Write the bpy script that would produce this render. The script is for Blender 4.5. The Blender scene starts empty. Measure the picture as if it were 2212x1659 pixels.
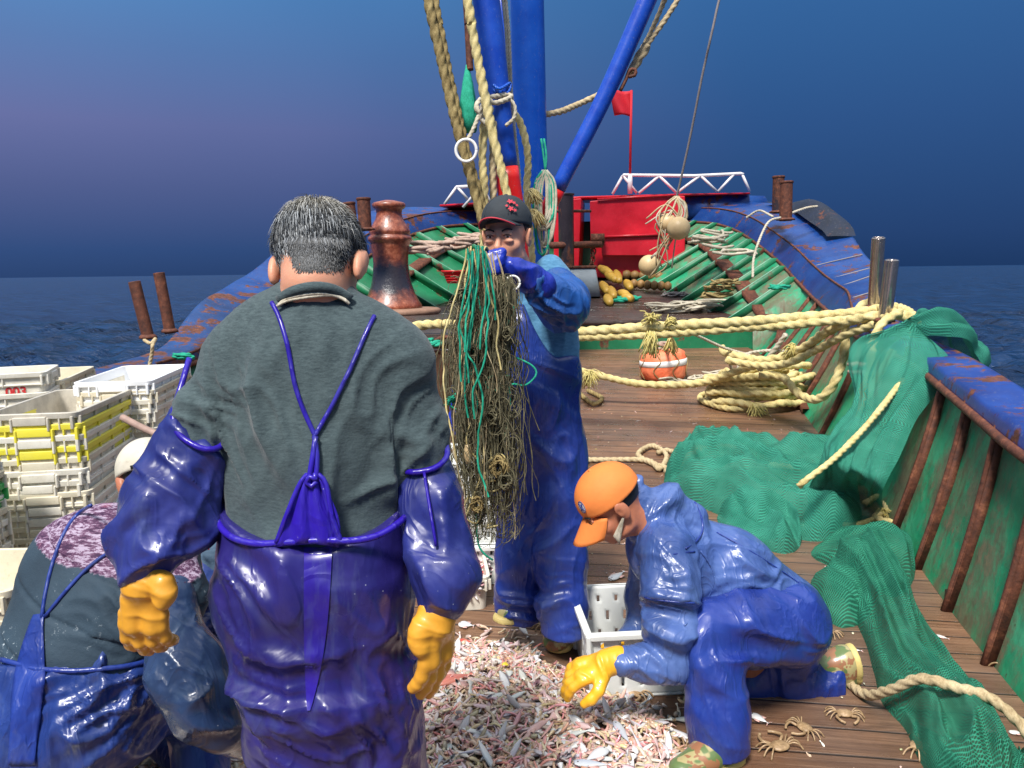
import bpy, math, random
import numpy as np
from mathutils import Vector, Matrix
rng = np.random.default_rng(7)
random.seed(7)
scene = bpy.context.scene
COL = scene.collection

def srgb(r, g, b):
    f = lambda v: (v/255/12.92) if v/255 <= .04045 else ((v/255+.055)/1.055)**2.4
    return (f(r), f(g), f(b), 1.0)

# ------------------------------------------------------------------ camera
FP = 1661.0
PITCH = math.radians(8.35)
CAM = Vector((0, 0, 1.5))
CM = Matrix.Rotation(math.pi/2-PITCH, 3, 'X') @ Matrix.Rotation(-0.0127, 3, 'Z')
cd = bpy.data.cameras.new('camera'); cam = bpy.data.objects.new('camera', cd); COL.objects.link(cam)
cam.matrix_world = Matrix.Translation(CAM) @ CM.to_4x4()
cd.sensor_width = 36; cd.lens = 36*FP/2212; cd.clip_start = .05; cd.clip_end = 20000
scene.camera = cam

# ------------------------------------------------------------------ sky (dusk below, whitened overhead as added fill light; ship floodlit from above)
world = bpy.data.worlds.new('World'); scene.world = world; world.use_nodes = True
nt = world.node_tree; nt.nodes.clear()
def wn(t, **k):
    n = nt.nodes.new(t)
    for a, b in k.items(): setattr(n, a, b)
    return n
tc = wn('ShaderNodeTexCoord'); sx = wn('ShaderNodeSeparateXYZ')
nt.links.new(tc.outputs['Generated'], sx.inputs[0])
def wramp(stops):
    r = wn('ShaderNodeValToRGB'); e = r.color_ramp.elements
    while len(e) > 1: e.remove(e[-1])
    e[0].position = stops[0][0]; e[0].color = srgb(*stops[0][1])
    for p, c in stops[1:]:
        q = e.new(p); q.color = srgb(*c)
    nt.links.new(sx.outputs['Z'], r.inputs[0]); return r
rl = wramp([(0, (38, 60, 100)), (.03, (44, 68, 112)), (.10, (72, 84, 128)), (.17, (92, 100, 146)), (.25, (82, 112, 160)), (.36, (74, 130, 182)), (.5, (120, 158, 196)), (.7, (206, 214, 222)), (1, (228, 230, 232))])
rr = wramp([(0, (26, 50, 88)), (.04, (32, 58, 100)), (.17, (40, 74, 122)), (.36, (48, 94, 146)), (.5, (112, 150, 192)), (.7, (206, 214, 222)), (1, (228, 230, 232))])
mr = wn('ShaderNodeMapRange'); mr.inputs[1].default_value = -.6; mr.inputs[2].default_value = .35; mr.interpolation_type = 'SMOOTHSTEP'
nzt = wn('ShaderNodeTexNoise'); nzt.inputs['Scale'].default_value = 2.2; nzt.inputs['Detail'].default_value = 2
nt.links.new(tc.outputs['Generated'], nzt.inputs['Vector'])
ad = wn('ShaderNodeMath', operation='MULTIPLY_ADD'); ad.inputs[1].default_value = .35; 
nt.links.new(nzt.outputs[0], ad.inputs[0]); 
ad2 = wn('ShaderNodeMath', operation='SUBTRACT'); ad2.inputs[1].default_value = .175
nt.links.new(sx.outputs['X'], ad2.inputs[0]); nt.links.new(ad2.outputs[0], ad.inputs[2])
nt.links.new(ad.outputs[0], mr.inputs[0])
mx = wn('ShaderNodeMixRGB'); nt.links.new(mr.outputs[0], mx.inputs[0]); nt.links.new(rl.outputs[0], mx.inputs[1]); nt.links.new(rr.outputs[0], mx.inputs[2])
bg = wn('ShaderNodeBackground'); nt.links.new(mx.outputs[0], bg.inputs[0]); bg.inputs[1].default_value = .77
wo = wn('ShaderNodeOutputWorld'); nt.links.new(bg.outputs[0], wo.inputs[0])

# ------------------------------------------------------------------ the working light (one lamp, high behind the camera)
sl = bpy.data.lights.new('deck_light', 'SUN'); sl.energy = 3.2; sl.angle = math.radians(12.0); sl.color = (1.0, .965, .91)
so = bpy.data.objects.new('deck_light', sl); COL.objects.link(so)
SUN_DIR = Vector((.26, .68, -1.0)).normalized()
so.rotation_euler = SUN_DIR.to_track_quat('-Z', 'Y').to_euler()
so.location = (-2, -4, 7)
vs = scene.view_settings; vs.view_transform = 'Standard'; vs.look = 'None'; vs.exposure = .78; vs.gamma = 1
scene.cycles.max_bounces = 6; scene.cycles.diffuse_bounces = 3; scene.cycles.glossy_bounces = 3
scene.cycles.use_denoising = True

# ------------------------------------------------------------------ pixel rays -> points in the place
def ray(px, py):
    return CM @ Vector(((px-1106)/FP, -(py-829.5)/FP, -1))
def P(px, py, y):
    r = ray(px, py); return CAM + r*(y/r.y)
def PZ(px, py, z):
    r = ray(px, py); return CAM + r*((z-1.5)/r.z)
def zdeck(y): return .02*max(y-3, 0)**1.8
RY = 9.3
def zfore(y): return .87+.16*(y-RY)
def solve(px, py, f, lo=.3, hi=14):
    for _ in range(50):
        m = (lo+hi)/2
        if P(px, py, m).z > f(m): lo = m
        else: hi = m
    return P(px, py, lo)
def PD(px, py): return solve(px, py, zdeck)
def PF(px, py): return solve(px, py, zfore, 7, 16)

# ------------------------------------------------------------------ mesh plumbing
def A(v): return np.array([tuple(q) for q in v], dtype=np.float64)
def bmesh_data(name, V, F):
    """V (n,3) array, F list of arrays (each (m,k)) or list of tuples"""
    me = bpy.data.meshes.new(name)
    V = np.asarray(V, dtype=np.float32)
    if isinstance(F, np.ndarray): F = [F]
    if len(F) and not isinstance(F[0], np.ndarray):
        by = {}
        for f in F: by.setdefault(len(f), []).append(f)
        F = [np.array(v) for v in by.values()]
    me.vertices.add(len(V)); me.vertices.foreach_set('co', V.ravel())
    tot = sum(f.size for f in F); n = sum(len(f) for f in F)
    me.loops.add(tot); me.polygons.add(n)
    me.loops.foreach_set('vertex_index', np.concatenate([f.ravel() for f in F]).astype(np.int32))
    ls = []; o = 0
    for f in F:
        ls.append(o+np.arange(len(f))*f.shape[1]); o += f.size
    me.polygons.foreach_set('loop_start', np.concatenate(ls).astype(np.int32))
    me.update(calc_edges=True); me.validate()
    return me
def wloc(p):
    v = Vector((0, 0, 0))
    while p is not None: v += p.location; p = p.parent
    return v
def link(name, V, F, mat, parent=None, smooth=True, col=None, loc=None):
    V = np.asarray(V, dtype=np.float64)
    if parent is not None: off = np.array(wloc(parent)); l = Vector((0, 0, 0))
    else:
        l = Vector(loc) if loc is not None else Vector(((V[:, 0].min()+V[:, 0].max())/2, (V[:, 1].min()+V[:, 1].max())/2, V[:, 2].min()))
        off = np.array(l)
    me = bmesh_data(name, V-off, F)
    if smooth: me.polygons.foreach_set('use_smooth', np.ones(len(me.polygons), dtype=bool))
    if col is not None:
        a = me.color_attributes.new('Col', 'FLOAT_COLOR', 'POINT')
        c = np.ones((len(V), 4), dtype=np.float32); c[:, :col.shape[1]] = col
        a.data.foreach_set('color', c.ravel())
    o = bpy.data.objects.new(name, me); COL.objects.link(o); o.location = l
    if parent is not None: o.parent = parent
    for m in (mat if isinstance(mat, (list, tuple)) else [mat]):
        if m: me.materials.append(m)
    return o
def tag(o, label=None, cat=None, group=None, kind=None):
    if label: o['label'] = label
    if cat: o['category'] = cat
    if group: o['group'] = group
    if kind: o['kind'] = kind
    return o
def thing(name, label, cat, loc=(0, 0, 0), group=None):
    o = bpy.data.objects.new(name, None); COL.objects.link(o); o.location = Vector(loc); o.empty_display_size = .1
    return tag(o, label, cat, group)
def copy_tree(o, parent=None):
    c = o.copy(); COL.objects.link(c)
    if parent is not None: c.parent = parent
    for ch in [x for x in list(COL.objects) if x.parent == o]: copy_tree(ch, c)
    return c

class MB:
    def __init__(s): s.V = []; s.F = []; s.n = 0
    def add(s, V, F):
        V = np.asarray(V, dtype=float); s.V.append(V)
        s.F += [tuple(int(i)+s.n for i in f) for f in F]; s.n += len(V); return s
    def box(s, c, size, R=None, taper=1.0):
        x, y, z = [q/2 for q in size]
        v = np.array([(sx*x*(taper if sz < 0 else 1), sy*y*(taper if sz < 0 else 1), sz*z) for sz in (-1, 1) for sy in (-1, 1) for sx in (-1, 1)])
        if R is not None: v = v @ np.array(R).T
        v = v+np.array(c)
        return s.add(v, [(0, 2, 3, 1), (4, 5, 7, 6), (0, 1, 5, 4), (2, 6, 7, 3), (0, 4, 6, 2), (1, 3, 7, 5)])
    def beam(s, a, b, w, h, up=(0, 0, 1)):
        a = np.array(a, float); b = np.array(b, float); d = b-a; L = np.linalg.norm(d); d /= L
        u = np.array(up, float); x = np.cross(u, d); x /= np.linalg.norm(x); u = np.cross(d, x)
        R = np.stack([x, d, u], 1)
        return s.box((a+b)/2, (w, L, h), R)
    def tube(s, pts, r, seg=10, caps=True, closed=False):
        V, F = tube_mesh(pts, r, seg, caps=caps, closed=closed); return s.add(V, F)
    def lathe(s, c, prof, seg=32, R=None):
        V = []; F = []
        for (r, z) in prof:
            for i in range(seg):
                a = 2*math.pi*i/seg; V.append((r*math.cos(a), r*math.sin(a), z))
        n = len(prof)
        for j in range(n-1):
            for i in range(seg):
                k = (i+1) % seg; F.append((j*seg+i, j*seg+k, (j+1)*seg+k, (j+1)*seg+i))
        V = np.array(V)
        if R is not None: V = V @ np.array(R).T
        F.append(tuple(range(seg-1, -1, -1))); F.append(tuple((n-1)*seg+i for i in range(seg)))
        return s.add(V+np.array(c), F)
    def grid(s, G, flip=False):
        G = np.asarray(G, float); n, m = G.shape[:2]
        F = [(i*m+j, i*m+j+1, (i+1)*m+j+1, (i+1)*m+j) for i in range(n-1) for j in range(m-1)]
        if flip: F = [f[::-1] for f in F]
        return s.add(G.reshape(-1, 3), F)
    def build(s, name, mat, parent=None, smooth=False, **k):
        o = link(name, np.concatenate(s.V), s.F, mat, parent, smooth, **k)
        return o
def soften(o, w=.004, seg=2, ang=35):
    m = o.modifiers.new('bevel', 'BEVEL'); m.width = w; m.segments = seg; m.limit_method = 'ANGLE'; m.angle_limit = math.radians(ang)
    o.data.polygons.foreach_set('use_smooth', np.ones(len(o.data.polygons), dtype=bool))
    w = o.modifiers.new('wn', 'WEIGHTED_NORMAL'); w.keep_sharp = True
    return o

def spline(pts, step=.02, closed=False):
    """Catmull-Rom resampled evenly"""
    p = A(pts) if not isinstance(pts, np.ndarray) else pts
    n = len(p)
    if closed: q = np.concatenate([p[-1:], p, p[:2]])
    else: q = np.concatenate([2*p[:1]-p[1:2], p, 2*p[-1:]-p[-2:-1]])
    out = []
    for i in range(len(q)-3):
        a, b, c, d = q[i:i+4]
        t = np.linspace(0, 1, 24, endpoint=False)[:, None]
        out.append(.5*((2*b)+(-a+c)*t+(2*a-5*b+4*c-d)*t*t+(-a+3*b-3*c+d)*t**3))
    out = np.concatenate(out+[q[-2:-1]])
    s = np.concatenate([[0], np.cumsum(np.linalg.norm(np.diff(out, axis=0), axis=1))])
    m = max(int(s[-1]/step), 3)
    u = np.linspace(0, s[-1], m+1)
    return np.stack([np.interp(u, s, out[:, k]) for k in range(3)], 1)
def frames(p):
    t = np.gradient(p, axis=0); t /= np.linalg.norm(t, axis=1)[:, None]+1e-12
    up = np.array((0, 0, 1.)) if abs(t[0][2]) < .9 else np.array((0, 1., 0))
    n = np.cross(t[0], np.cross(up, t[0])); n /= np.linalg.norm(n)
    N = [n]
    for i in range(1, len(p)):
        n = N[-1]-t[i]*np.dot(N[-1], t[i]); n /= np.linalg.norm(n)+1e-12; N.append(n)
    N = np.array(N); return t, N, np.cross(t, N)
def tube_mesh(pts, r, seg=10, caps=True, closed=False, twist=0, lobes=3, depth=.26):
    p = A(pts) if not isinstance(pts, np.ndarray) else pts
    t, N, B = frames(p); n = len(p)
    r = np.broadcast_to(np.asarray(r, float), (n,))
    th = np.arange(seg)*2*np.pi/seg
    rr = r[:, None]*np.ones((n, seg))
    if twist:
        s = np.concatenate([[0], np.cumsum(np.linalg.norm(np.diff(p, axis=0), axis=1))])
        rr = rr*(1-depth+depth*1.5*np.abs(np.cos(lobes/2*(th[None, :]-s[:, None]*2*np.pi/twist-1.6*vnoise(p*6, 3)[:, None]))))*(.9+.22*vnoise(p*14, 7))[:, None]
    V = p[:, None, :]+rr[..., None]*(np.cos(th)[None, :, None]*N[:, None, :]+np.sin(th)[None, :, None]*B[:, None, :])
    V = V.reshape(-1, 3)
    i = np.arange(n-1)[:, None]*seg; j = np.arange(seg)[None, :]; k = (j+1) % seg
    F = np.stack([i+j, i+k, i+seg+k, i+seg+j], -1).reshape(-1, 4)
    F = [tuple(f) for f in F.tolist()]
    if caps:
        F.append(tuple(range(seg-1, -1, -1))); F.append(tuple((n-1)*seg+q for q in range(seg)))
    return V, F
def rope(name, pts, r, mat, label=None, cat='rope', group=None, parent=None, step=None, jig=0, lay=True, kind=None, closed=False, seg=14):
    step = step or max(r*.5, .006)
    p = spline(pts, step, closed)
    p = p+r*.35*(fbm3(p*(1.1/max(r*12, .12)), 5)-.5)
    if jig: p = p+jig*(fbm3(p*6, 3)[:, :]-.5)
    V, F = tube_mesh(p, r, seg, twist=(r*8 if lay else 0))
    o = link(name, V, F, mat, parent)
    return tag(o, label, cat if parent is None else None, group, kind)

# ------------------------------------------------------------------ noise
def _h(ix, iy, iz, seed):
    n = (ix.astype(np.int64)*374761393+iy.astype(np.int64)*668265263+iz.astype(np.int64)*2147483647+seed*1274126177) & 0xffffffff
    n = ((n ^ (n >> 13))*1274126177) & 0xffffffff
    n = ((n ^ (n >> 16))*2246822519) & 0xffffffff
    return ((n ^ (n >> 15)) & 0xffffff)/float(0xffffff)
def vnoise(p, seed=0):
    p = np.asarray(p, float); i = np.floor(p); f = p-i; f = f*f*(3-2*f); i = i.astype(np.int64)
    x, y, z = i[..., 0], i[..., 1], i[..., 2]; r = 0
    for dx in (0, 1):
        for dy in (0, 1):
            for dz in (0, 1):
                w = (f[..., 0] if dx else 1-f[..., 0])*(f[..., 1] if dy else 1-f[..., 1])*(f[..., 2] if dz else 1-f[..., 2])
                r = r+w*_h(x+dx, y+dy, z+dz, seed)
    return r
def fbm(p, seed=0, o=3):
    r = 0; a = .5; t = 0
    for k in range(o): r = r+a*vnoise(p*2**k, seed+k*17); t += a; a *= .5
    return r/t
def fbm3(p, seed=0): return np.stack([fbm(p, seed), fbm(p+31.7, seed+5), fbm(p-17.3, seed+9)], -1)
# ------------------------------------------------------------------ sculpting by distance field
def axis(lo, hi, h, fine=None):
    """even grid, or with a finer stretch fine=(a,b,hf)"""
    if not fine: return np.arange(lo, hi+h, h)
    a, b, hf = fine; out = []
    x = lo
    while x < hi+h:
        out.append(x); d = 0 if a <= x <= b else min(abs(x-a), abs(x-b))
        x += min(h, hf+d*.25)
    return np.array(out)
def smin(a, b, k):
    h = np.clip(.5+.5*(b-a)/k, 0, 1); return b*(1-h)+a*h-k*h*(1-h)
def unit(v):
    v = np.array(v, float); return v/np.linalg.norm(v)
class Field:
    def __init__(s, lo, hi, h=.008, fx=None, fy=None, fz=None):
        s.x = axis(lo[0], hi[0], h, fx).astype(np.float32); s.y = axis(lo[1], hi[1], h, fy).astype(np.float32); s.z = axis(lo[2], hi[2], h, fz).astype(np.float32)
        s.F = np.full((len(s.x), len(s.y), len(s.z)), .5, np.float32)
    def sub(s, lo, hi, m):
        S = []; G = []
        for ax, a, b in zip((s.x, s.y, s.z), lo, hi):
            i = max(np.searchsorted(ax, a-m), 0); j = min(np.searchsorted(ax, b+m)+1, len(ax)); S.append(slice(i, max(j, i)))
            G.append(ax[i:j])
        return tuple(S), (G[0][:, None, None], G[1][None, :, None], G[2][None, None, :])
    def put(s, lo, hi, fn, k, op='u'):
        S, (X, Y, Z) = s.sub(lo, hi, max(k, .01)+.03)
        f = s.F[S]
        if f.size == 0: return s
        d = fn(X, Y, Z).astype(np.float32)
        if op == 'u': s.F[S] = smin(f, d, k)
        else: s.F[S] = -smin(-f, d, k)
        return s
    def cap(s, a, b, ra, rb=None, k=.03, flat=None, op='u'):
        """tapered capsule; flat=(normal, factor>1) squashes the section along normal"""
        rb = ra if rb is None else rb
        a = np.array(a, float); b = np.array(b, float); d = b-a; L = max(float(d@d), 1e-9)
        if flat is not None: n = unit(flat[0]); q = flat[1]-1
        def fn(X, Y, Z):
            x, y, z = X-a[0], Y-a[1], Z-a[2]
            t = np.clip((x*d[0]+y*d[1]+z*d[2])/L, 0, 1)
            x = x-t*d[0]; y = y-t*d[1]; z = z-t*d[2]
            r = ra+(rb-ra)*t
            if flat is not None:
                m = (x*n[0]+y*n[1]+z*n[2])*q
                x = x+m*n[0]; y = y+m*n[1]; z = z+m*n[2]
                return (np.sqrt(x*x+y*y+z*z)-r)*.8
            return np.sqrt(x*x+y*y+z*z)-r
        R = max(ra, rb)
        return s.put(np.minimum(a, b)-R, np.maximum(a, b)+R, fn, k, op)
    def chain(s, pts, rs, k=.02, flat=None):
        for i in range(len(pts)-1): s.cap(pts[i], pts[i+1], rs[i], rs[i+1], k, flat)
        return s
    def ell(s, c, r, R=None, k=.03, op='u'):
        c = np.array(c, float); r = np.array(r, float); R = np.eye(3) if R is None else np.array(R)
        def fn(X, Y, Z):
            x, y, z = X-c[0], Y-c[1], Z-c[2]
            q = [R[0, i]*x+R[1, i]*y+R[2, i]*z for i in range(3)]
            k0 = np.sqrt(sum((q[i]/r[i])**2 for i in range(3)))
            k1 = np.sqrt(sum((q[i]/r[i]**2)**2 for i in range(3)))+1e-6
            return k0*(k0-1)/k1
        m = r.max()
        return s.put(c-m, c+m, fn, k, op)
    def rbox(s, c, half, rad, R=None, k=.01, op='u'):
        c = np.array(c, float); half = np.array(half, float)-rad; R = np.eye(3) if R is None else np.array(R)
        def fn(X, Y, Z):
            x, y, z = X-c[0], Y-c[1], Z-c[2]
            q = [np.abs(R[0, i]*x+R[1, i]*y+R[2, i]*z)-half[i] for i in range(3)]
            o = np.sqrt(sum(np.maximum(v, 0)**2 for v in q)); return o+np.minimum(np.maximum(np.maximum(q[0], q[1]), q[2]), 0)-rad
        m = np.linalg.norm(half)+rad
        return s.put(c-m, c+m, fn, k, op)
    def cut(s, c, n, k=.006):
        """keep the side n points away from"""
        c = np.array(c, float); n = unit(n)
        X, Y, Z = s.x[:, None, None], s.y[None, :, None], s.z[None, None, :]
        d = (X-c[0])*n[0]+(Y-c[1])*n[1]+(Z-c[2])*n[2]
        s.F = (-smin(-s.F, -d, k)).astype(np.float32); return s
    def cutfn(s, fn, k=.006):
        X, Y, Z = s.x[:, None, None], s.y[None, :, None], s.z[None, None, :]
        s.F = (-smin(-s.F, -fn(X, Y, Z), k)).astype(np.float32); return s
    def mesh(s):
        F = s.F; F[0] = F[-1] = .5; F[:, 0] = F[:, -1] = .5; F[:, :, 0] = F[:, :, -1] = .5
        S = F < 0
        c = S[:-1, :-1, :-1].astype(np.int8)
        for dx, dy, dz in [(1, 0, 0), (0, 1, 0), (0, 0, 1), (1, 1, 0), (1, 0, 1), (0, 1, 1), (1, 1, 1)]:
            c = c+S[dx:F.shape[0]-1+dx, dy:F.shape[1]-1+dy, dz:F.shape[2]-1+dz]
        act = (c > 0) & (c < 8)
        I = np.argwhere(act); idx = np.full(act.shape, -1, np.int64); idx[act] = np.arange(len(I))
        acc = np.zeros((len(I), 3)); cnt = np.zeros(len(I))
        ax = (s.x.astype(float), s.y.astype(float), s.z.astype(float))
        corners = [(0, 0, 0), (1, 0, 0), (0, 1, 0), (1, 1, 0), (0, 0, 1), (1, 0, 1), (0, 1, 1), (1, 1, 1)]
        fv = [F[I[:, 0]+a, I[:, 1]+b, I[:, 2]+d].astype(float) for a, b, d in corners]
        pv = [np.stack([ax[0][I[:, 0]+a], ax[1][I[:, 1]+b], ax[2][I[:, 2]+d]], 1) for a, b, d in corners]
        for i, j in [(0, 1), (2, 3), (4, 5), (6, 7), (0, 2), (1, 3), (4, 6), (5, 7), (0, 4), (1, 5), (2, 6), (3, 7)]:
            m = (fv[i] < 0) != (fv[j] < 0)
            t = np.where(m, fv[i]/np.where(m, fv[i]-fv[j], 1), 0)
            acc += np.where(m[:, None], pv[i]+(pv[j]-pv[i])*t[:, None], 0); cnt += m
        V = acc/cnt[:, None]
        Q = []
        for a in range(3):
            sl0 = [slice(1, -1)]*3; sl1 = [slice(1, -1)]*3; sl0[a] = slice(0, -1); sl1[a] = slice(1, None)
            A0 = S[tuple(sl0)]; A1 = S[tuple(sl1)]
            E = np.argwhere(A0 != A1); flip = A0[A0 != A1]
            o = np.array([1, 1, 1]); o[a] = 0; E = E+o
            b, d = (a+1) % 3, (a+2) % 3
            e1 = np.zeros(3, int); e1[b] = 1; e2 = np.zeros(3, int); e2[d] = 1
            g = lambda K: idx[K[:, 0], K[:, 1], K[:, 2]]
            q = np.stack([g(E-e1-e2), g(E-e2), g(E), g(E-e1)], 1)
            q[~flip] = q[~flip][:, ::-1]
            Q.append(q)
        Q = np.concatenate(Q); Q = Q[(Q >= 0).all(1)]
        return V, Q
def normals(V, Q):
    a = V[Q[:, 2]]-V[Q[:, 0]]; b = V[Q[:, 3]]-V[Q[:, 1]]; n = np.cross(a, b); N = np.zeros_like(V)
    for k in range(4): np.add.at(N, Q[:, k], n)
    return N/(np.linalg.norm(N, axis=1)[:, None]+1e-12)
def relax(V, Q, it=2, w=.5):
    e = np.concatenate([Q[:, [0, 1]], Q[:, [1, 2]], Q[:, [2, 3]], Q[:, [3, 0]]])
    for _ in range(it):
        S = np.zeros_like(V); C = np.zeros(len(V))
        for i, j in ((0, 1), (1, 0)):
            for k in range(3): S[:, k] += np.bincount(e[:, i], V[e[:, j], k], len(V))
            C += np.bincount(e[:, i], minlength=len(V))
        V = V*(1-w)+w*S/np.maximum(C, 1)[:, None]
    return V
def fold(V, N, specs, seed=0):
    """folds of uneven length: (centre, radius, direction across them, spacing, height)"""
    D = np.zeros(len(V))
    for n, (c, R, d, wl, am) in enumerate(specs):
        c = np.array(tuple(c)); d = unit(d); q = V-c
        g = np.exp(-np.sum(q*q, 1)/R**2)**.8
        m = g > .02
        if not m.any(): continue
        e = unit(np.cross(d, (0.1, 1, .1))); h = np.cross(d, e); qm = q[m]
        wrp = (vnoise(qm/(wl*3.2)+n*7.7, seed+n)-.5)*2.0
        u = np.stack([qm@d/wl*.8+wrp, qm@e/(wl*4.5), qm@h/(wl*3)], 1)+n*5.3
        a = 1-np.abs(2*vnoise(u, seed+n+9)-1); b = 1-np.abs(2*vnoise(u*np.array((1.9, 1.5, 1.5))+3, seed+n+19)-1)
        D[m] += am*3.2*g[m]*(a**3.2+.4*b**2.8-.38)
    return V+N*D[:, None]
def crumple(V, N, amp, sc, seed=1, stretch=(1, 1, 1)):
    p = V*sc*np.array(stretch); n = fbm(p, seed, 2); r = 1-2*np.abs(vnoise(p*1.1+9, seed+3)*2-1)
    return V+N*(amp*((n-.5)*1.4+.5*(r-.4)))[:, None]
def sculpt(f, name, mat, parent, folds=None, cr=None, rel=1, seed=0, colfn=None, **k):
    V, Q = f.mesh(); V = relax(V, Q, rel) if rel else V
    N = normals(V, Q)
    if cr: V = crumple(V, N, *cr[:2], seed=seed, stretch=cr[2] if len(cr) > 2 else (1, 1, 1)); N = normals(V, Q)
    if folds: V = fold(V, N, folds, seed)
    return link(name, V, Q, mat, parent, True, col=(colfn(V) if colfn else None), **k)
def bounds(pts, m):
    p = A(pts); return p.min(0)-m, p.max(0)+m
def basis(fwd, up):
    f = unit(fwd); x = unit(np.cross(f, np.array(up, float))); u = np.cross(x, f)
    return np.stack([x, f, u], 1)      # columns: right, forward, up

from mathutils.bvhtree import BVHTree
def bvh_of(objs):
    V = []; F = []
    for o in objs:
        w = wloc(o); n = len(V)
        V += [tuple(v.co+w) for v in o.data.vertices]; F += [tuple(i+n for i in p.vertices) for p in o.data.polygons]
    return BVHTree.FromPolygons(V, F)
def on(bv, px, py, lift=.003, y=2.0):
    """point of a surface met by the line of sight through px,py"""
    r = ray(px, py).normalized(); h = bv.ray_cast(CAM, r)
    p = h[0] if h[0] is not None else P(px, py, y)
    return p+(h[1] if h[1] is not None and h[1].dot(r) < 0 else -r)*lift
def draped(parent, bv, px, r, mat, name, y=2.0, n=4, lift=None):
    q = spline(np.array([(a, b, 0) for a, b in px], float), 9)
    pts = np.array([tuple(on(bv, a, b, r*.6 if lift is None else lift, y)) for a, b, _ in q])
    for _ in range(7): pts[1:-1] = (pts[:-2]+2*pts[1:-1]+pts[2:])/4
    return rimtube(parent, pts, r, mat, name)
def patch(parent, bv, fn, nu, nv, mat, name, lift=.004, thick=.003, y=2.0):
    G = [[tuple(on(bv, *fn(u, v), lift, y)) for u in np.linspace(0, 1, nu)] for v in np.linspace(0, 1, nv)]
    o = MB().grid(G, True).build(name, mat, parent, smooth=True)
    if thick: q = o.modifiers.new('t', 'SOLIDIFY'); q.thickness = thick; q.offset = 1
    return o
# ------------------------------------------------------------------ materials
class M:
    def __init__(s, name, rough=.5, spec=.5, metal=0, coat=0, coatr=.05):
        s.m = bpy.data.materials.new(name); s.m.use_nodes = True; s.t = s.m.node_tree; s.b = s.t.nodes['Principled BSDF']
        s.b.inputs['Roughness'].default_value = rough; s.b.inputs['Metallic'].default_value = metal
        s.b.inputs['Specular IOR Level'].default_value = spec
        s.b.inputs['Coat Weight'].default_value = coat; s.b.inputs['Coat Roughness'].default_value = coatr
        s.tc = s.t.nodes.new('ShaderNodeTexCoord'); s.hh = None
    def n(s, t, **k):
        q = s.t.nodes.new(t)
        for a, b in k.items(): setattr(q, a, b)
        return q
    def l(s, a, b): s.t.links.new(a, b)
    def vec(s, scale=(1, 1, 1), rot=(0, 0, 0), src='Object'):
        m = s.n('ShaderNodeMapping'); m.inputs['Scale'].default_value = scale; m.inputs['Rotation'].default_value = rot
        s.l(s.tc.outputs[src], m.inputs[0]); return m.outputs[0]
    def noise(s, sc, det=4, rough=.55, vec=None, dist=0):
        q = s.n('ShaderNodeTexNoise'); q.inputs['Scale'].default_value = sc; q.inputs['Detail'].default_value = det
        q.inputs['Roughness'].default_value = rough; q.inputs['Distortion'].default_value = dist
        s.l(vec if vec is not None else s.tc.outputs['Object'], q.inputs['Vector']); return q.outputs[0]
    def vor(s, sc, vec=None, feat='F1'):
        q = s.n('ShaderNodeTexVoronoi', feature=feat); q.inputs['Scale'].default_value = sc
        s.l(vec if vec is not None else s.tc.outputs['Object'], q.inputs['Vector']); return q.outputs[0]
    def ramp(s, v, stops, interp='LINEAR'):
        r = s.n('ShaderNodeValToRGB'); r.color_ramp.interpolation = interp; e = r.color_ramp.elements
        while len(e) > 1: e.remove(e[-1])
        f = lambda c: c if isinstance(c, tuple) else (c, c, c, 1)
        e[0].position = stops[0][0]; e[0].color = f(stops[0][1])
        for p, c in stops[1:]: e.new(p).color = f(c)
        s.l(v, r.inputs[0]); return r.outputs[0]
    def mix(s, f, a, b, mode='MIX'):
        q = s.n('ShaderNodeMixRGB', blend_type=mode)
        for v, i in ((f, 0), (a, 1), (b, 2)):
            if isinstance(v, (int, float)): q.inputs[i].default_value = v if i == 0 else (v, v, v, 1)
            elif isinstance(v, tuple): q.inputs[i].default_value = v
            else: s.l(v, q.inputs[i])
        return q.outputs[0]
    def math(s, op, a, b=0, c=0):
        q = s.n('ShaderNodeMath', operation=op)
        for v, i in ((a, 0), (b, 1), (c, 2)):
            if isinstance(v, (int, float)): q.inputs[i].default_value = v
            else: s.l(v, q.inputs[i])
        return q.outputs[0]
    def attr(s, name='Col'):
        q = s.n('ShaderNodeAttribute'); q.attribute_name = name; return q.outputs['Color']
    def color(s, v):
        if isinstance(v, tuple): s.b.inputs['Base Color'].default_value = v
        else: s.l(v, s.b.inputs['Base Color'])
        return s
    def rough(s, v): s.l(v, s.b.inputs['Roughness']); return s
    def bump(s, v, dist=.01, st=1.0):
        q = s.n('ShaderNodeBump'); q.inputs['Strength'].default_value = st; q.inputs['Distance'].default_value = dist
        s.l(v, q.inputs['Height'])
        if s.hh is not None: s.l(s.hh, q.inputs['Normal'])
        s.hh = q.outputs[0]; s.l(s.hh, s.b.inputs['Normal']); 
        return s

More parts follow.
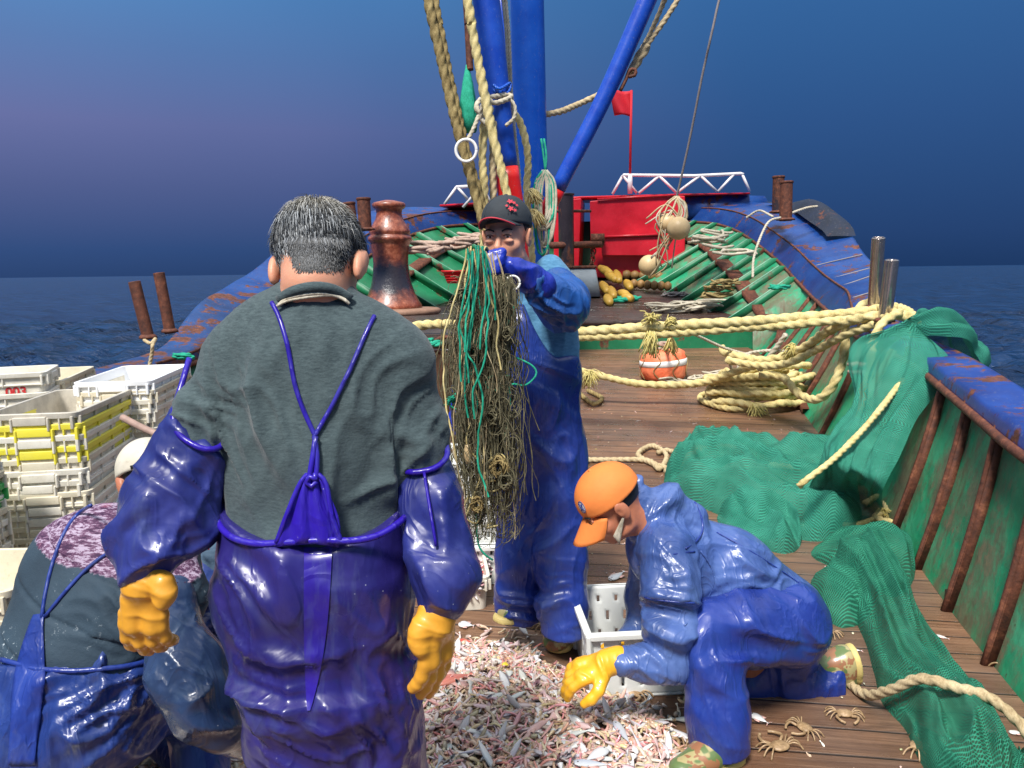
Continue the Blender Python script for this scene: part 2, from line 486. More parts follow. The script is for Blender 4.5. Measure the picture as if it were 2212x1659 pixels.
def oilskin(name, c1, c2, rough=.24, bsc=9, grime=None, bump=.012, wet=.2):
    rough = rough*1.3; m = M(name, rough, .45, coat=wet, coatr=.14)
    c1 = tuple(x*.5 for x in c1[:3])+(1,); c2 = tuple(x*.5 for x in c2[:3])+(1,)
    n = m.noise(4, 4); col = m.ramp(n, [(.3, c1), (.7, c2)])
    g = m.noise(17, 5, .7); k = m.ramp(g, [(.55, 0.0), (.75, 1.0)])
    col = m.mix(m.math('MULTIPLY', k, .18 if grime is None else grime), col, (c2[0]*1.6+.04, c2[1]*1.6+.05, c2[2]*1.2+.05, 1))
    col = m.mix(m.ramp(m.noise(2.6, 5, .7, None, .6), [(.47, 0.0), (.6, .5)]), col, tuple(x*.42 for x in c1[:3])+(1,))
    col = m.mix(m.ramp(m.noise(3.4, 6, .75, m.vec((1, 1, .4), (.4, 1, 0)), .8), [(.55, 0.0), (.66, .28)]), col, (.10, .13, .22, 1))
    sp = m.ramp(m.vor(38), [(.0, 1.0), (.06, 0.0)], 'LINEAR')      # drops and scales stuck on the skin
    gate = m.ramp(m.noise(6, 2), [(.5, 0.0), (.6, 1.0)])
    col = m.mix(m.math('MULTIPLY', m.math('MULTIPLY', sp, gate), .8), col, (.7, .72, .75, 1))
    m.color(col); m.rough(m.ramp(m.noise(7, 4), [(.3, rough*.7), (.75, rough*1.7)]))
    v = m.vec((1, 1, .7))
    m.bump(m.noise(bsc, 3, .5, v, dist=1.4), bump, .32); m.bump(m.ramp(m.noise(bsc*.8, 2, .5, m.vec((1, 1, .45), (.3, .2, .5)), dist=2.5), [(.42, 0.0), (.5, 1.0), (.58, 0.0)]), bump*.35, .35)
    return m.m
def rusted(name, paint, rust=.5, paint2=None, rough=.45, sc=3.5, streak=True, rustc=None):
    m = M(name, rough, .5)
    v = m.vec((1, 1, .25)) if streak else None
    a = m.noise(sc, 7, .68, v); b = m.noise(sc*5, 5, .7)
    f = m.math('ADD', a, m.math('MULTIPLY', m.math('SUBTRACT', b, .5), .35))
    k = m.ramp(f, [(rust, 0.0), (rust+.06, 1.0)])
    rc = m.ramp(m.noise(22, 5, .7), [(.3, srgb(58, 32, 24)), (.55, srgb(104, 58, 40)), (.75, srgb(150, 92, 64))]) if rustc is None else rustc
    p = m.ramp(m.noise(sc*1.2, 5, .6), [(.3, paint), (.7, paint2 or tuple(min(x*1.35, 1) for x in paint[:3])+(1,))])
    p = m.mix(m.ramp(m.noise(45, 4, .7), [(.6, 0.0), (.72, .35)]), p, (.35, .33, .3, 1))
    m.color(m.mix(k, p, rc)); m.rough(m.mix(k, rough, .75))
    m.bump(m.mix(k, .5, m.noise(60, 5, .7)), .006, .6); m.bump(m.noise(9, 4), .006, .35)
    return m.m
def ropemat(name, c1, c2, c3):
    m = M(name, .8, .25)
    n = m.noise(14, 6, .7); f = m.noise(180, 2, .6, m.vec((1, 1, .3)))
    c = m.ramp(n, [(.28, c3), (.45, c1), (.7, c2)])
    m.color(m.mix(.35, c, m.ramp(f, [(.3, c3), (.7, c2)]))); m.bump(f, .003, .7)
    return m.m
def plain(name, c, rough=.5, var=.25, sc=12, bump=.002, metal=0, coat=0, spec=.5):
    m = M(name, rough, spec, metal, coat)
    d = tuple(x*(1-var) for x in c[:3])+(1,); u = tuple(min(x*(1+var), 1) for x in c[:3])+(1,)
    m.color(m.ramp(m.noise(sc, 5, .65), [(.3, d), (.7, u)])); m.bump(m.noise(sc*5, 3), bump, .5); return m.m
def plastic(name, c, dirt=.5, dc=None):
    m = M(name, .38, .5)
    oi = m.n('ShaderNodeObjectInfo')
    v = m.n('ShaderNodeVectorMath', operation='ADD'); m.l(m.tc.outputs['Object'], v.inputs[0])
    q = m.n('ShaderNodeVectorMath', operation='SCALE'); m.l(oi.outputs['Location'], q.inputs[0]); q.inputs['Scale'].default_value = 3.7; m.l(q.outputs[0], v.inputs[1])
    a = m.noise(7, 6, .7, v.outputs[0]); b = m.noise(50, 5, .75, v.outputs[0])
    k = m.ramp(a, [(dirt-.08, 0.0), (dirt+.22, .75)]); s2 = m.ramp(b, [(.58, 0.0), (.7, .6)])
    dc = dc or srgb(150, 132, 100)
    col = m.mix(k, c, m.mix(.5, c, dc)); col = m.mix(m.math('MULTIPLY', s2, m.math('ADD', k, .15)), col, srgb(96, 84, 66))
    m.color(col); m.bump(b, .0015, .5); m.b.inputs['Subsurface Weight'].default_value = 0
    m.rough(m.ramp(a, [(.3, .3), (.7, .6)]))
    return m.m
def woven(name, c1, c2, sc=420, bump=.0012, big=None):
    m = M(name, .9, .15)
    n = m.noise(sc*.12, 4, .8, m.vec((1, 1, 4))); c = m.ramp(n, [(.3, c1), (.7, c2)])
    n2 = m.noise(5, 4); c = m.mix(m.ramp(n2, [(.4, 0.0), (.8, .4)]), c, c2)
    m.color(c); m.bump(m.noise(sc*.4, 3, .7), bump, .8)
    m.b.inputs['Sheen Weight'].default_value = .15
    return m.m
def netmat(name, c1, c2, cell=.0155):
    m = M(name, .75, .25)
    s = m.n('ShaderNodeSeparateXYZ'); uv = m.n('ShaderNodeUVMap'); 
    dn = m.n('ShaderNodeVectorMath', operation='MULTIPLY_ADD'); nn = m.n('ShaderNodeTexNoise'); nn.inputs['Scale'].default_value = 5
    m.l(uv.outputs[0], nn.inputs['Vector']); m.l(nn.outputs['Color'], dn.inputs[0]); dn.inputs[1].default_value = (.018, .018, .018); m.l(uv.outputs[0], dn.inputs[2]); m.l(dn.outputs[0], s.inputs[0])
    k = math.pi/cell
    a = m.math('SINE', m.math('MULTIPLY', m.math('ADD', s.outputs[0], m.math('MULTIPLY', s.outputs[1], .6)), k))
    b = m.math('SINE', m.math('MULTIPLY', m.math('ADD', s.outputs[0], m.math('MULTIPLY', s.outputs[1], -.6)), k))
    hole = m.ramp(m.math('ABSOLUTE', m.math('MULTIPLY', a, b)), [(.2, 0.0), (.6, 1.0)])
    c = m.ramp(m.noise(7, 5, .7), [(.3, c1), (.7, c2)])
    c = m.mix(m.ramp(m.noise(60, 3, .8), [(.68, 0.0), (.74, .5)]), c, (.4, .55, .5, 1))
    m.color(m.mix(m.math('MULTIPLY', hole, .5), c, tuple(x*.25 for x in c1[:3])+(1,)))
    m.bump(m.math('SUBTRACT', 1, hole),   .003, .7)
    al = m.math('SUBTRACT', 1, m.math('MULTIPLY', m.ramp(m.math('ABSOLUTE', m.math('MULTIPLY', a, b)), [(.5, 0.0), (.58, 1.0)]), .6)); m.l(al, m.b.inputs['Alpha']); return m.m

K = {}
K['oil_purple'] = oilskin('oilskin_violet', srgb(54, 44, 142), srgb(72, 66, 162), .22, 6, .10)
K['oil_band'] = oilskin('oilskin_violet_band', srgb(62, 38, 190), srgb(74, 52, 206), .25, 7, .05)
K['oil_bright'] = oilskin('oilskin_violet_bright', srgb(62, 30, 214), srgb(72, 50, 226), .25, 8, .05)
K['oil_sleeve'] = oilskin('oilskin_sleeve', srgb(54, 62, 160), srgb(72, 84, 180), .3, 8, .2)
K['oil_blue'] = oilskin('oilskin_blue', srgb(42, 68, 176), srgb(64, 96, 204), .26, 9, .15)
K['oil_jacket'] = oilskin('oilskin_jacket_blue', srgb(84, 118, 206), srgb(120, 152, 226), .22, 9, .25)
K['oil_navy'] = oilskin('oilskin_navy', srgb(48, 70, 116), srgb(74, 98, 140), .2, 9, .25)
K['oil_royal'] = oilskin('oilskin_royal', srgb(44, 68, 150), srgb(62, 92, 180), .2, 9, .2)
K['oil_arm'] = oilskin('oilskin_arm_blue', srgb(40, 104, 204), srgb(60, 128, 226), .3, 9, .2)
K['denim'] = woven('faded_blue_cloth', srgb(62, 108, 142), srgb(98, 150, 184), 300)
K['tee'] = woven('grey_knit', srgb(50, 62, 66), srgb(84, 98, 100), 520, .0015)
K['quilt'] = woven('slate_cloth', srgb(52, 70, 82), srgb(72, 90, 102), 400, .0008)
K['slate'] = woven('slate_blue_cloth', srgb(56, 78, 100), srgb(84, 104, 124), 400, .0008)
K['yellow'] = plain('rubber_yellow', srgb(226, 160, 50), .42, .14, 9, .0015, coat=.25)
K['yellow2'] = plain('rubber_yellow_bright', srgb(240, 176, 40), .42, .12, 9, .0015, coat=.25)
K['gloveblue'] = oilskin('rubber_glove_blue', srgb(28, 52, 206), srgb(40, 72, 228), .3, 16, .05, .006)
K['rope_y'] = ropemat('rope_yellow', srgb(212, 192, 128), srgb(238, 222, 166), srgb(140, 116, 66))
K['rope_b'] = ropemat('rope_beige', srgb(184, 162, 124), srgb(216, 198, 160), srgb(112, 90, 62))
K['rope_d'] = ropemat('rope_worn', srgb(132, 112, 70), srgb(188, 168, 116), srgb(70, 56, 34))
K['rope_w'] = ropemat('rope_white', srgb(190, 180, 158), srgb(218, 210, 192), srgb(128, 114, 90))
K['rope_p'] = ropemat('rope_pinkish', srgb(176, 148, 130), srgb(210, 188, 172), srgb(110, 84, 72))
K['fray'] = ropemat('frayed_yellow', srgb(206, 190, 112), srgb(226, 214, 150), srgb(160, 138, 76))
K['teal'] = ropemat('twine_teal', srgb(30, 150, 118), srgb(60, 190, 156), srgb(16, 100, 78))
K['brown'] = ropemat('twine_brown', srgb(86, 82, 62), srgb(150, 142, 112), srgb(42, 40, 30))
K['wire'] = plain('wire_grey', srgb(140, 132, 130), .5, .2, 40)
K['net'] = netmat('net_green', srgb(30, 112, 88), srgb(54, 140, 112), .0125)
K['net2'] = netmat('net_teal', srgb(36, 124, 102), srgb(68, 158, 134), .011)
K['mast'] = rusted('paint_mast_blue', srgb(16, 76, 180), .74, srgb(32, 96, 200), .3, 3)
K['boom'] = rusted('paint_boom_blue', srgb(18, 60, 166), .72, srgb(36, 84, 190), .32, 4)
K['redp'] = rusted('paint_red_mast', srgb(208, 22, 18), .72, srgb(226, 34, 22), .35)
K['redbox'] = rusted('paint_red_box', srgb(184, 18, 34), .66, srgb(222, 40, 56), .35, 2.5)
K['green'] = rusted('paint_green', srgb(14, 98, 62), .59, srgb(34, 128, 86), .5, 2.6)
K['green_n'] = rusted('paint_green_worn', srgb(26, 138, 94), .60, srgb(84, 152, 112), .5, 2.0, rustc=srgb(120, 112, 88))
K['gblue'] = rusted('paint_gunwale_blue', srgb(8, 46, 112), .56, srgb(20, 70, 140), .42, 3, False)
K['gblue_n'] = rusted('paint_gunwale_violet', srgb(28, 44, 112), .52, srgb(34, 70, 150), .4, 3.2, False)
K['gdark'] = rusted('paint_dark_blue', srgb(12, 32, 70), .6, srgb(24, 54, 104), .5, 3)
K['rust'] = rusted('rusty_iron', srgb(70, 40, 32), .3, srgb(92, 56, 44), .5, 4)
K['rustdark'] = rusted('rusty_iron_dark', srgb(44, 36, 40), .52, srgb(60, 52, 56), .3, 4)
K['rib_highlight'] = rusted('rib_highlight_green', srgb(60, 140, 104), .62, srgb(130, 176, 150), .4, 6)
K['whitep'] = rusted('paint_white', srgb(214, 208, 210), .7, srgb(232, 228, 226), .4, 8)
K['steel'] = plain('stainless_steel', srgb(186, 176, 170), .2, .2, 20, .001, metal=.9)
K['skin'] = plain('skin', srgb(214, 152, 122), .5, .08, 14, .0012)
K['skin2'] = plain('skin_tanned', srgb(178, 112, 84), .48, .12, 14, .0012)
for q in ('skin', 'skin2'):
    b_ = K[q].node_tree.nodes['Principled BSDF']; b_.inputs['Subsurface Weight'].default_value = .12; b_.inputs['Subsurface Radius'].default_value = (.012, .005, .003)
K['black'] = plain('black_stuff', srgb(18, 18, 20), .6, .3, 20)
K['white'] = plain('white_stuff', srgb(232, 230, 226), .5, .06, 20)
K['caporange'] = plain('cap_orange', srgb(232, 132, 62), .75, .1, 9, .002)
K['capdark'] = plain('cap_charcoal', srgb(44, 50, 56), .8, .12, 30, .002)
K['capwhite'] = plastic('cap_dirty_white', srgb(214, 208, 192), .42)
K['redcloth'] = plain('red_cloth', srgb(196, 22, 40), .7, .1, 9, .002)
K['crw'] = plastic('crate_white', srgb(232, 226, 212), .50)
K['crw2'] = plastic('crate_clean_white', srgb(240, 240, 240), .75)
K['crc'] = plastic('crate_cream', srgb(224, 214, 190), .48)
K['cry'] = plastic('crate_yellow', srgb(236, 222, 70), .6, srgb(200, 190, 120))
K['crg'] = plastic('crate_green', srgb(60, 180, 90), .6)
K['crd'] = plastic('crate_dirty', srgb(214, 206, 190), .38, srgb(90, 80, 66))
K['basket'] = plastic('basket_white', srgb(226, 228, 224), .62, srgb(170, 160, 140))

K['curl'] = rusted('paint_scorched', srgb(10, 18, 34), .6, srgb(16, 30, 56), .6, 4)

m = M('paint_green_weathered', .5, .45)
v_ = m.vec((1, 1, .3)); a_ = m.noise(1.7, 6, .7, v_, .4); b_ = m.noise(6, 6, .75); c_ = m.noise(26, 5, .75, m.vec((1, 1, .5)))
base_ = m.ramp(m.noise(2.6, 4), [(.3, srgb(24, 112, 78)), (.5, srgb(34, 148, 104)), (.7, srgb(70, 164, 122))])
fade_ = m.ramp(b_, [(.3, srgb(128, 124, 96)), (.55, srgb(104, 96, 76)), (.75, srgb(146, 106, 84))])
k_ = m.ramp(m.math('ADD', a_, m.math('MULTIPLY', m.math('SUBTRACT', b_, .5), .5)), [(.46, 0.0), (.58, .85)])
col_ = m.mix(k_, base_, fade_)
st_ = m.ramp(m.noise(9, 5, .7, m.vec((1, 1, .07))), [(.58, 0.0), (.7, .6)]); col_ = m.mix(st_, col_, srgb(96, 62, 44))
col_ = m.mix(m.ramp(c_, [(.64, 0.0), (.7, .9)]), col_, srgb(70, 44, 34))
m.color(col_); m.rough(m.ramp(b_, [(.3, .35), (.7, .7)])); m.bump(c_, .005, .6); m.bump(m.noise(3, 3), .05, .5); K['green_n'] = m.m

K['gworn'] = rusted('paint_worn_blue', srgb(14, 42, 88), .5, srgb(28, 70, 130), .5, 3)
# ------------------------------------------------------------------ sea
def build_sea():
    m = M('sea_water', .25, .2)
    m.color(m.ramp(m.noise(.5, 4), [(.3, srgb(6, 28, 56)), (.7, srgb(18, 52, 92))]))
    v = m.vec((.55, 1.5, 1))
    m.bump(m.noise(.13, 5, .6, v, .3), 3.5, .8); m.bump(m.noise(.9, 6, .62, v, .4), .5, .9); m.bump(m.noise(4.5, 4, .6, v), .08, .7)
    # radial sheet, fine near the boat and out to the horizon
    R = np.concatenate([np.linspace(3, 60, 150), np.geomspace(61, 9000, 110)]); T = np.linspace(0, 2*np.pi, 420)
    X = R[:, None]*np.sin(T)[None]; Y = R[:, None]*np.cos(T)[None]
    p = np.stack([X*.35, Y*.8, 0*X], -1)
    am = np.clip(1.1-R/1500, .0, 1)[:, None]
    Z = -1.9+am*(.8*(fbm(p, 3, 4)-.5)+.4*(1-np.abs(fbm(p*2.3, 8, 3)*2-1)*2))
    o = link('sea', np.stack([X, Y, Z], -1).reshape(-1, 3), MBgridF(len(R), len(T)), m.m, loc=(0, 0, -1.9))
    tag(o, kind='structure')
def MBgridF(n, m):
    i = np.arange(n-1)[:, None]*m; j = np.arange(m-1)[None]
    return np.stack([i+j, i+j+1, i+m+j+1, i+m+j], -1).reshape(-1, 4)
build_sea()

# ------------------------------------------------------------------ hull lines (right side read off, left side mirrored about the keel line)
AX = math.radians(8.7)
def keel(y): return -.08+math.tan(AX)*(y-5)
st = [(2140, 1438, 2232, 992), (2057, 1321, 2147, 918), (1990, 1230, 2083, 866), (1936, 1153, 2030, 822), (1894, 1077, 1979, 780), (1776, 946, 1862, 728)]
rows = []
for bx, by, tx, ty in st:
    b = PD(bx, by); t = P(tx, ty, b.y); rows.append((b.y, b.x, b.z, t.x, t.z))
b = PD(1672, 800); t = P(1775, 655, b.y); rows.append((b.y, b.x, b.z, t.x, t.z))
b = PD(1640, 752); t = P(1740, 622, b.y); rows.append((b.y, b.x, b.z, t.x, t.z))
for bx, by, tx, ty in [(1600, 690, 1712, 592), (1538, 664, 1690, 566), (1502, 649, 1655, 537), (1463, 636, 1627, 516), (1394, 612, 1590, 492), (1345, 600, 1545, 478)]:
    b = PF(bx, by); t = P(tx, ty, b.y); rows.append((b.y, b.x, b.z, t.x, t.z))
rows.sort()
rows = [(-1.5, rows[0][1]-.17*4.3, 0, rows[0][3]-.17*4.3, rows[0][4]-.1)]+rows
HT = np.array(rows)
print('hull', np.round(HT, 2).tolist())
YB = 13.6
def hb(y): # bottom (x,z)
    if y <= HT[-1, 0]: x = np.interp(y, HT[:, 0], HT[:, 1])
    else:
        u = (y-HT[-1, 0])/(YB-HT[-1, 0]); x = HT[-1, 1]+(keel(YB)+.25-HT[-1, 1])*u**1.6
    return x
def ht(y):
    if y <= HT[-1, 0]: return np.interp(y, HT[:, 0], HT[:, 3]), np.interp(y, HT[:, 0], HT[:, 4])
    u = (y-HT[-1, 0])/(YB-HT[-1, 0])
    return HT[-1, 3]+(keel(YB)+.9-HT[-1, 3])*u**2, HT[-1, 4]+(.12)*u
def zb(y): return zdeck(y) if y < RY-.1 else zfore(y)
def sm(f, y, w=.5):
    return sum(np.array(f(y+d)) for d in (-w, -w/2, 0, w/2, w))/5
def Bot(y, s=1):
    x = float(sm(hb, y, .35)); 
    if s < 0: x = 2*keel(y)-x
    return Vector((x, y, zb(y)))
def Top(y, s=1):
    q = sm(ht, y, .35); x = float(q[0])
    if s < 0:
        k = min(max((y-6.8)/3, 0), 1); x = 2*keel(y)-x; q = (0, q[1]-.15*(1-k))
    return Vector((x, y, float(q[1])))
def outn(y, s):
    a = Top(y-.25, s); b = Top(y+.25, s); d = (b-a); n = Vector((d.y, -d.x, 0)).normalized()*(1 if s > 0 else -1)
    return n
def capsec(y, s=1):
    """I, ridge R, outer O of the gunwale"""
    I = Top(y, s); n = outn(y, s); k = min(max((y-6.2)/1.6, 0), 1); k = k*k*(3-2*k)
    R = I+n*(.02+.12*k)+Vector((0, 0, .05+.15*k))
    w = .22+.14*min(max((y-5)/2, 0), 1)+.42*min(max((y-7.8)/2.5, 0), 1)
    O = R+n*w+Vector((0, 0, .02+.10*k))
    return I, R, O, n
YS = np.concatenate([np.arange(-1.5, RY-.1, .12), np.arange(RY-.1, 13.35, .1)])

# ------------------------------------------------------------------ deck: worn planks laid athwart
def plankmat(name, cols, gap=.145, wet=.3, dark=.5, rough=.5):
    m = M(name, rough, .5)
    v = m.vec((1, 1, 1), (0, 0, AX)); s = m.n('ShaderNodeSeparateXYZ'); m.l(v, s.inputs[0])
    u = m.math('DIVIDE', s.outputs[1], gap); fl = m.math('FLOOR', u); fr = m.math('FRACT', u)
    wn_ = m.n('ShaderNodeTexWhiteNoise', noise_dimensions='1D'); m.l(fl, wn_.inputs['W'])
    mp = m.n('ShaderNodeCombineXYZ'); m.l(m.math('MULTIPLY', s.outputs[0], .8), mp.inputs[0]); m.l(m.math('MULTIPLY', s.outputs[1], 22), mp.inputs[1]); m.l(m.math('MULTIPLY', fl, 3.1), mp.inputs[2])
    g = m.noise(2.2, 6, .7, mp.outputs[0], .3)
    big = m.noise(1.1, 5, .65)
    c = m.ramp(g, [(.25, cols[0]), (.5, cols[1]), (.78, cols[2])])
    c = m.mix(m.math('MULTIPLY', wn_.outputs[0], .45), c, cols[0])
    c = m.mix(m.ramp(big, [(.42, 0.0), (.68, dark)]), c, tuple(x*.4 for x in cols[0][:3])+(1,))
    edge = m.ramp(m.math('ABSOLUTE', m.math('SUBTRACT', fr, .5)), [(.455, 0.0), (.485, 1.0)])
    c = m.mix(m.math('MULTIPLY', edge, .85), c, srgb(26, 18, 14))
    c = m.mix(m.ramp(m.noise(.9, 4, .6), [(.45, 0.0), (.7, .55)]), c, srgb(104, 92, 84))
    c = m.mix(m.ramp(m.noise(5, 6, .75, m.vec((.25, 1.6, 1), (0, 0, AX))), [(.6, 0.0), (.7, .7)]), c, srgb(44, 32, 26))
    flk = m.math('MULTIPLY', m.ramp(m.noise(95, 4, .8), [(.69, 0.0), (.72, 1.0)]), m.ramp(m.noise(3.2, 3), [(.5, 0.0), (.62, .9)]))
    c = m.mix(flk, c, srgb(206, 196, 190))
    m.color(c); m.rough(m.ramp(m.noise(2.1, 5, .7), [(.38, wet), (.60, .58)]))
    m.bump(m.math('SUBTRACT', g, m.math('MULTIPLY', edge, 1.5)), .008, .8); m.bump(m.noise(40, 4, .7), .002, .6)
    return m.m
K['deck'] = plankmat('deck_planks', (srgb(80, 54, 40), srgb(134, 98, 72), srgb(176, 138, 108)), wet=.10)
K['fore'] = plankmat('foredeck_planks', (srgb(34, 22, 20), srgb(66, 44, 38), srgb(112, 84, 74)), .19, .15, .7, .45)
def sheet(name, mat, y0, y1, zf, dy=.1, nx=24):
    ys = np.arange(y0, y1+1e-6, dy); G = []
    for y in ys:
        a = Bot(y, -1).x; b = Bot(y, 1).x; yy = y
        G.append([(x, y, zf(y)+.0012*math.sin(x*7+y*3)) for x in np.linspace(a, b, nx)])
    mb = MB().grid(np.array(G)); return tag(mb.build(name, mat, smooth=True, loc=(0, 0, 0)), kind='structure')
sheet('deck', K['deck'], -1.5, RY, zdeck)
sheet('foredeck', K['fore'], RY, 13.5, zfore)

boat = thing('boat_hull', 'green and blue steel fishing boat hull with rusty ribs and high curved bow bulwark', 'boat', (0, 5, -1.5))
# riser below the foredeck, with rust streaks
mb = MB(); a = Bot(RY, -1); b = Bot(RY, 1)
G = [[(x, RY-.012, z) for x in np.linspace(a.x, b.x+.2, 30)] for z in (zdeck(RY)-.02, zdeck(RY)+.1, zfore(RY)-.03)]
mb.grid(G, True); o = mb.build('step_riser', K['green'], boat)
mb = MB(); mb.beam((a.x, RY-.03, zfore(RY)), (b.x+.1, RY-.03, zfore(RY)), .09, .05); mb.build('step_edge', K['fore'], boat)
# plating, gunwale
for s in (1, -1):
    G = []
    for y in YS:
        B = Bot(y, s); I, R, O, n = capsec(y, s); T = I+n*.06
        G.append([tuple(B.lerp(T, t)+n*(.012*math.sin(math.pi*t))) for t in (0, .25, .5, .75, 1.0)])
    MB().grid(G, s > 0).build('bulwark_plating', K['green_n'] if s > 0 else K['green'], boat, smooth=True)
    # gunwale in two lengths of paint: near (violet blue) and bow
    yc = 6.1 if s > 0 else 8.0
    for nm, ya, yb, mt in (('gunwale', -1.5, yc, 'gblue_n' if s > 0 else 'gworn'), ('gunwale', yc, 13.35, 'gblue')):
        G = []; 
        for y in [q for q in YS if ya-.12 <= q <= yb]:
            I, R, O, n = capsec(y, s); d = Vector((0, 0, 1))
            k = .008*math.sin(y*9)+.005*math.sin(y*23)
            sec = [I-d*.03+n*.03, I-d*.03, I+n*.004, R-d*.02-n*.01, R+d*(.006+k), O.lerp(R, .5)+d*k*1.5, O-n*.03+d*k, O+n*0, O-d*.09, O-d*.09-n*.05]
            G.append([tuple(q) for q in sec])
        MB().grid(G, s < 0).build(nm, K[mt], boat, smooth=False)
    # rusty bead along the inner lip
    rp = [capsec(y, s)[0]-Vector((0, 0, .03)) for y in YS[::2]]
    V, F = tube_mesh(spline(rp, .06), .022, 8); link('gunwale_bead', V, F, K['rust'], boat)
    rp = [capsec(y, s)[1]+Vector((0, 0, .004)) for y in YS[::2] if y > 5.5]
    V, F = tube_mesh(spline(rp, .06), .012, 6); link('gunwale_seam', V, F, K['rust'], boat)
    # outer shell
    G = []
    for y in YS:
        I, R, O, n = capsec(y, s); q = O-Vector((0, 0, .09))-n*.05
        G.append([tuple(q), tuple(Bot(y, s)+n*.22-Vector((0, 0, .3))), tuple(Vector((keel(y)+(Bot(y, s).x-keel(y))*.8, y, -2.6)))])
    MB().grid(G, s > 0).build('outer_shell', K['gdark'], boat, smooth=True)
# bow closing plates
for nm, mt, zz in (('bow_plate', 'green', None),):
    y = 13.35; a1 = Bot(y, -1); b1 = Bot(y, 1); a2 = Top(y, -1); b2 = Top(y, 1)
    G = [[tuple(a1.lerp(b1, t)) for t in np.linspace(0, 1, 9)], [tuple(a2.lerp(b2, t)+Vector((0, .25*math.sin(math.pi*t), 0))) for t in np.linspace(0, 1, 9)]]
    MB().grid(G).build(nm, K[mt], boat)
# ribs
ribm = [K['green'], K['rust']]
def rib(y, s, deep, mt, bead=None):
    B = Bot(y, s); I, R, O, n = capsec(y, s); T = I+n*.03; w = .012
    ax = Vector((n.y, -n.x, 0)).normalized()
    inn = -n
    mb = MB(); V = []
    for t in (0, .5, 1):
        c = B.lerp(T, t)+n*(.012*math.sin(math.pi*t)+.02)
        dp = deep*(1.15-.35*t)
        for q in (c-ax*w, c+ax*w, c+inn*dp+ax*w, c+inn*dp-ax*w): V.append(tuple(q))
    F = []
    for j in (0, 4):
        for i in range(4): F.append((j+i, j+(i+1) % 4, j+4+(i+1) % 4, j+4+i))
    F += [(3, 2, 1, 0), (8, 9, 10, 11)]
    mb.add(V, F); o = mb.build('rib', mt, boat)
    # face bar of the rib; bow ones carry a painted-in pale green highlight
    p = [B.lerp(T, t)+n*(.012*math.sin(math.pi*t)+.02)+inn*(deep*(1.15-.35*t)) for t in (0, .25, .5, .75, 1)]
    V, F = tube_mesh(spline(p, .1), bead or .010, 6); link('rib_edge', V, F, K['rust'] if bead else K['rib_highlight'], o)
ys = []
for q in st[:6]: ys.append(PD(q[0], q[1]).y)
yn = [1.6, 2.2]+ys+[4.95, 5.5, 6.85, 7.2, 7.6, 8.05, 8.5, 8.9]
yn.append((ys[4]+ys[5])/2)
for y in sorted(yn): rib(y, 1, .045, K['rust'], .0135)
for y in (9.45, 9.85, 10.2, 10.6, 11.05, 11.5, 11.95, 12.4, 12.85): rib(y, 1, .16, K['green'])
for y in np.arange(2.0, 9, .5): rib(y, -1, .09, K['rust'], .014)
for y in (9.3, 9.75, 10.25, 10.75, 11.3, 11.85, 12.4, 12.9): rib(y, -1, .2, K['green'])
# stringer along the bow ribs
for s in (1, -1):
    G = []
    for y in [q for q in YS if q > (6.6 if s > 0 else 8)]:
        I, R, O, n = capsec(y, s); dd = (Bot(min(y, RY-.5) if y < RY else y, s)-I).normalized(); c = I+dd*float(np.interp(y, [6.6, 8.6, 9.6, 13], [.80, .62, .52, .42])); wd = float(np.interp(y, [6.6, 9, 10], [.05, .06, .14]))
        G.append([tuple(c+n*.08), tuple(c-n*wd), tuple(c-n*wd-Vector((0, 0, .05)))])
    MB().grid(G, s < 0).build('stringer', K['rust'], boat)
# doubler plate curling off the right of the bow gunwale
G = []
for i, y in enumerate(np.linspace(9.9, 12.2, 16)):
    I, R, O, n = capsec(y, 1); t = i/15; h = .26*math.sin(math.pi*min(t*1.15, 1))**.8*(1-.2*t)
    base = O-n*(.34-.1*t)+Vector((0, 0, .03))
    G.append([tuple(base+n*(.36*u)+Vector((0, 0, h*math.sin(u*1.5)-.42*h*max(u-.6, 0)*2.5))) for u in np.linspace(0, 1, 9)])
MB().grid(G, True).build('curled_plate', K['curl'], boat, smooth=True)
# weld lines on the near blue top
for y in (6.9, 7.25, 8.0, 8.6, 9.2):
    I, R, O, n = capsec(y, 1); V, F = tube_mesh(spline([R+n*.02+Vector((0, 0, .012)), R.lerp(O, .5)+Vector((0, 0, .016)), O-n*.04+Vector((0, 0, .012))], .03), .006, 6); link('weld_seam', V, F, K['wire'], boat)
# small step bracket at the foot of the right bulwark
B = PD(2100, 1330)
mb = MB(); q = PD(2105, 1350)+Vector((.1, .05, 0))
mb.box((q.x, q.y, q.z+.035), (.2, .36, .05)); mb.box((q.x+.06, q.y+.12, q.z+.1), (.12, .14, .1)); mb.build('wooden_step', K['fore'], boat)

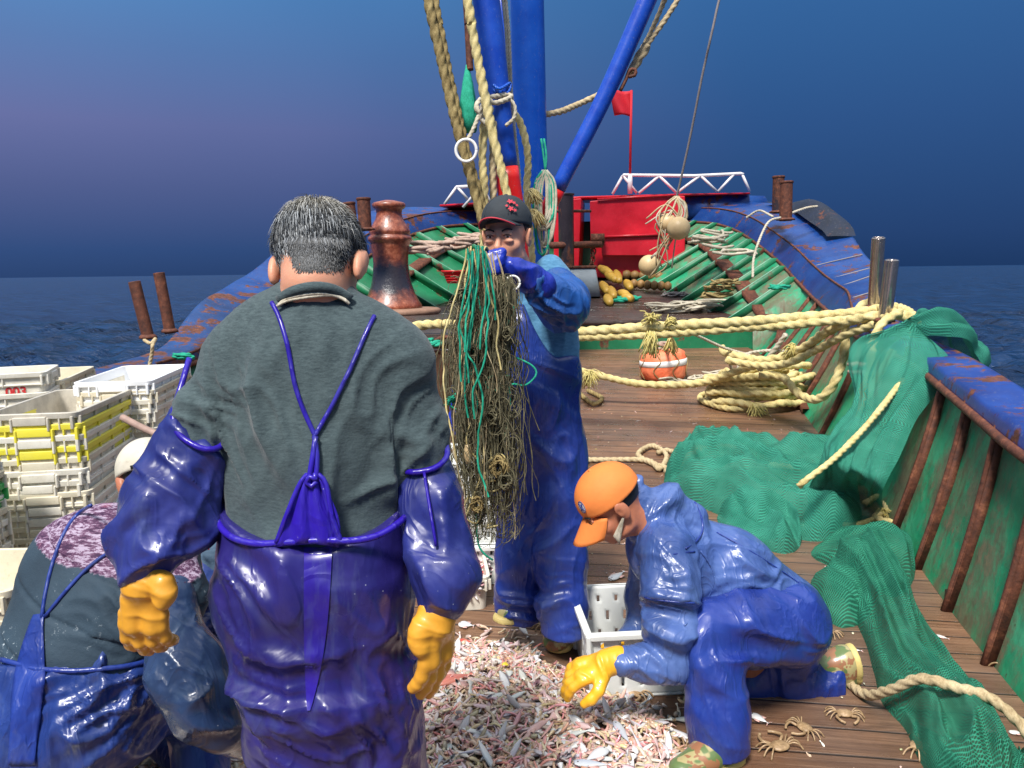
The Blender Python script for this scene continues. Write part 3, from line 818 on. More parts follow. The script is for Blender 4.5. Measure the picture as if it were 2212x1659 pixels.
# ------------------------------------------------------------------ mooring posts in pairs
def post(parent, base, top, r, mat, lip=True):
    mb = MB(); d = (top-base); L = d.length; R = basis(d, (0, 1, .1)) # forward = axis
    R = np.stack([R[:, 0], R[:, 2], R[:, 1]], 1)
    prof = [(r, -.02), (r, L-.03)]+([(r*1.12, L-.025), (r*1.12, L-.003), (r*1.02, L)] if lip else [(r, L-.004), (r*.96, L)])+[(r*.8, L), (r*.78, L-.03)]
    mb.lathe(tuple(base), prof, 24, R); o = mb.build('post', mat, parent, smooth=False); soften(o, .003, 1)
    mb = MB(); mb.lathe(tuple(base), [(r*1.5, -.01), (r*1.45, .006), (r*1.1, .02)], 20); mb.build('collar', K['rust'], o)
def pair(label, L, mats, lip=True, group='pairs of mooring posts on the gunwale'):
    c = sum((P(*q[0]) for q in L), Vector())/len(L)
    t = thing('mooring_posts', label, 'mooring posts', c, group)
    for q, mt in zip(L, mats): post(t, P(*q[0]), P(*q[1]), q[2], K[mt], lip)
    return t
pair('two bright stainless steel posts side by side on the right gunwale with ropes round them', [((1888, 664, 5.75), (1898, 513, 5.65), .046), ((1911, 692, 5.35), (1927, 561, 5.3), .046)], ('steel', 'steel'), False)
pair('two rusty brown posts on the blue bow gunwale beside the curled plate', [((1680, 458, 10.5), (1682, 380, 10.5), .075), ((1697, 474, 10.0), (1699, 391, 10.0), .078)], ('rustdark', 'rust'))
pair('two leaning rusty posts on the left gunwale above the stacked crates', [((320, 728, 5.6), (290, 608, 5.6), .042), ((367, 715, 6.0), (343, 589, 6.0), .042)], ('rust', 'rust'), False)
pair('two short rusty posts on the left bow gunwale beside the grey haired head', [((762, 500, 9.2), (753, 437, 9.2), .07), ((789, 495, 9.0), (785, 427, 9.0), .075)], ('rust', 'rust'))

# ------------------------------------------------------------------ windlass platform and warping post on it
def zplat(y): return .93+.02*(y-6)
q0 = P(1003, 742, 6.0)
pl = thing('hatch_platform', 'dark planked platform with worn wooden side behind the grey shirt', 'platform', (-1.5, 7, .2))
mb = MB(); x1 = P(1000, 740, 6.2).x; x0 = Bot(6.5, -1).x+.15
zt = 1.0
mb.add([(x0, 6.2, .0), (x1, 6.2, .0), (x1, 6.2, zt-.04), (x0, 6.2, zt-.04), (x0+.2, 9.4, .0), (x1+.35, 9.4, .0), (x1+.35, 9.4, zt-.04), (x0+.2, 9.4, zt-.04)], [(0, 1, 2, 3), (1, 5, 6, 2), (4, 0, 3, 7)])
sw = M('weathered_side', .6); 
sw.color(sw.ramp(sw.noise(3, 6, .7, sw.vec((1, 1, .25), (.0, .5, 0)), .5), [(.3, srgb(66, 46, 34)), (.5, srgb(112, 80, 58)), (.7, srgb(150, 116, 88))])); sw.bump(sw.noise(12, 5, .7, sw.vec((3, 3, .6))), .02, .7)
mb.build('wooden_side', sw.m, pl)
mb = MB(); G = [[(x, y, zt+.004*math.sin(9*x)) for x in np.linspace(x0-.02+(y-6.2)*.06, x1+.02+(y-6.2)*.11, 10)] for y in np.linspace(6.14, 9.4, 14)]
mb.grid(G, False); mb.add([(x0-.02, 6.14, zt), (x1+.02, 6.14, zt), (x1+.02, 6.14, zt-.06), (x0-.02, 6.14, zt-.06)], [(0, 3, 2, 1)]); mb.build('planked_top', K['fore'], pl)
c = P(848, 676, 7.4); c.z = zt; c = Vector((P(848, 676, 7.4).x, 7.4, zt)); 
# find y so that the base shows at py 676
for yy in np.arange(6.6, 9.2, .02):
    if P(848, 676, yy).z >= zt or True:
        pass
yy = solve(848, 676, lambda y: zt, 5, 9.5); c = Vector((yy.x, yy.y, zt))
sc = c.y/FP
wp = thing('warping_post', 'tall rusty waisted iron capstan on a round base plate', 'capstan', c)
mb = MB(); mb.lathe(tuple(c), [(102*sc, 0), (104*sc, .01), (104*sc, .05), (98*sc, .065), (60*sc, .07)], 56); mb.build('base_plate', plain('base_plate_grime', srgb(150, 116, 96), .7, .25, 9, .004), wp)
prof = [(62, 0), (64, 5), (63, 10), (58, 18), (50, 34), (43, 56), (38.5, 80), (37, 100), (38, 124), (41, 140), (42, 146), (46, 149), (47, 153), (46, 157), (42, 160), (41.5, 163), (43.5, 166), (43.5, 170), (37, 182), (29, 196), (26.5, 208), (28, 216), (33, 219), (35, 223), (35, 228), (31, 231), (10, 236), (2, 236.5)]
mb = MB(); mb.lathe((c.x, c.y, c.z+.055), [(r*sc, z*sc*.97) for r, z in prof], 56)
cm = M('capstan_iron', .3, .6, coat=.35, coatr=.2)
sp_ = cm.n('ShaderNodeSeparateXYZ'); cm.l(cm.tc.outputs['Object'], sp_.inputs[0])
zz = cm.math('ADD', sp_.outputs[2], cm.math('MULTIPLY', cm.math('SUBTRACT', cm.noise(5, 5, .7), .5), .35))
mid = cm.ramp(zz, [(.16, 1.0), (.30, 0.0), (.56, 0.0), (.72, 1.0)])
rc_ = cm.ramp(cm.noise(16, 6, .7), [(.3, srgb(84, 40, 28)), (.5, srgb(142, 72, 48)), (.7, srgb(190, 118, 88))])
cm.color(cm.mix(mid, srgb(52, 48, 54), rc_)); cm.rough(cm.mix(mid, .26, .4)); cm.bump(cm.noise(24, 6, .7), .01, .6)
o = mb.build('drum', cm.m, wp, smooth=True)
# shackle gear by the platform edge
sh = thing('shackle', 'rusty iron shackle and bar at the platform edge left of the hanging net', 'shackle', P(960, 760, 5.9))
mb = MB(); mb.tube([P(925, 741, 6.0), P(985, 741, 5.9)], .013, 8); mb.tube([P(925, 756, 6.0), P(985, 757, 5.9)], .011, 8); mb.build('bar', K['rustdark'], sh, smooth=True)
mb = MB(); mb.tube(spline([P(940, 736, 5.9), P(958, 728, 5.9), P(985, 735, 5.9), P(987, 756, 5.9), P(960, 765, 5.9), P(942, 758, 5.9)], .01), .014, 8); mb.build('bow', K['rust'], sh, smooth=True)

# ------------------------------------------------------------------ red bow boxes, rails, flag
def zf(y): return zfore(y)
rb = thing('winch_housing', 'wide red painted steel housing at the bow, right of the black post', 'housing', P(1375, 595, 12.6))
def hexa(mb, pts, y0, y1, tilt=0):
    a = [P(px, py, y0) for px, py in pts]; b = [Vector((v.x+math.sin(AX)*(y1-y0), y1, v.z)) for v in a]
    n = len(a); V = [tuple(v) for v in a+b]
    F = [tuple(range(n)), tuple(range(2*n-1, n-1, -1))]+[(i, i+n, (i+1) % n+n, (i+1) % n) for i in range(n)]
    mb.add(V, F); return mb
mb = hexa(MB(), [(1277, 600), (1480, 600), (1480, 423), (1420, 421), (1274, 434)], 12.2, 13.6); o = mb.build('body', K['redbox'], rb); soften(o, .02, 2)
mb = hexa(MB(), [(1300, 552), (1424, 552), (1422, 510), (1298, 514)], 12.02, 12.2); soften(mb.build('front_step', K['redbox'], rb), .012)
mb = hexa(MB(), [(1290, 432), (1465, 423), (1466, 419), (1290, 428)], 12.16, 12.19); mb.build('lip', K['redbox'], rb)
mb = hexa(MB(), [(1300, 514), (1424, 509), (1424, 504), (1300, 509)], 11.98, 12.19); mb.build('shelf_edge', K['redbox'], rb)
rb2 = thing('winch_housing', 'narrow red steel housing at the bow behind the black post, left of the wide one', 'housing', P(1215, 590, 12.6))
mb = hexa(MB(), [(1196, 600), (1250, 600), (1256, 428), (1196, 432)], 12.5, 13.5); soften(mb.build('body', K['redbox'], rb2), .02)
bp = thing('bow_post', 'thick black iron post standing between the red housings at the bow', 'post', P(1225, 600, 11.6))
post(bp, P(1224, 585, 11.6), P(1222, 418, 11.6), .115, K['rustdark'])
mb = MB(); mb.tube([P(1182, 456, 11.5), P(1276, 456, 11.9)], .022, 8); mb.tube([P(1190, 530, 11.4), P(1300, 528, 11.9)], .05, 8); mb.build('cross_bar', K['rust'], bp, smooth=True)
ch = thing('anchor_gear', 'rusty chain and bracket hanging in front of the wide red housing', 'anchor gear', P(1285, 590, 11.8))
mb = MB()
mb.box(tuple(P(1291, 515, 11.9)), (.2, .1, .14)); mb.tube([P(1262, 528, 11.85), P(1300, 528, 11.85)], .05, 10); mb.build('bracket', K['rust'], ch)
for i in range(7):
    q = P(1280+2*math.sin(i), 535+i*8, 11.85); r1 = .035
    pts = [q+Vector((math.cos(a)*r1*(1 if i % 2 else .3), math.cos(a)*r1*(.3 if i % 2 else 1), math.sin(a)*r1*1.5)) for a in np.linspace(0, 2*math.pi, 9)[:-1]]
    V, F = tube_mesh(spline(pts, .015, True), .012, 6, caps=False); link('chain_link', V, F, K['rust'], ch)
def rail(label, top, base, y, braces, extra=None):
    t = thing('bow_rail', label, 'railing', P(*base[0], y), 'white rails on the bow')
    r = .026
    mb = MB(); mb.tube([P(*q, y) for q in top], r, 8); mb.build('top_tube', K['whitep'], t, smooth=True)
    for a, b in braces:
        mb = MB(); mb.tube([P(*a, y), P(*b, y)], r*.85, 8); mb.build('brace', K['whitep'], t, smooth=True)
    return t
rail('long white zigzag tube rail on top of the bow right of the flag pole', [(1344, 383), (1347, 378), (1500, 380), (1600, 375), (1606, 377)], [(1450, 418)], 12.7,
     [((1345, 380), (1323, 419)), ((1346, 380), (1376, 417)), ((1424, 380), (1380, 417)), ((1424, 380), (1461, 416)), ((1513, 379), (1463, 416)), ((1513, 379), (1549, 414)), ((1590, 377), (1552, 414)) if 0 else ((1585, 377), (1551, 414)), ((1585, 377), (1598, 414)) if 0 else ((1603, 376), (1620, 414))])
rail('short white tube rail with rusty joints at the left bow behind the ropes', [(985, 404), (1040, 401), (1046, 410)], [(1000, 440)], 12.7, [((986, 404), (960, 441)), ((988, 404), (1010, 430)), ((1040, 402), (1000, 448)), ((1040, 402), (1062, 440))])
rail('stub of white rail between the boom foot and the black post', [(1180, 380), (1192, 384)], [(1195, 400)], 12.7, [((1192, 382), (1212, 418))])
# top plate of the bow under the rails
mb = hexa(MB(), [(950, 442), (1255, 424), (1480, 418), (1620, 416), (1620, 419), (1480, 422), (1255, 428), (950, 446)], 12.85, 13.8); o = mb.build('bow_deck_plate', K['redbox'], boat)
mb = hexa(MB(), [(1482, 426), (1560, 421), (1652, 423), (1668, 452), (1640, 476), (1560, 470), (1482, 474)], 12.95, 13.5); mb.build('bow_bulkhead', K['gblue'], boat)
fl = thing('flag', 'small red flag on a thin red pole at the bow', 'flag', P(1361, 417, 12.7))
mb = MB(); mb.tube([P(1361, 418, 12.7), P(1361, 376, 12.7)], .04, 8); mb.build('socket', K['whitep'], fl, smooth=True)
mb = MB(); mb.tube([P(1361, 380, 12.7), P(1364, 195, 12.7)], .02, 8); mb.build('pole', K['redcloth'], fl, smooth=True)
G = []
for j in range(9):
    v = j/8
    G.append([tuple(P(1364-48*u+6*v*u*2, 196+54*v-2*u+(6*u*math.sin(v*3)), 12.7)+Vector((0, .07*math.sin(5*u+2*v), 0))) for u in np.linspace(0, 1, 12)])
o = MB().grid(G).build('cloth', K['redcloth'], fl, smooth=True); sm_ = o.modifiers.new('thick', 'SOLIDIFY'); sm_.thickness = .006

# ------------------------------------------------------------------ mast and booms
ms = thing('mast', 'thick bright blue steel mast rising behind the man holding the net', 'mast', Vector((P(1150, 560, 8.6).x, 8.6, zdeck(8.6))))
b0 = P(1152, 560, 8.6); b1 = P(1137, -60, 8.6)
V, F = tube_mesh(np.array([tuple(Vector((b0.x+.02, 8.6, zdeck(8.6)))), tuple(b0), tuple(b1), tuple(b1+(b1-b0)*1.6)]), .178, 48); link('tube', V, F, K['mast'], ms)
pp = [P(1148, 560, 8.4), P(1148, 556, 8.4)]
mb = MB(); fb = Vector((b0.x+.02, 8.6, zdeck(8.6))); mb.lathe(tuple(fb), [(.32, 0), (.32, .35), (.24, .5), (.2, .55)], 32); mb.build('foot', K['redp'], ms, smooth=True)
def boom(label, pts, rs, split, y, foot=None):
    """tube with a red-painted foot below fraction split"""
    t = thing('boom', label, 'boom', P(*pts[-1]), 'blue booms with red feet round the mast')
    p = spline([P(*q) for q in pts], .1); n = len(p); k = int(n*split); r = np.interp(np.linspace(0, 1, n), np.linspace(0, 1, len(rs)), rs)
    V, F = tube_mesh(p[:k+1], r[:k+1], 32); link('blue_tube', V, F, K['boom'], t)
    V, F = tube_mesh(p[k:], r[k:]+.001, 32); link('red_foot', V, F, K['redp'], t)
    return t
boom('blue boom with a long red foot close beside the left of the mast', [(960, -780, 7.0), (1046, -40, 7.0), (1068, 150, 7.0), (1084, 300, 7.0), (1108, 460, 7.0), (1114, 520, 7.0), (1150, 850, 7.0)], [.125, .122, .115, .105, .1], .664, 7.0)
boom('slanting blue boom with a short red foot running up to the right of the mast', [(1760, -820, 8.2), (1424, -60, 8.2), (1310, 200, 8.2), (1206, 405, 8.2), (1170, 480, 8.35)], [.105, .105, .1, .088, .08], .925, 8.2)
t_ = thing('boom', 'thin blue spar seen between the mast and the left boom at the top', 'boom', P(1090, 560, 8.9), 'blue booms with red feet round the mast')
V, F = tube_mesh(A([P(1056, -840, 8.9), P(1098, 560, 8.9), P(1110, 760, 8.9)]), .06, 16); link('spar', V, F, K['boom'], t_)
# ------------------------------------------------------------------ people
def person(label, loc, group=None): return thing('person', label, 'person', loc, group)
def HF(c, B, s=1.0):
    """local head coords (x right, y forward, z up, metres) -> world"""
    c = np.array(tuple(c)); return lambda x, y, z: c+B @ (np.array((x, y, z))*s)
def add_head(f, c, B, s=1.0, neck=None, face=True, jaw=1.0):
    L = HF(c, B, s)
    f.ell(L(0, -.012, .035), (.077*s, .096*s, .088*s), B, .02)
    f.ell(L(0, .03, -.04), (.062*s, .066*s, .078*s), B, .03)
    f.ell(L(0, .062, -.092), (.028*s, .024*s, .022*s), B, .02)
    for q in (-1, 1):
        f.ell(L(q*.042*jaw, .058, -.032), (.027*s, .027*s, .026*s), B, .015)
        f.ell(L(q*.05*jaw, .02, -.075), (.02*s*jaw, .035*s, .02*s), B, .02)
    if face:
        f.cap(L(-.036, .082, .022), L(.036, .082, .022), .011*s, k=.012)
        f.cap(L(0, .088, .006), L(0, .112, -.034), .008*s, .012*s, .01)
        for q in (-1, 1):
            f.ell(L(q*.033, .102, .003), (.017*s, .016*s, .010*s), B, .008, op='s')
            f.ell(L(q*.012, .103, -.038), (.008*s, .009*s, .007*s), B, .006)
            f.ell(L(q*.032, .082, .003), (.0155*s, .0125*s, .0085*s), B, .004)
            f.ell(L(q*.036, .087, -.0125), (.019*s, .0125*s, .0085*s), B, .006); f.cap(L(q*.018, .094, .0125), L(q*.046, .086, .010), .0048*s, k=.004)
        f.ell(L(0, .089, -.066), (.024*s, .010*s, .007*s), B, .007)
        f.ell(L(0, .088, -.077), (.019*s, .010*s, .007*s), B, .006)
        f.cap(L(-.02, .101, -.0715), L(.02, .101, -.0715), .0022*s, k=.004, op='s')
    for q in (-1, 1):
        f.ell(L(q*.082, -.012, -.006), (.011*s, .02*s, .034*s), B, .008)
        f.ell(L(q*.09, -.004, .006), (.006*s, .017*s, .024*s), B, .006)
        f.ell(L(q*.097, .004, -.002), (.006*s, .009*s, .014*s), B, .004, op='s')
    if neck is not None: f.cap(L(0, -.02, -.05), neck, .056*s, .062*s, .03)
    return L
def hand(f, w, d, n, side, r=.0125, curl=(.5, .5, .5, .5), spread=.02, s=1.0, thumb=.6, k=.005, palm=True):
    """w wrist, d along the hand, n out of the palm side, side=+1/-1 which edge bears the thumb"""
    w = np.array(tuple(w), float); d = unit(d); n = unit(np.array(n, float)-d*np.dot(n, d)); x = np.cross(d, n)*side
    f.cap(w, w+d*.03*s, .03*s, .035*s, .012, flat=(n, 1.4))
    f.cap(w+d*.04*s-x*.02*s, w+d*.085*s-x*.02*s, .020*s, k=.012); f.cap(w+d*.04*s+x*.018*s, w+d*.088*s+x*.018*s, .020*s, k=.012)
    f.ell(w+d*.045*s+x*.02*s+n*.012*s, (.024*s,)*3, None, .015)
    for i, (o, ln) in enumerate(((.034, .072), (.012, .082), (-.011, .077), (-.033, .06))):
        b = w+d*(.092-.004*abs(i-1))*s+x*o*s; a = 0; p = b; c = curl[i]
        pts = [b-d*.02*s, b]; rs = [r*s*1.05, r*s]
        dd = unit(d+x*o/.034*spread*4)
        for j, q in enumerate((.45, .31, .24)):
            a += c*(.9, 1.1, .7)[j]
            p = p+(dd*math.cos(a)+n*math.sin(a))*ln*q*s; pts.append(p); rs.append(r*s*(1.0, .95, .88)[j])
        f.chain(pts, rs, k)
    t0 = w+d*.03*s+x*.03*s+n*.008*s; t1 = t0+(d*.55+x*.75*thumb+n*.35)*.045*s; t2 = t1+(d*.8+x*.35*thumb+n*.35)*.032*s; t3 = t2+(d*.9-x*.05+n*.4)*.024*s
    if thumb > 0: f.chain([t0, t1, t2, t3], [r*1.5*s, r*1.2*s, r*1.1*s, r*.95*s], .01)
def under_body(root, head, B, s, J, h=.02, fine=.0045, mat='skin', face=True, hand_pts=(), jaw=1.0):
    """one continuous body: head, neck, trunk, limbs, kept inside the clothes"""
    allp = [v for c in J for v in c[0]]
    lo, hi = bounds(list(allp)+[Vector(tuple(head))+Vector((.16, .16, .18)), Vector(tuple(head))-Vector((.16, .16, .18))], .1)
    hx, hy, hz = tuple(head)
    f = Field(lo, hi, h, (hx-.13, hx+.13, fine), (hy-.14, hy+.14, fine), (hz-.16, hz+.15, fine))
    for pts, rs in J: f.chain([tuple(p) for p in pts], rs, .03)
    L = add_head(f, head, B, s, tuple(J[0][0][0]), face, jaw)
    return sculpt(f, 'body', K[mat], root, rel=1), L
def hair(root, L, n, zmin, length, cols, seed=1, wid=.0016, B=None, s=1.0, crown=None, cap=None):
    r = np.random.default_rng(seed); V = []; F = []; C = []
    k = 0
    while k < n:
        v = r.normal(size=3); v /= np.linalg.norm(v)
        loc = np.array((0, -.012, .035))+v*np.array((.077, .096, .088))*.985
        if not zmin(loc): continue
        nrm = unit(v/np.array((.077, .096, .088)))
        cr = np.array((.0, -.07, .105)) if crown is None else crown
        away = loc-cr; away -= nrm*away.dot(nrm); away = away/(np.linalg.norm(away)+1e-6)
        sw = np.cross(nrm, away)
        d = unit(nrm*(.55+.5*r.random())+away*(.8+.3*r.random())+sw*.35+r.normal(size=3)*.28)
        ln = length*(.6+.7*r.random())*(1.0 if loc[2] > .03 else .55)
        side = unit(np.cross(d, r.normal(size=3)))*wid*(.7+.6*r.random())
        p0 = loc; p1 = loc+d*ln*.55; p2 = loc+unit(d+away*.5-nrm*.35)*ln
        b = len(V)
        for p, w in ((p0, 1), (p1, .8), (p2, .15)):
            V.append(L(*(p-side*w))); V.append(L(*(p+side*w)))
        F += [(b, b+1, b+3, b+2), (b+2, b+3, b+5, b+4)]
        g = cols(loc, r); C += [g]*6
        k += 1
    m = M('hair_'+str(seed), .45, .5); m.color(m.attr()); 
    return link('hair', np.array(V), F, m.m, root, True, col=np.array(C))
def scalp(root, L, B, s, mat, test, c0=(0, -.012, .035), g=1.01, h=.004):
    c = L(*c0); f = Field(c-.13, c+.13, h)
    f.ell(c, np.array((.077, .096, .088))*s*g, B, .01)
    Bi = np.array(B)
    def fn(X, Y, Z):
        x, y, z = X-c[0], Y-c[1], Z-c[2]
        q = [(Bi[0, i]*x+Bi[1, i]*y+Bi[2, i]*z)/s+c0[i] for i in range(3)]
        return test(*q)
    f.cutfn(fn, .006); return sculpt(f, 'hair_base', mat, root)
def baseball(root, L, B, s, mat, brim, name='cap', tilt=0, rimmat=None, z0=.026, droop=.5):
    c = L(0, -.008, .04); f = Field(c-.2, c+.2, .0045)
    f.ell(L(0, -.008, .042), np.array((.088, .107, .092))*s, B, .01)
    f.ell(L(0, -.01, .0), np.array((.086, .105, .06))*s, B, .02)
    nz = B[:, 2]; f.cut(L(0, 0, .022), -nz, .008)
    f.ell(L(0, -.01, .005), np.array((.079, .098, .075))*s, B, .004, op='s')
    o = sculpt(f, name, mat, root, rel=1)
    # brim: a curved sheet with thickness
    G = []; 
    for u in np.linspace(-1, 1, 19):
        row = []
        for v in np.linspace(0, 1, 8):
            x = .074*u*(1-.10*v*v); y0 = .097*math.sqrt(max(1-(x/.09)**2, .05))-.012; y = y0+brim*v*math.sqrt(max(1-(abs(u)*.93)**2.6, 0))
            z = z0-.024*(x/.074)**2-.07*v*brim/.07*droop+tilt*v
            row.append(tuple(L(x, y, z)))
        G.append(row)
    b = MB().grid(G).build('brim', mat, o, smooth=True); q = b.modifiers.new('t', 'SOLIDIFY'); q.thickness = .004; q.offset = 0
    if rimmat:
        e = [r[-1] for r in G]; V, F = tube_mesh(spline(np.array(e), .01), .003, 6); link('brim_piping', V, F, rimmat, b)
    # seams and top button
    for a in np.linspace(0, math.pi, 4)[:-1]:
        p = [L(.0885*math.cos(a)*math.cos(t), -.008+.1075*math.sin(a)*math.cos(t), .042+.0925*math.sin(t)) for t in np.linspace(.05, math.pi-.05, 24)]
        V, F = tube_mesh(np.array(p), .0011, 5); link('seam', V, F, mat, o)
    f = L(0, -.008, .136); mb = MB(); mb.lathe(tuple(f), [(.008, -.003), (.007, .002), (.001, .004)], 12); mb.build('button', mat, o, smooth=True)
    return o
def eyes(root, L, s=1.0, B=None, squint=.5):
    for q in (-1, 1):
        c = L(q*.033, .0835, .003); mb = MB()
        f = Field(c-.02, c+.02, .0015); f.ell(c, np.array((.0125, .0125, .0085*squint+.003))*s, B, .001)
        e = sculpt(f, 'eye', K['white'], root)
        f = Field(c-.02, c+.02, .0012); f.ell(L(q*.033-.001, .0925, .003), np.array((.0055, .0045, .0045))*s, B, .001); sculpt(f, 'iris', K['black'], e)
        V, F = tube_mesh(spline([tuple(L(q*.033+t*.018, .0985-.012*abs(t)*(1 if t*q > 0 else .2), .024+.005*(1-t*t)+.002*(t*q))) for t in np.linspace(-1, 1, 7)], .003), .0028, 6); link('eyebrow', V, F, K['black'], root)
        V, F = tube_mesh(spline([tuple(L(q*.033+t*.0135, .098-.006*t*t, .0085+.002*(1-t*t)-.003*t*t)) for t in np.linspace(-1, 1, 7)], .003), .0016, 5); link('eyelid', V, F, K['black'], root)
def boot(root, heel, toe, up, mat, s=1.0, shaft=.13):
    """short rubber boot: sole, vamp, shaft towards up"""
    heel = np.array(tuple(heel), float); toe = np.array(tuple(toe), float); u = unit(up); d = unit(toe-heel)
    u = unit(u-d*u.dot(d)); x = np.cross(d, u)
    f = Field(np.minimum(heel, toe)-.2, np.maximum(heel, toe)+.25, .006)
    f.cap(heel+u*.035+d*.03, heel+u*.04+d*.13, .04*s, .044*s, .02); f.cap(heel+u*.045+d*.13, toe+u*.03-d*.05, .044*s, .04*s, .03, flat=(u, 1.25))
    f.cap(heel+u*.05+d*.045, heel+u*shaft+d*.04, .046*s, .046*s, .03)
    f.cut(heel+u*.01, -u, .004)
    o = sculpt(f, 'boot', mat, root)
    f = Field(np.minimum(heel, toe)-.12, np.maximum(heel, toe)+.12, .006)
    f.cap(heel+d*.035, heel+d*.09, .047*s, .045*s, .02); f.cap(heel+d*.09, toe-d*.045, .045*s, .052*s, .02)
    f.cut(heel+u*.022, u, .003); f.cut(heel-u*.004, -u, .003)
    sculpt(f, 'sole', K['sole'], o); return o
K['sole'] = plain('boot_sole', srgb(206, 184, 116), .6, .12, 20)
mm = M('boot_camouflage', .3, .5, coat=.3)
mm.color(mm.mix(mm.ramp(mm.noise(16, 3, .6), [(.52, 0.0), (.54, 1.0)]), mm.mix(mm.ramp(mm.noise(11, 2, .5, mm.vec((1, 1.3, 1), (1, 0, 0))), [(.5, 0.0), (.52, 1.0)]), srgb(170, 158, 112), srgb(96, 116, 70)), srgb(150, 104, 74)))
K['boot'] = mm.m
def rimtube(root, pts, r, mat, name='rim'):
    V, F = tube_mesh(spline(pts, .012), r, 8); return link(name, V, F, mat, root)
def T(v): return tuple(v)
# ---------------- the man nearest the camera, seen from behind
def man_a():
    root = person('man seen from behind in grey shirt and violet oilskin bib, closest to the camera', (-.36, 1.5, 0))
    hc = P(690, 580, 1.52); B = basis((.08, .78, -.62), (0, .62, .78)); s = 1.02
    nb = P(683, 690, 1.50)
    sL, sR = P(512, 786, 1.5), P(868, 788, 1.5); ch = P(672, 870, 1.5); wa = P(676, 1120, 1.48); hp = P(690, 1330, 1.46)
    gl, gr = PZ(620, 1500, .1), PZ(780, 1500, .1)
    fl_, fr_ = Vector((-.43, 1.48, .06)), Vector((-.25, 1.48, .06))
    J = [([nb, ch, wa, hp], [.06, .1, .1, .1]), ([sL, nb, sR], [.035, .04, .035]),
         ([sL, P(425, 930, 1.47), P(352, 1090, 1.43), P(325, 1225, 1.36)], [.035, .032, .03, .024]),
         ([sR, P(918, 1000, 1.49), P(950, 1160, 1.44), P(945, 1285, 1.38)], [.035, .032, .03, .024]),
         ([hp, Vector((-.42, 1.46, .5)), fl_], [.08, .05, .035]), ([hp, Vector((-.26, 1.46, .5)), fr_], [.08, .05, .035])]
    body, L = under_body(root, hc, B, s, J, .022, .0035, jaw=.72)
    # hair: short, grey with a lighter crown
    def cols(l, r):
        g = np.clip(1.25-np.linalg.norm((l-np.array((0.0, -.068, .108)))/np.array((.034, .04, .034)))*.6, 0, 1)
        v = r.random()
        a = np.array((.012, .014, .018)); b = np.array((.34, .355, .365)); w = np.array((.66, .60, .48))
        c = a+(b-a)*(v**1.7)*(.75+.5*r.random())*(1.9-1.5*min(abs(l[0])/.07, 1)**1.3); 
        return c*(1-g*.8)+w*g*.8*(.35+.8*v)
    test = lambda l: l[2] > -.055+.04*(abs(l[0]) < .04)*0+.9*max(l[1]-.02, 0) and not (abs(l[0]) > .062 and l[2] < .0 and l[1] > -.04) and l[2] > -.075-.25*min(l[1]+.02, 0)*-1
    scalp(root, L, B, s, plain('hair_under', srgb(40, 42, 46), .7, .3, 60), lambda x, y, z: -(z+.045)+.9*np.maximum(y-.02, 0)+0*x)
    hair(root, L, 22000, lambda l: l[2] > -.052-.02*(abs(l[0]) < .05)+.9*max(l[1]-.02, 0) and not (abs(l[0]) > .066 and l[2] < .01 and l[1] > -.03), .026, cols, 3, .00085, crown=np.array((.0, -.068, .108)))
    bh = bvh_of([body]); V = []; F = []; C = []; rg_ = np.random.default_rng(8)
    for i in range(5200):
        y = 506+84*rg_.random()**1.25; hw = 68-20*((y-506)/84)+rg_.normal()*3; x = 690+hw*rg_.uniform(-1, 1)
        if y > 582-24*((x-690)/60)**2*0+rg_.normal()*4: continue
        p = on(bh, x, y, .0); d = Vector((rg_.normal()*.25, -.55-.2*rg_.random(), -.9)).normalized(); ln = .018*(1.2-(y-506)/95)
        sd_ = Vector((1, 0, rg_.normal()*.2)).normalized()*.0007; b_ = len(V)
        for q, w in ((p, 1), (p+d*ln*.6, .8), (p+d*ln+Vector((0, .002, 0)), .2)): V += [tuple(q-sd_*w), tuple(q+sd_*w)]
        F += [(b_, b_+1, b_+3, b_+2), (b_+2, b_+3, b_+5, b_+4)]; g = np.array((.028, .03, .033))*(.3+3.2*rg_.random()**3)*(2.6-2.0*(y-506)/84); C += [g]*6
    mh = M('hair_nape', .5, .4); mh.color(mh.attr()); link('hair', np.array(V), F, mh.m, root, True, col=np.array(C))
    # grey knitted shirt
    lo, hi = bounds([sL, sR, ch, wa, nb, P(425, 950, 1.47), P(920, 1010, 1.5), hp], .2); f = Field(lo, hi, .0062)
    fl = ((0, 1, 0), 1.45)
    f.cap(T(P(556, 766, 1.5)), T(P(820, 766, 1.5)), .086, k=.05, flat=((0, 1, 0), 1.1))
    f.ell(T(P(672, 880, 1.5)), (.172, .118, .25), None, .05)
    f.cap(T(P(672, 960, 1.49)), T(P(676, 1230, 1.47)), .168, .172, .06, flat=fl)
    f.cap(T(P(600, 716, 1.51)), T(P(770, 716, 1.51)), .058, k=.05); f.cap(T(P(684, 690, 1.51)), T(P(686, 640, 1.50)), .07, .066, .03)
    f.chain([T(sL), T(P(452, 905, 1.475)), T(P(434, 960, 1.465))], [.063, .056, .055], .035); f.chain([T(sR), T(P(898, 930, 1.5)), T(P(914, 1030, 1.485))], [.063, .054, .050], .035)
    f.cut(T(P(688, 628, 1.44)), (0, -.35, .93), .006)
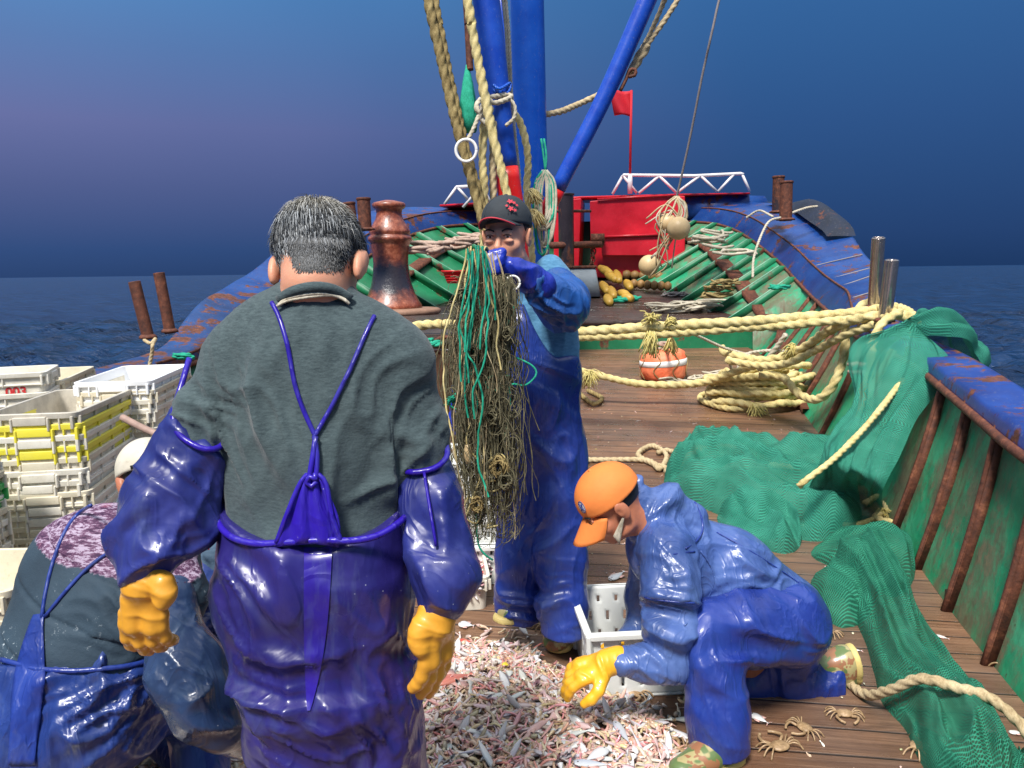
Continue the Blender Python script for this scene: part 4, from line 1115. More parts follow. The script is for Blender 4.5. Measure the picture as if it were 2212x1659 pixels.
    F_ = [(P(560, 900, 1.4), .12, (1, 0, .25), .05, .007), (P(500, 900, 1.4), .09, (1, 0, .5), .035, .006), (P(870, 900, 1.4), .10, (1, 0, -.5), .035, .007),
          (P(600, 1080, 1.38), .13, (1, 0, .3), .055, .007), (P(780, 1080, 1.38), .14, (1, 0, -.3), .06, .007), (P(850, 1060, 1.4), .08, (.6, 0, -.8), .04, .006),
          (P(430, 900, 1.42), .06, (.5, 0, .9), .03, .005), (P(915, 960, 1.44), .06, (.2, 0, .9), .03, .005), (P(680, 760, 1.4), .12, (1, 0, 0), .06, .003)]
    shirt = sculpt(f, 'shirt', K['tee'], root, F_, (.0025, 14), 1, 11)
    bs = bvh_of([body, shirt])
    draped(root, bs, [(606, 652), (626, 632), (658, 621), (690, 618), (724, 626), (756, 652)], .010, K['tee'], 'collar', 1.42)
    for i, dy in enumerate((0, 6)):
        draped(root, bs, [(602, 668), (620, 648+dy), (655, 634+dy), (690, 630+dy), (724, 640-dy*.6), (754, 664)], .0028, K['rope_w'], 'neck_cord', 1.42, lift=.010)
    # oilskin bib trousers
    bib = root
    lo, hi = bounds([P(480, 1100, 1.5), P(900, 1100, 1.5), Vector((-.45, 1.5, .02)), Vector((-.1, 1.4, .05)), Vector((-.3, 1.64, .5))], .14); f = Field(lo, hi, .0068)
    f.cap(T(P(674, 1120, 1.475)), T(P(684, 1290, 1.465)), .186, .181, .03, flat=((0, 1, 0), 1.42))
    f.cap(T(P(684, 1290, 1.465)), T(P(712, 1500, 1.455)), .181, .152, .05, flat=((0, 1, 0), 1.28))
    f.cap(T(P(712, 1500, 1.455)), T(P(716, 1575, 1.45)), .150, .150, .05, flat=((0, 1, 0), 1.25))
    cl = P(628, 1600, 1.46); cr_ = P(812, 1600, 1.46)
    f.chain([T(P(640, 1470, 1.46)), T(cl), (-.40, 1.47, .35), (-.41, 1.47, .06)], [.1, .088, .085, .10], .03); f.chain([T(P(800, 1470, 1.46)), T(cr_), (-.25, 1.47, .35), (-.25, 1.47, .06)], [.1, .092, .085, .10], .03)
    x0, z0 = P(690, 1172, 1.37).x, P(690, 1172, 1.37).z
    def top(X, Y, Z):
        q = (X-x0); side = np.clip(np.abs(q)/.19, 0, 1)
        zt = z0-.008+.055*side**2.4+.07*np.clip((Y-1.42)/.15, 0, 1)+.014*(q > 0)*side
        return Z-zt
    f.cutfn(top, .005)
    F_ = [(P(560, 1360, 1.34), .14, (.5, 0, 1), .08, .006), (P(540, 1480, 1.34), .10, (.3, 0, 1), .05, .009), (P(610, 1500, 1.34), .09, (1, 0, .2), .05, .006),
          (P(800, 1480, 1.33), .16, (.9, 0, -.5), .09, .009), (P(870, 1540, 1.36), .13, (1, 0, .15), .03, .007), (P(880, 1400, 1.36), .12, (1, 0, .1), .05, .006),
          (P(520, 1300, 1.37), .10, (.8, 0, .6), .06, .008), (P(700, 1590, 1.36), .10, (.4, 0, 1), .045, .010), (P(760, 1330, 1.32), .15, (1, 0, .3), .12, .005), (P(600, 1220, 1.35), .08, (.6, 0, .8), .05, .004)]
    o = sculpt(f, 'oilskin_bib', K['oil_purple'], root, F_, (.007, 5, (1, 1, .5)), 1, 5)
    rimtube(o, [P(488, 1050, 1.50), P(470, 1090, 1.45), P(474, 1132, 1.405), P(500, 1160, 1.37), P(550, 1174, 1.348), P(610, 1172, 1.34), P(690, 1167, 1.336), P(760, 1168, 1.34), P(815, 1157, 1.355), P(858, 1132, 1.385), P(884, 1104, 1.44), P(890, 1075, 1.5)], .0065, K['oil_bright'])
    # back yoke tapering up to the strap loop
    G = []
    for t in np.linspace(0, 1, 12):
        w = 68*(1-t)+19*t+ (8*math.sin(t*3)); cx = 664+14*t; y = 1172-150*t
        G.append([tuple(P(cx+w*u+(6 if u > .5 else 0)*math.sin(t*5), y+10*abs(u)*(1-t), 1.341+.012*t-.010*(1-u*u)+.005*math.sin(u*9+t*4))) for u in np.linspace(-1, 1, 15)])
    b = MB().grid(G, True).build('back_yoke', K['oil_bright'], root, smooth=True); q = b.modifiers.new('t', 'SOLIDIFY'); q.thickness = .004; q.offset = 0
    rimtube(b, [P(597, 1172, 1.338), P(620, 1110, 1.336), P(648, 1045, 1.342), P(668, 1024, 1.344), P(690, 1026, 1.344), P(706, 1050, 1.342), P(716, 1110, 1.336), P(738, 1172, 1.336)], .0045, K['oil_bright'], 'rim')
    rimtube(b, [P(672+12*math.cos(a), 1040+11*math.sin(a), 1.334) for a in np.linspace(0, 6.0, 12)], .0045, K['oil_bright'], 'eyelet')
    V = []
    for q in ([(683, 948), (645, 860), (632, 800), (618, 730), (602, 680), (588, 655)], [(676, 948), (715, 880), (748, 815), (775, 755), (795, 710), (808, 684)]):
        draped(root, bs, q, .0044, K['oil_bright'], 'shoulder_strap', 1.4)
    draped(root, bs, [(680, 945), (676, 975), (672, 1005), (672, 1042)], .005, K['oil_bright'], 'strap_loop', 1.36, lift=.01)
    draped(root, bs, [(680, 1040), (684, 1000), (682, 960), (678, 945)], .005, K['oil_bright'], 'strap_loop', 1.36, lift=.008)
    # the bright doubled band down the middle of the back
    G = []
    for t in np.linspace(0, 1, 22):
        y = 1165+370*t; a = 657-4*t+10*t**3; b_ = 718-14*t-34*t**3
        G.append([P(a+(b_-a)*u, y, 1.3) for u in np.linspace(0, 1, 6)])
    ev = o.data; import mathutils
    bvh = mathutils.bvhtree.BVHTree.FromPolygons([tuple(v.co+wloc(root)) for v in ev.vertices], [tuple(p.vertices) for p in ev.polygons])
    H = []
    for row in G:
        r_ = []
        for q in row:
            d = (q-CAM).normalized(); h_ = bvh.ray_cast(CAM, d)
            r_.append(tuple((h_[0] if h_[0] is not None else q)-d*.004))
        H.append(r_)
    MB().grid(H, True).build('back_band', K['oil_band'], o, smooth=True)
    # long oilskin sleeves
    lo, hi = bounds([P(400, 880, 1.47), P(310, 1240, 1.36), P(480, 960, 1.46)], .13); f = Field(lo, hi, .0055)
    f.chain([T(P(437, 918, 1.47)), T(P(405, 1010, 1.45)), T(P(350, 1110, 1.42)), T(P(322, 1170, 1.39)), T(P(314, 1225, 1.37))], [.064, .074, .078, .062, .045], .02)
    f.cap(T(P(360, 1120, 1.42)), T(P(290, 1150, 1.42)), .05, .035, .03); f.cap(T(P(400, 1100, 1.42)), T(P(418, 1130, 1.43)), .05, .04, .03)
    f.cutfn(lambda X, Y, Z: (X-P(437, 940, 1.47).x)*.42+(Z-P(437, 940, 1.47).z)*.9-(.06*np.clip(-(X-P(440, 935, 1.47).x)/.06, 0, 1.6)), .005)
    F_ = [(P(380, 1060, 1.36), .12, (.75, 0, .65), .07, .008), (P(340, 1150, 1.34), .10, (.5, 0, -.8), .05, .011), (P(330, 1200, 1.32), .07, (1, 0, -.1), .035, .006), (P(440, 1060, 1.38), .07, (.9, 0, -.4), .04, .007)]
    o = sculpt(f, 'oilskin_sleeve', K['oil_sleeve'], root, F_, (.006, 8), 1, 21)
    rimtube(o, [P(409, 775, 1.50), P(393, 830, 1.46), P(376, 890, 1.43), P(378, 925, 1.41), P(400, 950, 1.39), P(440, 970, 1.385), P(470, 968, 1.40), P(489, 952, 1.43), P(494, 935, 1.46)], .006, K['oil_bright'])
    lo, hi = bounds([P(900, 960, 1.5), P(945, 1300, 1.38)], .13); f = Field(lo, hi, .0055)
    f.chain([T(P(914, 1005, 1.495)), T(P(930, 1090, 1.47)), T(P(948, 1170, 1.44)), T(P(958, 1235, 1.41)), T(P(950, 1296, 1.39))], [.058, .061, .062, .062, .042], .02)
    f.cut(T(P(914, 1000, 1.49)), (-.1, 0, 1), .005)
    F_ = [(P(950, 1220, 1.36), .08, (.9, 0, .5), .04, .009), (P(930, 1110, 1.40), .10, (1, 0, .05), .05, .006), (P(960, 1270, 1.34), .05, (1, 0, .2), .03, .007)]
    o = sculpt(f, 'oilskin_sleeve', K['oil_sleeve'], root, F_, (.006, 8), 1, 22)
    rimtube(o, [P(963, 955, 1.50), P(966, 985, 1.46), P(945, 1008, 1.435), P(915, 1018, 1.425), P(885, 1020, 1.43), P(868, 1014, 1.455), P(864, 1005, 1.49)], .006, K['oil_bright'])
    rimtube(o, [P(916, 1020, 1.42), P(924, 1070, 1.40), P(934, 1130, 1.375), P(942, 1180, 1.365)], .003, K['oil_bright'], 'seam')
    # yellow rubber gloves
    w = P(318, 1232, 1.37); f = Field(np.array(w)-.2, np.array(w)+.2, .0034)
    f.cap(T(P(322, 1222, 1.37)), T(P(312, 1262, 1.36)), .036, .038, .02)
    hand(f, P(312, 1250, 1.36), (-.10, .0, -1), (.12, 1, .0), -1, .0118, (.30, .34, .38, .42), .012, 1.06, -1)
    q = P(318, 1262, 1.35); f.chain([T(P(330, 1250, 1.345)), T(P(352, 1262, 1.335)), T(P(359, 1285, 1.33)), T(P(352, 1300, 1.33))], [.022, .019, .017, .015], .012)
    sculpt(f, 'glove', K['yellow'], root, [(P(315, 1290, 1.33), .05, (.3, 0, 1), .025, .002)], (.001, 22), 1, 31)
    w = P(944, 1298, 1.38); f = Field(np.array(w)-.22, np.array(w)+.2, .0034)
    f.cap(T(P(948, 1292, 1.385)), T(P(944, 1330, 1.375)), .034, .038, .02)
    hand(f, P(944, 1318, 1.375), (-.04, .0, -1), (-.85, .5, 0), 1, .0125, (.22, .18, .2, .26), .0, 1.08, -1)
    f.chain([T(P(925, 1335, 1.36)), T(P(908, 1360, 1.345)), T(P(903, 1385, 1.34)), T(P(908, 1402, 1.335))], [.022, .018, .017, .0155], .012)
    sculpt(f, 'glove', K['yellow'], root, [(P(940, 1350, 1.34), .05, (.5, 0, 1), .025, .002)], (.001, 22), 1, 32)
    for q, x in ((fl_, -.42), (fr_, -.26)): boot(root, (x, 1.42, 0.0), (x+.02, 1.68, .0), (0, 0, 1), K['boot'])
man_a()
# ---------------- man B: standing, smiling, holding up the tangled net
Dm = 2.95
def man_b():
    D = Dm
    root = person('smiling man in charcoal cap and blue bib holding up a tangled bunch of net', Vector((P(1165, 1370, D).x, D, 0)))
    hc = P(1094, 512, D-.06); B = basis((-.30, -.95, -.06), (-.03, -.05, 1)); s = 1.0
    nb = P(1135, 625, D+.04)
    sR, sL = P(1206, 605, D+.04), P(1078, 640, D+.02)     # image-right shoulder and the far one
    elb, wr = P(1212, 664, D-.26), P(1122, 590, D-.40)
    ch, wa, hp = P(1158, 700, D+.05), P(1170, 860, D+.04), P(1172, 960, D+.03)
    e2, w2 = P(1030, 770, D-.02), P(1000, 850, D-.2)
    kl, al = P(1125, 1150, D-.03), P(1118, 1322, D-.04); kr, ar = P(1207, 1170, D-.05), P(1218, 1340, D-.12)
    J = [([nb, ch, wa, hp], [.055, .09, .09, .09]), ([sL, nb, sR], [.035, .04, .035]), ([sR, elb, wr], [.035, .03, .022]), ([sL, e2, w2], [.035, .03, .022]),
         ([hp, kl, al], [.07, .045, .032]), ([hp, kr, ar], [.07, .045, .032])]
    body, L = under_body(root, hc, B, s, J, .022, .0035, 'skin')
    eyes(root, L, s, B, .12)
    # cheek creases of the smile
    f = Field(np.array(L(0, -.01, .0))-.13, np.array(L(0, -.01, .0))+.13, .004)
    scalp(root, L, B, s, K['black'], lambda x, y, z: np.maximum(-(z+.01)+1.6*np.maximum(y+.01, 0), 0*x-1), g=1.03)
    cp = baseball(root, HF(L(0, 0, .014), basis((-.38, -.92, .10), (-.03, .08, 1)), 1.04), basis((-.38, -.92, .10), (-.03, .08, 1)), 1.04, K['capdark'], .066, rimmat=K['pink'], z0=.038, droop=.12)
    # the red printed blossoms on the cap
    for (a, e, r_) in ((.95, .55, .012), (.80, .50, .008), (.70, .40, .006), (1.1, .36, .006), (.95, .25, .011), (.8, .2, .007)):
        ang = a; 
        c = HF(L(0, 0, .014), basis((-.38, -.92, .10), (-.03, .08, 1)), 1.06)(.0925*math.cos(ang)*math.cos(e)*-1, -.008+.112*math.sin(ang)*math.cos(e), .042+.096*math.sin(e))
        n_ = unit(c-L(0, -.008, .042)); G = []
        x_ = unit(np.cross(n_, (0, 0, 1.))); y_ = np.cross(n_, x_)
        p = [c+n_*.0015+(x_*math.cos(t)+y_*math.sin(t))*r_*(.75+.3*math.cos(5*t)) for t in np.linspace(0, 2*math.pi, 26)[:-1]]
        mb = MB(); mb.add([tuple(q) for q in p], [tuple(range(25))]); mb.build('blossom_print', K['pink'], cp)
    # faded blue jacket
    lo, hi = bounds([sR, sL, elb, wr, ch, P(1175, 800, D), nb], .2); f = Field(lo, hi, .0075)
    f.cap(T(P(1095, 650, D+.04)), T(P(1198, 622, D+.05)), .075, .08, .04)
    f.cap(T(P(1155, 690, D+.05)), T(P(1170, 830, D+.04)), .14, .145, .05, flat=((0, 1, 0), 1.25))
    f.cap(T(P(1195, 660, D+.05)), T(P(1202, 780, D+.04)), .085, .075, .05)
    f.cap(T(P(1140, 615, D+.05)), T(P(1185, 600, D+.05)), .055, k=.04); f.cap(T(P(1190, 575, D+.05)), T(P(1215, 640, D+.04)), .045, .07, .04)
    F_ = [(P(1170, 720, D-.08), .12, (1, 0, .1), .06, .008), (P(1200, 760, D-.08), .10, (1, 0, -.2), .045, .008)]
    o = sculpt(f, 'jacket', K['denim'], root, F_, (.006, 7), 1, 3)
    # raised oilskin sleeve and rubber glove
    lo, hi = bounds([sR, elb, wr], .15); f = Field(lo, hi, .0055)
    f.chain([T(P(1205, 622, D-.0)), T(P(1218, 650, D-.14)), T(P(1214, 662, D-.24)), T(P(1188, 640, D-.32)), T(P(1160, 612, D-.37))], [.078, .085, .082, .066, .05], .04)
    F_ = [(P(1190, 645, D-.38), .10, (.6, 0, .8), .045, .010), (P(1222, 670, D-.30), .08, (.9, 0, .3), .035, .007), (P(1170, 620, D-.4), .05, (.8, 0, -.5), .028, .006)]
    o = sculpt(f, 'oilskin_sleeve', K['oil_arm'], root, F_, (.006, 8), 1, 7)
    w = np.array(T(P(1120, 578, D-.42))); f = Field(w-.2, w+.2, .0034)
    f.chain([T(P(1168, 618, D-.375)), T(P(1142, 600, D-.40)), T(P(1118, 586, D-.42))], [.052, .046, .042], .02)
    hand(f, P(1122, 588, D-.42), (-1, -.15, .22), (-.1, -.35, -1), -1, .013, (.95, 1.0, 1.0, .95), .0, .95, .8)
    f.cap(T(P(1108, 582, D-.44)), T(P(1066, 566, D-.46)), .034, .030, .02)
    for i in range(4): f.cap(T(P(1085-11*i, 545+3*i, D-.47)), T(P(1074-9*i, 585+2*i, D-.49)), .0165, .0155, .007)
    sculpt(f, 'glove', K['gloveblue'], root, [(P(1100, 575, D-.48), .05, (.8, 0, .4), .03, .004), (P(1150, 600, D-.45), .05, (1, 0, .4), .022, .005)], (.001, 20), 1, 9)
    # other sleeve and glove, behind the net
    lo, hi = bounds([sL, e2, w2], .13); f = Field(lo, hi, .007)
    f.chain([T(sL), T(e2), T(w2)], [.07, .062, .045], .03); sculpt(f, 'oilskin_sleeve', K['oil_arm'], root, None, (.006, 8), 1, 8)
    f = Field(np.array(w2)-.2, np.array(w2)+.2, .004)
    hand(f, P(998, 855, D-.2), (-.25, -.1, -1), (.8, -.4, -.2), 1, .015, (.6, .7, .7, .7), .0, 1.05, .7)
    f.cap(T(w2), T(P(996, 872, D-.2)), .042, .04, .02); sculpt(f, 'glove', K['gloveblue'], root, None, (.001, 20), 1)
    # blue bib trousers
    lo, hi = bounds([P(1060, 700, D), P(1262, 1370, D), P(1110, 1330, D-.15), P(1220, 1375, D-.2)], .16); f = Field(lo, hi, .0078)
    f.cap(T(P(1160, 800, D+.02)), T(P(1166, 960, D+.02)), .168, .160, .04, flat=((0, 1, 0), 1.2))
    f.cap(T(P(1130, 720, D+.0)), T(P(1140, 860, D+.0)), .135, .15, .03, flat=((0, 1, 0), 1.15))
    f.chain([T(P(1130, 960, D+.02)), T(P(1122, 1080, D+.0)), T(P(1120, 1200, D-.02)), T(P(1121, 1300, D-.03)), T(P(1124, 1350, D-.03))], [.11, .1, .09, .086, .082], .035)
    f.chain([T(P(1200, 960, D+.02)), T(P(1207, 1080, D-.03)), T(P(1212, 1200, D-.08)), T(P(1218, 1310, D-.14)), T(P(1218, 1370, D-.16))], [.115, .108, .096, .088, .084], .035)
    xa, za = P(1236, 768, D).x, P(1236, 768, D).z; xb, zb_ = P(1120, 655, D).x, P(1120, 655, D).z
    def top(X, Y, Z):
        u = np.clip((xa-X)/(xa-xb), 0, 1.1); zt = za+(zb_-za)*np.clip((u-.30)/.6, 0, 1)**1.7
        return Z-zt
    f.cutfn(top, .006)
    f.cut((0, 0, .115), (0, 0, -1), .005)
    F_ = [(P(1120, 1290, D-.1), .09, (.2, 0, 1), .045, .013), (P(1215, 1310, D-.22), .10, (.25, 0, 1), .045, .013), (P(1180, 1000, D-.1), .16, (1, 0, .25), .08, .010),
          (P(1190, 850, D-.12), .14, (.6, 0, .8), .09, .006), (P(1130, 1120, D-.1), .14, (1, 0, .15), .07, .009), (P(1205, 1150, D-.15), .16, (1, 0, -.2), .07, .009), (P(1225, 900, D-.1), .1, (1, 0, -.1), .05, .007)]
    o = sculpt(f, 'oilskin_bib', K['oil_blue'], root, F_, (.007, 6, (1, 1, .6)), 1, 13)
    rimtube(root, [P(1110, 640, D-.13), P(1135, 600, D-.14), P(1150, 570, D-.06)], .004, K['oil_bright'], 'shoulder_strap')
    rimtube(o, [P(1108, 652+6*math.sin(a), D-.155) + Vector((.009*math.cos(a), 0, .0)) for a in np.linspace(0, 6, 9)], .003, K['oil_bright'], 'eyelet')
    boot(root, P(1160, 1332, D+.02)*1, P(1072, 1342, D-.10)*1, (0, 0, 1), K['boot'], 1.0)
    boot(root, PZ(1232, 1375, .012), PZ(1196, 1408, .012), (0, 0, 1), K['boot'], 1.0)
K['pink'] = plain('cap_print_red', srgb(198, 50, 66), .7, .1)
man_b()

# ---------------- man C: kneeling on one knee, bent over the catch
def man_c():
    root = person('man in orange cap and blue oilskin jacket kneeling on one knee over the catch', PD(1600, 1600))
    hc = P(1322, 1088, 2.42); B = basis((-.80, -.12, -.58), (-.52, -.08, .85)); s = 1.0
    nb = P(1385, 1120, 2.46)
    sh, shf = P(1440, 1185, 2.36), P(1420, 1190, 2.66); mid, hp = P(1560, 1225, 2.52), P(1690, 1310, 2.52)
    el, wr = P(1455, 1430, 2.26), P(1342, 1425, 2.24); elf, wrf = P(1395, 1350, 2.72), P(1330, 1400, 2.6)
    kn, an = P(1528, 1365, 2.30), P(1556, 1600, 2.20); kb, ab = P(1600, 1478, 2.6), P(1810, 1475, 2.62)
    J = [([nb, P(1470, 1170, 2.5), mid, hp], [.055, .08, .09, .09]), ([sh, nb, shf], [.035, .04, .035]), ([sh, el, wr], [.035, .03, .022]), ([shf, elf, wrf], [.035, .03, .022]),
         ([hp, kn, an], [.07, .05, .035]), ([hp, kb, ab], [.07, .045, .03])]
    body, L = under_body(root, hc, B, s, J, .022, .0035, 'skin2')
    eyes(root, L, s, B, .3)
    scalp(root, L, B, s, K['black'], lambda x, y, z: -(z+.02)+1.5*np.maximum(y+.02, 0), g=1.03)
    cp = baseball(root, L, B, s*1.04, K['caporange'], .095, tilt=-.012)
    # white badge with blue emblem on the front of the cap
    dv_ = np.array((-.045, .095, .030)); dv_ = dv_/np.linalg.norm(dv_/np.array((.0915, .1113, .0957))); c0 = HF(hc, B, 1.0)(dv_[0], dv_[1]-.008, dv_[2]+.042); n_ = unit(c0-L(0, -.008, .042)); x_ = unit(np.cross(n_, B[:, 2])); y_ = np.cross(x_, n_)
    def disc(r0, r1, h, mt, nm):
        V = []; 
        for r in (r0, r1):
            for t in np.linspace(0, 2*math.pi, 33)[:-1]:
                q = (x_*math.cos(t)*.8+y_*math.sin(t))*r; V.append(tuple(c0+q-n_*(np.dot(q, q)*4.6)+n_*h))
        link(nm, V, [(i, (i+1) % 32, 32+(i+1) % 32, 32+i) for i in range(32)], mt, cp)
    disc(.0, .021, .003, K['white'], 'badge'); disc(.018, .021, .0042, K['oil_blue'], 'badge_ring'); disc(.008, .0105, .0042, K['oil_blue'], 'badge_emblem')
    rimtube(cp, [c0+x_*.008+y_*.012+n_*.0035, c0+n_*.0045, c0-x_*.008-y_*.012+n_*.0035], .0015, K['oil_blue'], 'badge_emblem'); rimtube(cp, [c0-x_*.008+y_*.012+n_*.0035, c0+n_*.0045, c0+x_*.008-y_*.012+n_*.0035], .0015, K['oil_blue'], 'badge_emblem')
    # pale mask strap hanging from the ear
    G = [[tuple(L(-.088+.020*t*t+.006*math.sin(t*3), .0+.062*t, -.022-.058*t+u*(.008+.030*t))) for u in (-.5, -.17, .17, .5)] for t in np.linspace(0, 1, 9)]
    b = MB().grid(G).build('face_mask', K['rope_w'], root, smooth=True); b.modifiers.new('t', 'SOLIDIFY').thickness = .002
    # oilskin jacket with hood
    lo, hi = bounds([nb, sh, shf, hp, el, wr, elf, P(1780, 1320, 2.5)], .19); f = Field(lo, hi, .0068)
    f.cap(T(P(1440, 1182, 2.50)), T(P(1560, 1240, 2.52)), .138, .148, .05, flat=((0, 1, 0), .92)); f.cap(T(P(1560, 1238, 2.52)), T(P(1680, 1325, 2.52)), .155, .155, .05)
    f.chain([T(sh), T(P(1442, 1260, 2.31)), T(P(1450, 1350, 2.28)), T(el)], [.088, .076, .070, .060], .045)
    f.chain([T(el), T(P(1400, 1440, 2.24)), T(P(1335, 1425, 2.24))], [.060, .049, .044], .03)
    f.chain([T(shf), T(P(1396, 1290, 2.72)), T(elf), T(P(1352, 1385, 2.63))], [.09, .07, .062, .045], .04)
    f.cap(T(P(1385, 1095, 2.46)), T(P(1420, 1115, 2.48)), .062, .09, .04)
    f.chain([T(P(1400, 1080, 2.47)), T(P(1440, 1082, 2.48)), T(P(1496, 1116, 2.48)), T(P(1506, 1140, 2.46))], [.045, .055, .045, .035], .02)
    f.cap(T(P(1360, 1085, 2.45)), T(P(1374, 1150, 2.44)), .028, .03, .02); f.cap(T(P(1376, 1040, 2.47)), T(P(1364, 1090, 2.45)), .022, .03, .02)
    F_ = [(P(1440, 1350, 2.2), .11, (.3, 0, 1), .055, .014), (P(1560, 1290, 2.36), .14, (.25, 0, 1), .04, .010), (P(1660, 1330, 2.34), .14, (.1, 0, 1), .035, .009),
          (P(1430, 1090, 2.42), .09, (.8, 0, -.6), .05, .009), (P(1500, 1180, 2.36), .12, (.8, 0, .6), .08, .008), (P(1400, 1440, 2.2), .08, (1, 0, .2), .03, .007), (P(1470, 1250, 2.2), .10, (1, 0, .2), .06, .009), (P(1640, 1220, 2.36), .12, (.6, 0, 1), .07, .007)]
    jkt = sculpt(f, 'oilskin_jacket', K['oil_jacket'], root, F_, (.010, 6), 1, 41)
    # seams of the shoulder panel
    bj = bvh_of([jkt])
    draped(root, bj, [(1500, 1192), (1456, 1197), (1420, 1206), (1380, 1222)], .003, K['oil_blue'], 'seam', 2.3)
    draped(root, bj, [(1392, 1290), (1440, 1298), (1500, 1302)], .003, K['oil_blue'], 'seam', 2.25)
    bj = bvh_of([jkt])
    draped(root, bj, [(1500, 1085), (1520, 1130), (1512, 1165), (1480, 1185)], .003, K['oil_blue'], 'hood_seam', 2.4)
    draped(root, bj, [(1512, 1190), (1545, 1240), (1530, 1290), (1500, 1330), (1478, 1352)], .003, K['oil_jacket'], 'armhole_seam', 2.3)
    draped(root, bj, [(1548, 1150), (1620, 1190), (1690, 1235), (1740, 1270)], .0022, K['oil_blue'], 'back_seam', 2.4)
    # trousers
    lo, hi = bounds([hp, kn, an, kb, ab, P(1780, 1330, 2.5)], .17); f = Field(lo, hi, .0068)
    f.ell(T(P(1690, 1335, 2.53)), (.15, .17, .14), None, .05)
    f.chain([T(P(1690, 1345, 2.45)), T(P(1610, 1350, 2.38)), T(kn)], [.145, .125, .095], .05)
    f.chain([T(kn), T(P(1540, 1440, 2.26)), T(P(1550, 1540, 2.21)), T(P(1554, 1640, 2.18))], [.095, .090, .090, .090], .035)
    f.cut(T(P(1556, 1614, 2.19)), (0, 0, -1), .005)
    f.chain([T(P(1700, 1380, 2.6)), T(P(1640, 1465, 2.62)), T(kb)], [.12, .09, .07], .05)
    f.chain([T(P(1610, 1476, 2.6)), T(P(1700, 1470, 2.61)), T(P(1800, 1470, 2.62))], [.075, .084, .088], .03); f.cut(T(P(1806, 1470, 2.62)), (1, 0, 0), .005)
    F_ = [(P(1540, 1420, 2.2), .12, (1, 0, .3), .06, .010), (P(1620, 1370, 2.25), .14, (.5, 0, 1), .07, .010), (P(1555, 1540, 2.2), .12, (1, 0, .1), .06, .007), (P(1720, 1470, 2.54), .12, (1, 0, .3), .06, .009), (P(1790, 1470, 2.56), .06, (1, 0, 0), .025, .005), (P(1720, 1340, 2.36), .12, (.4, 0, 1), .06, .008)]
    sculpt(f, 'oilskin_trousers', K['oil_blue'], root, F_, (.008, 6), 1, 43)
    # yellow gloves
    w = np.array(T(P(1318, 1430, 2.24))); f = Field(w-.2, w+.2, .004)
    f.cap(T(P(1336, 1425, 2.24)), T(P(1310, 1432, 2.23)), .042, .043, .02)
    hand(f, P(1318, 1430, 2.23), (-1, -.05, -.30), (-.1, .3, -1), 1, .013, (.4, .45, .5, .5), .012, 1.12, .9)
    sculpt(f, 'glove', K['yellow2'], root, [(P(1290, 1440, 2.2), .05, (.8, 0, .4), .025, .003)], (.001, 20), 1, 44)
    w = np.array(T(P(1340, 1392, 2.6))); f = Field(w-.2, w+.2, .005)
    f.cap(T(P(1350, 1388, 2.62)), T(P(1330, 1400, 2.58)), .036, .036, .02); hand(f, P(1333, 1398, 2.58), (-.8, -.2, -.6), (0, .3, -1), -1, .0145, (.5, .5, .5, .5)); sculpt(f, 'glove', K['yellow2'], root)
    q = P(1552, 1600, 2.17); boot(root, (q.x+.07, q.y+.03, 0), (q.x-.17, q.y-.10, 0), (0, 0, 1), K['boot'], 1.05)
    # rear boot, sole turned towards the right
    h = P(1828, 1440, 2.62); t = P(1842, 1530, 2.66); a = np.array(T(P(1846, 1405, 2.60))); b = np.array((a[0]+.02, a[1]+.03, .03))
    boot(root, a, b, (-1, -.05, -.12), K['boot'], 1.12, shaft=.2)
man_c()

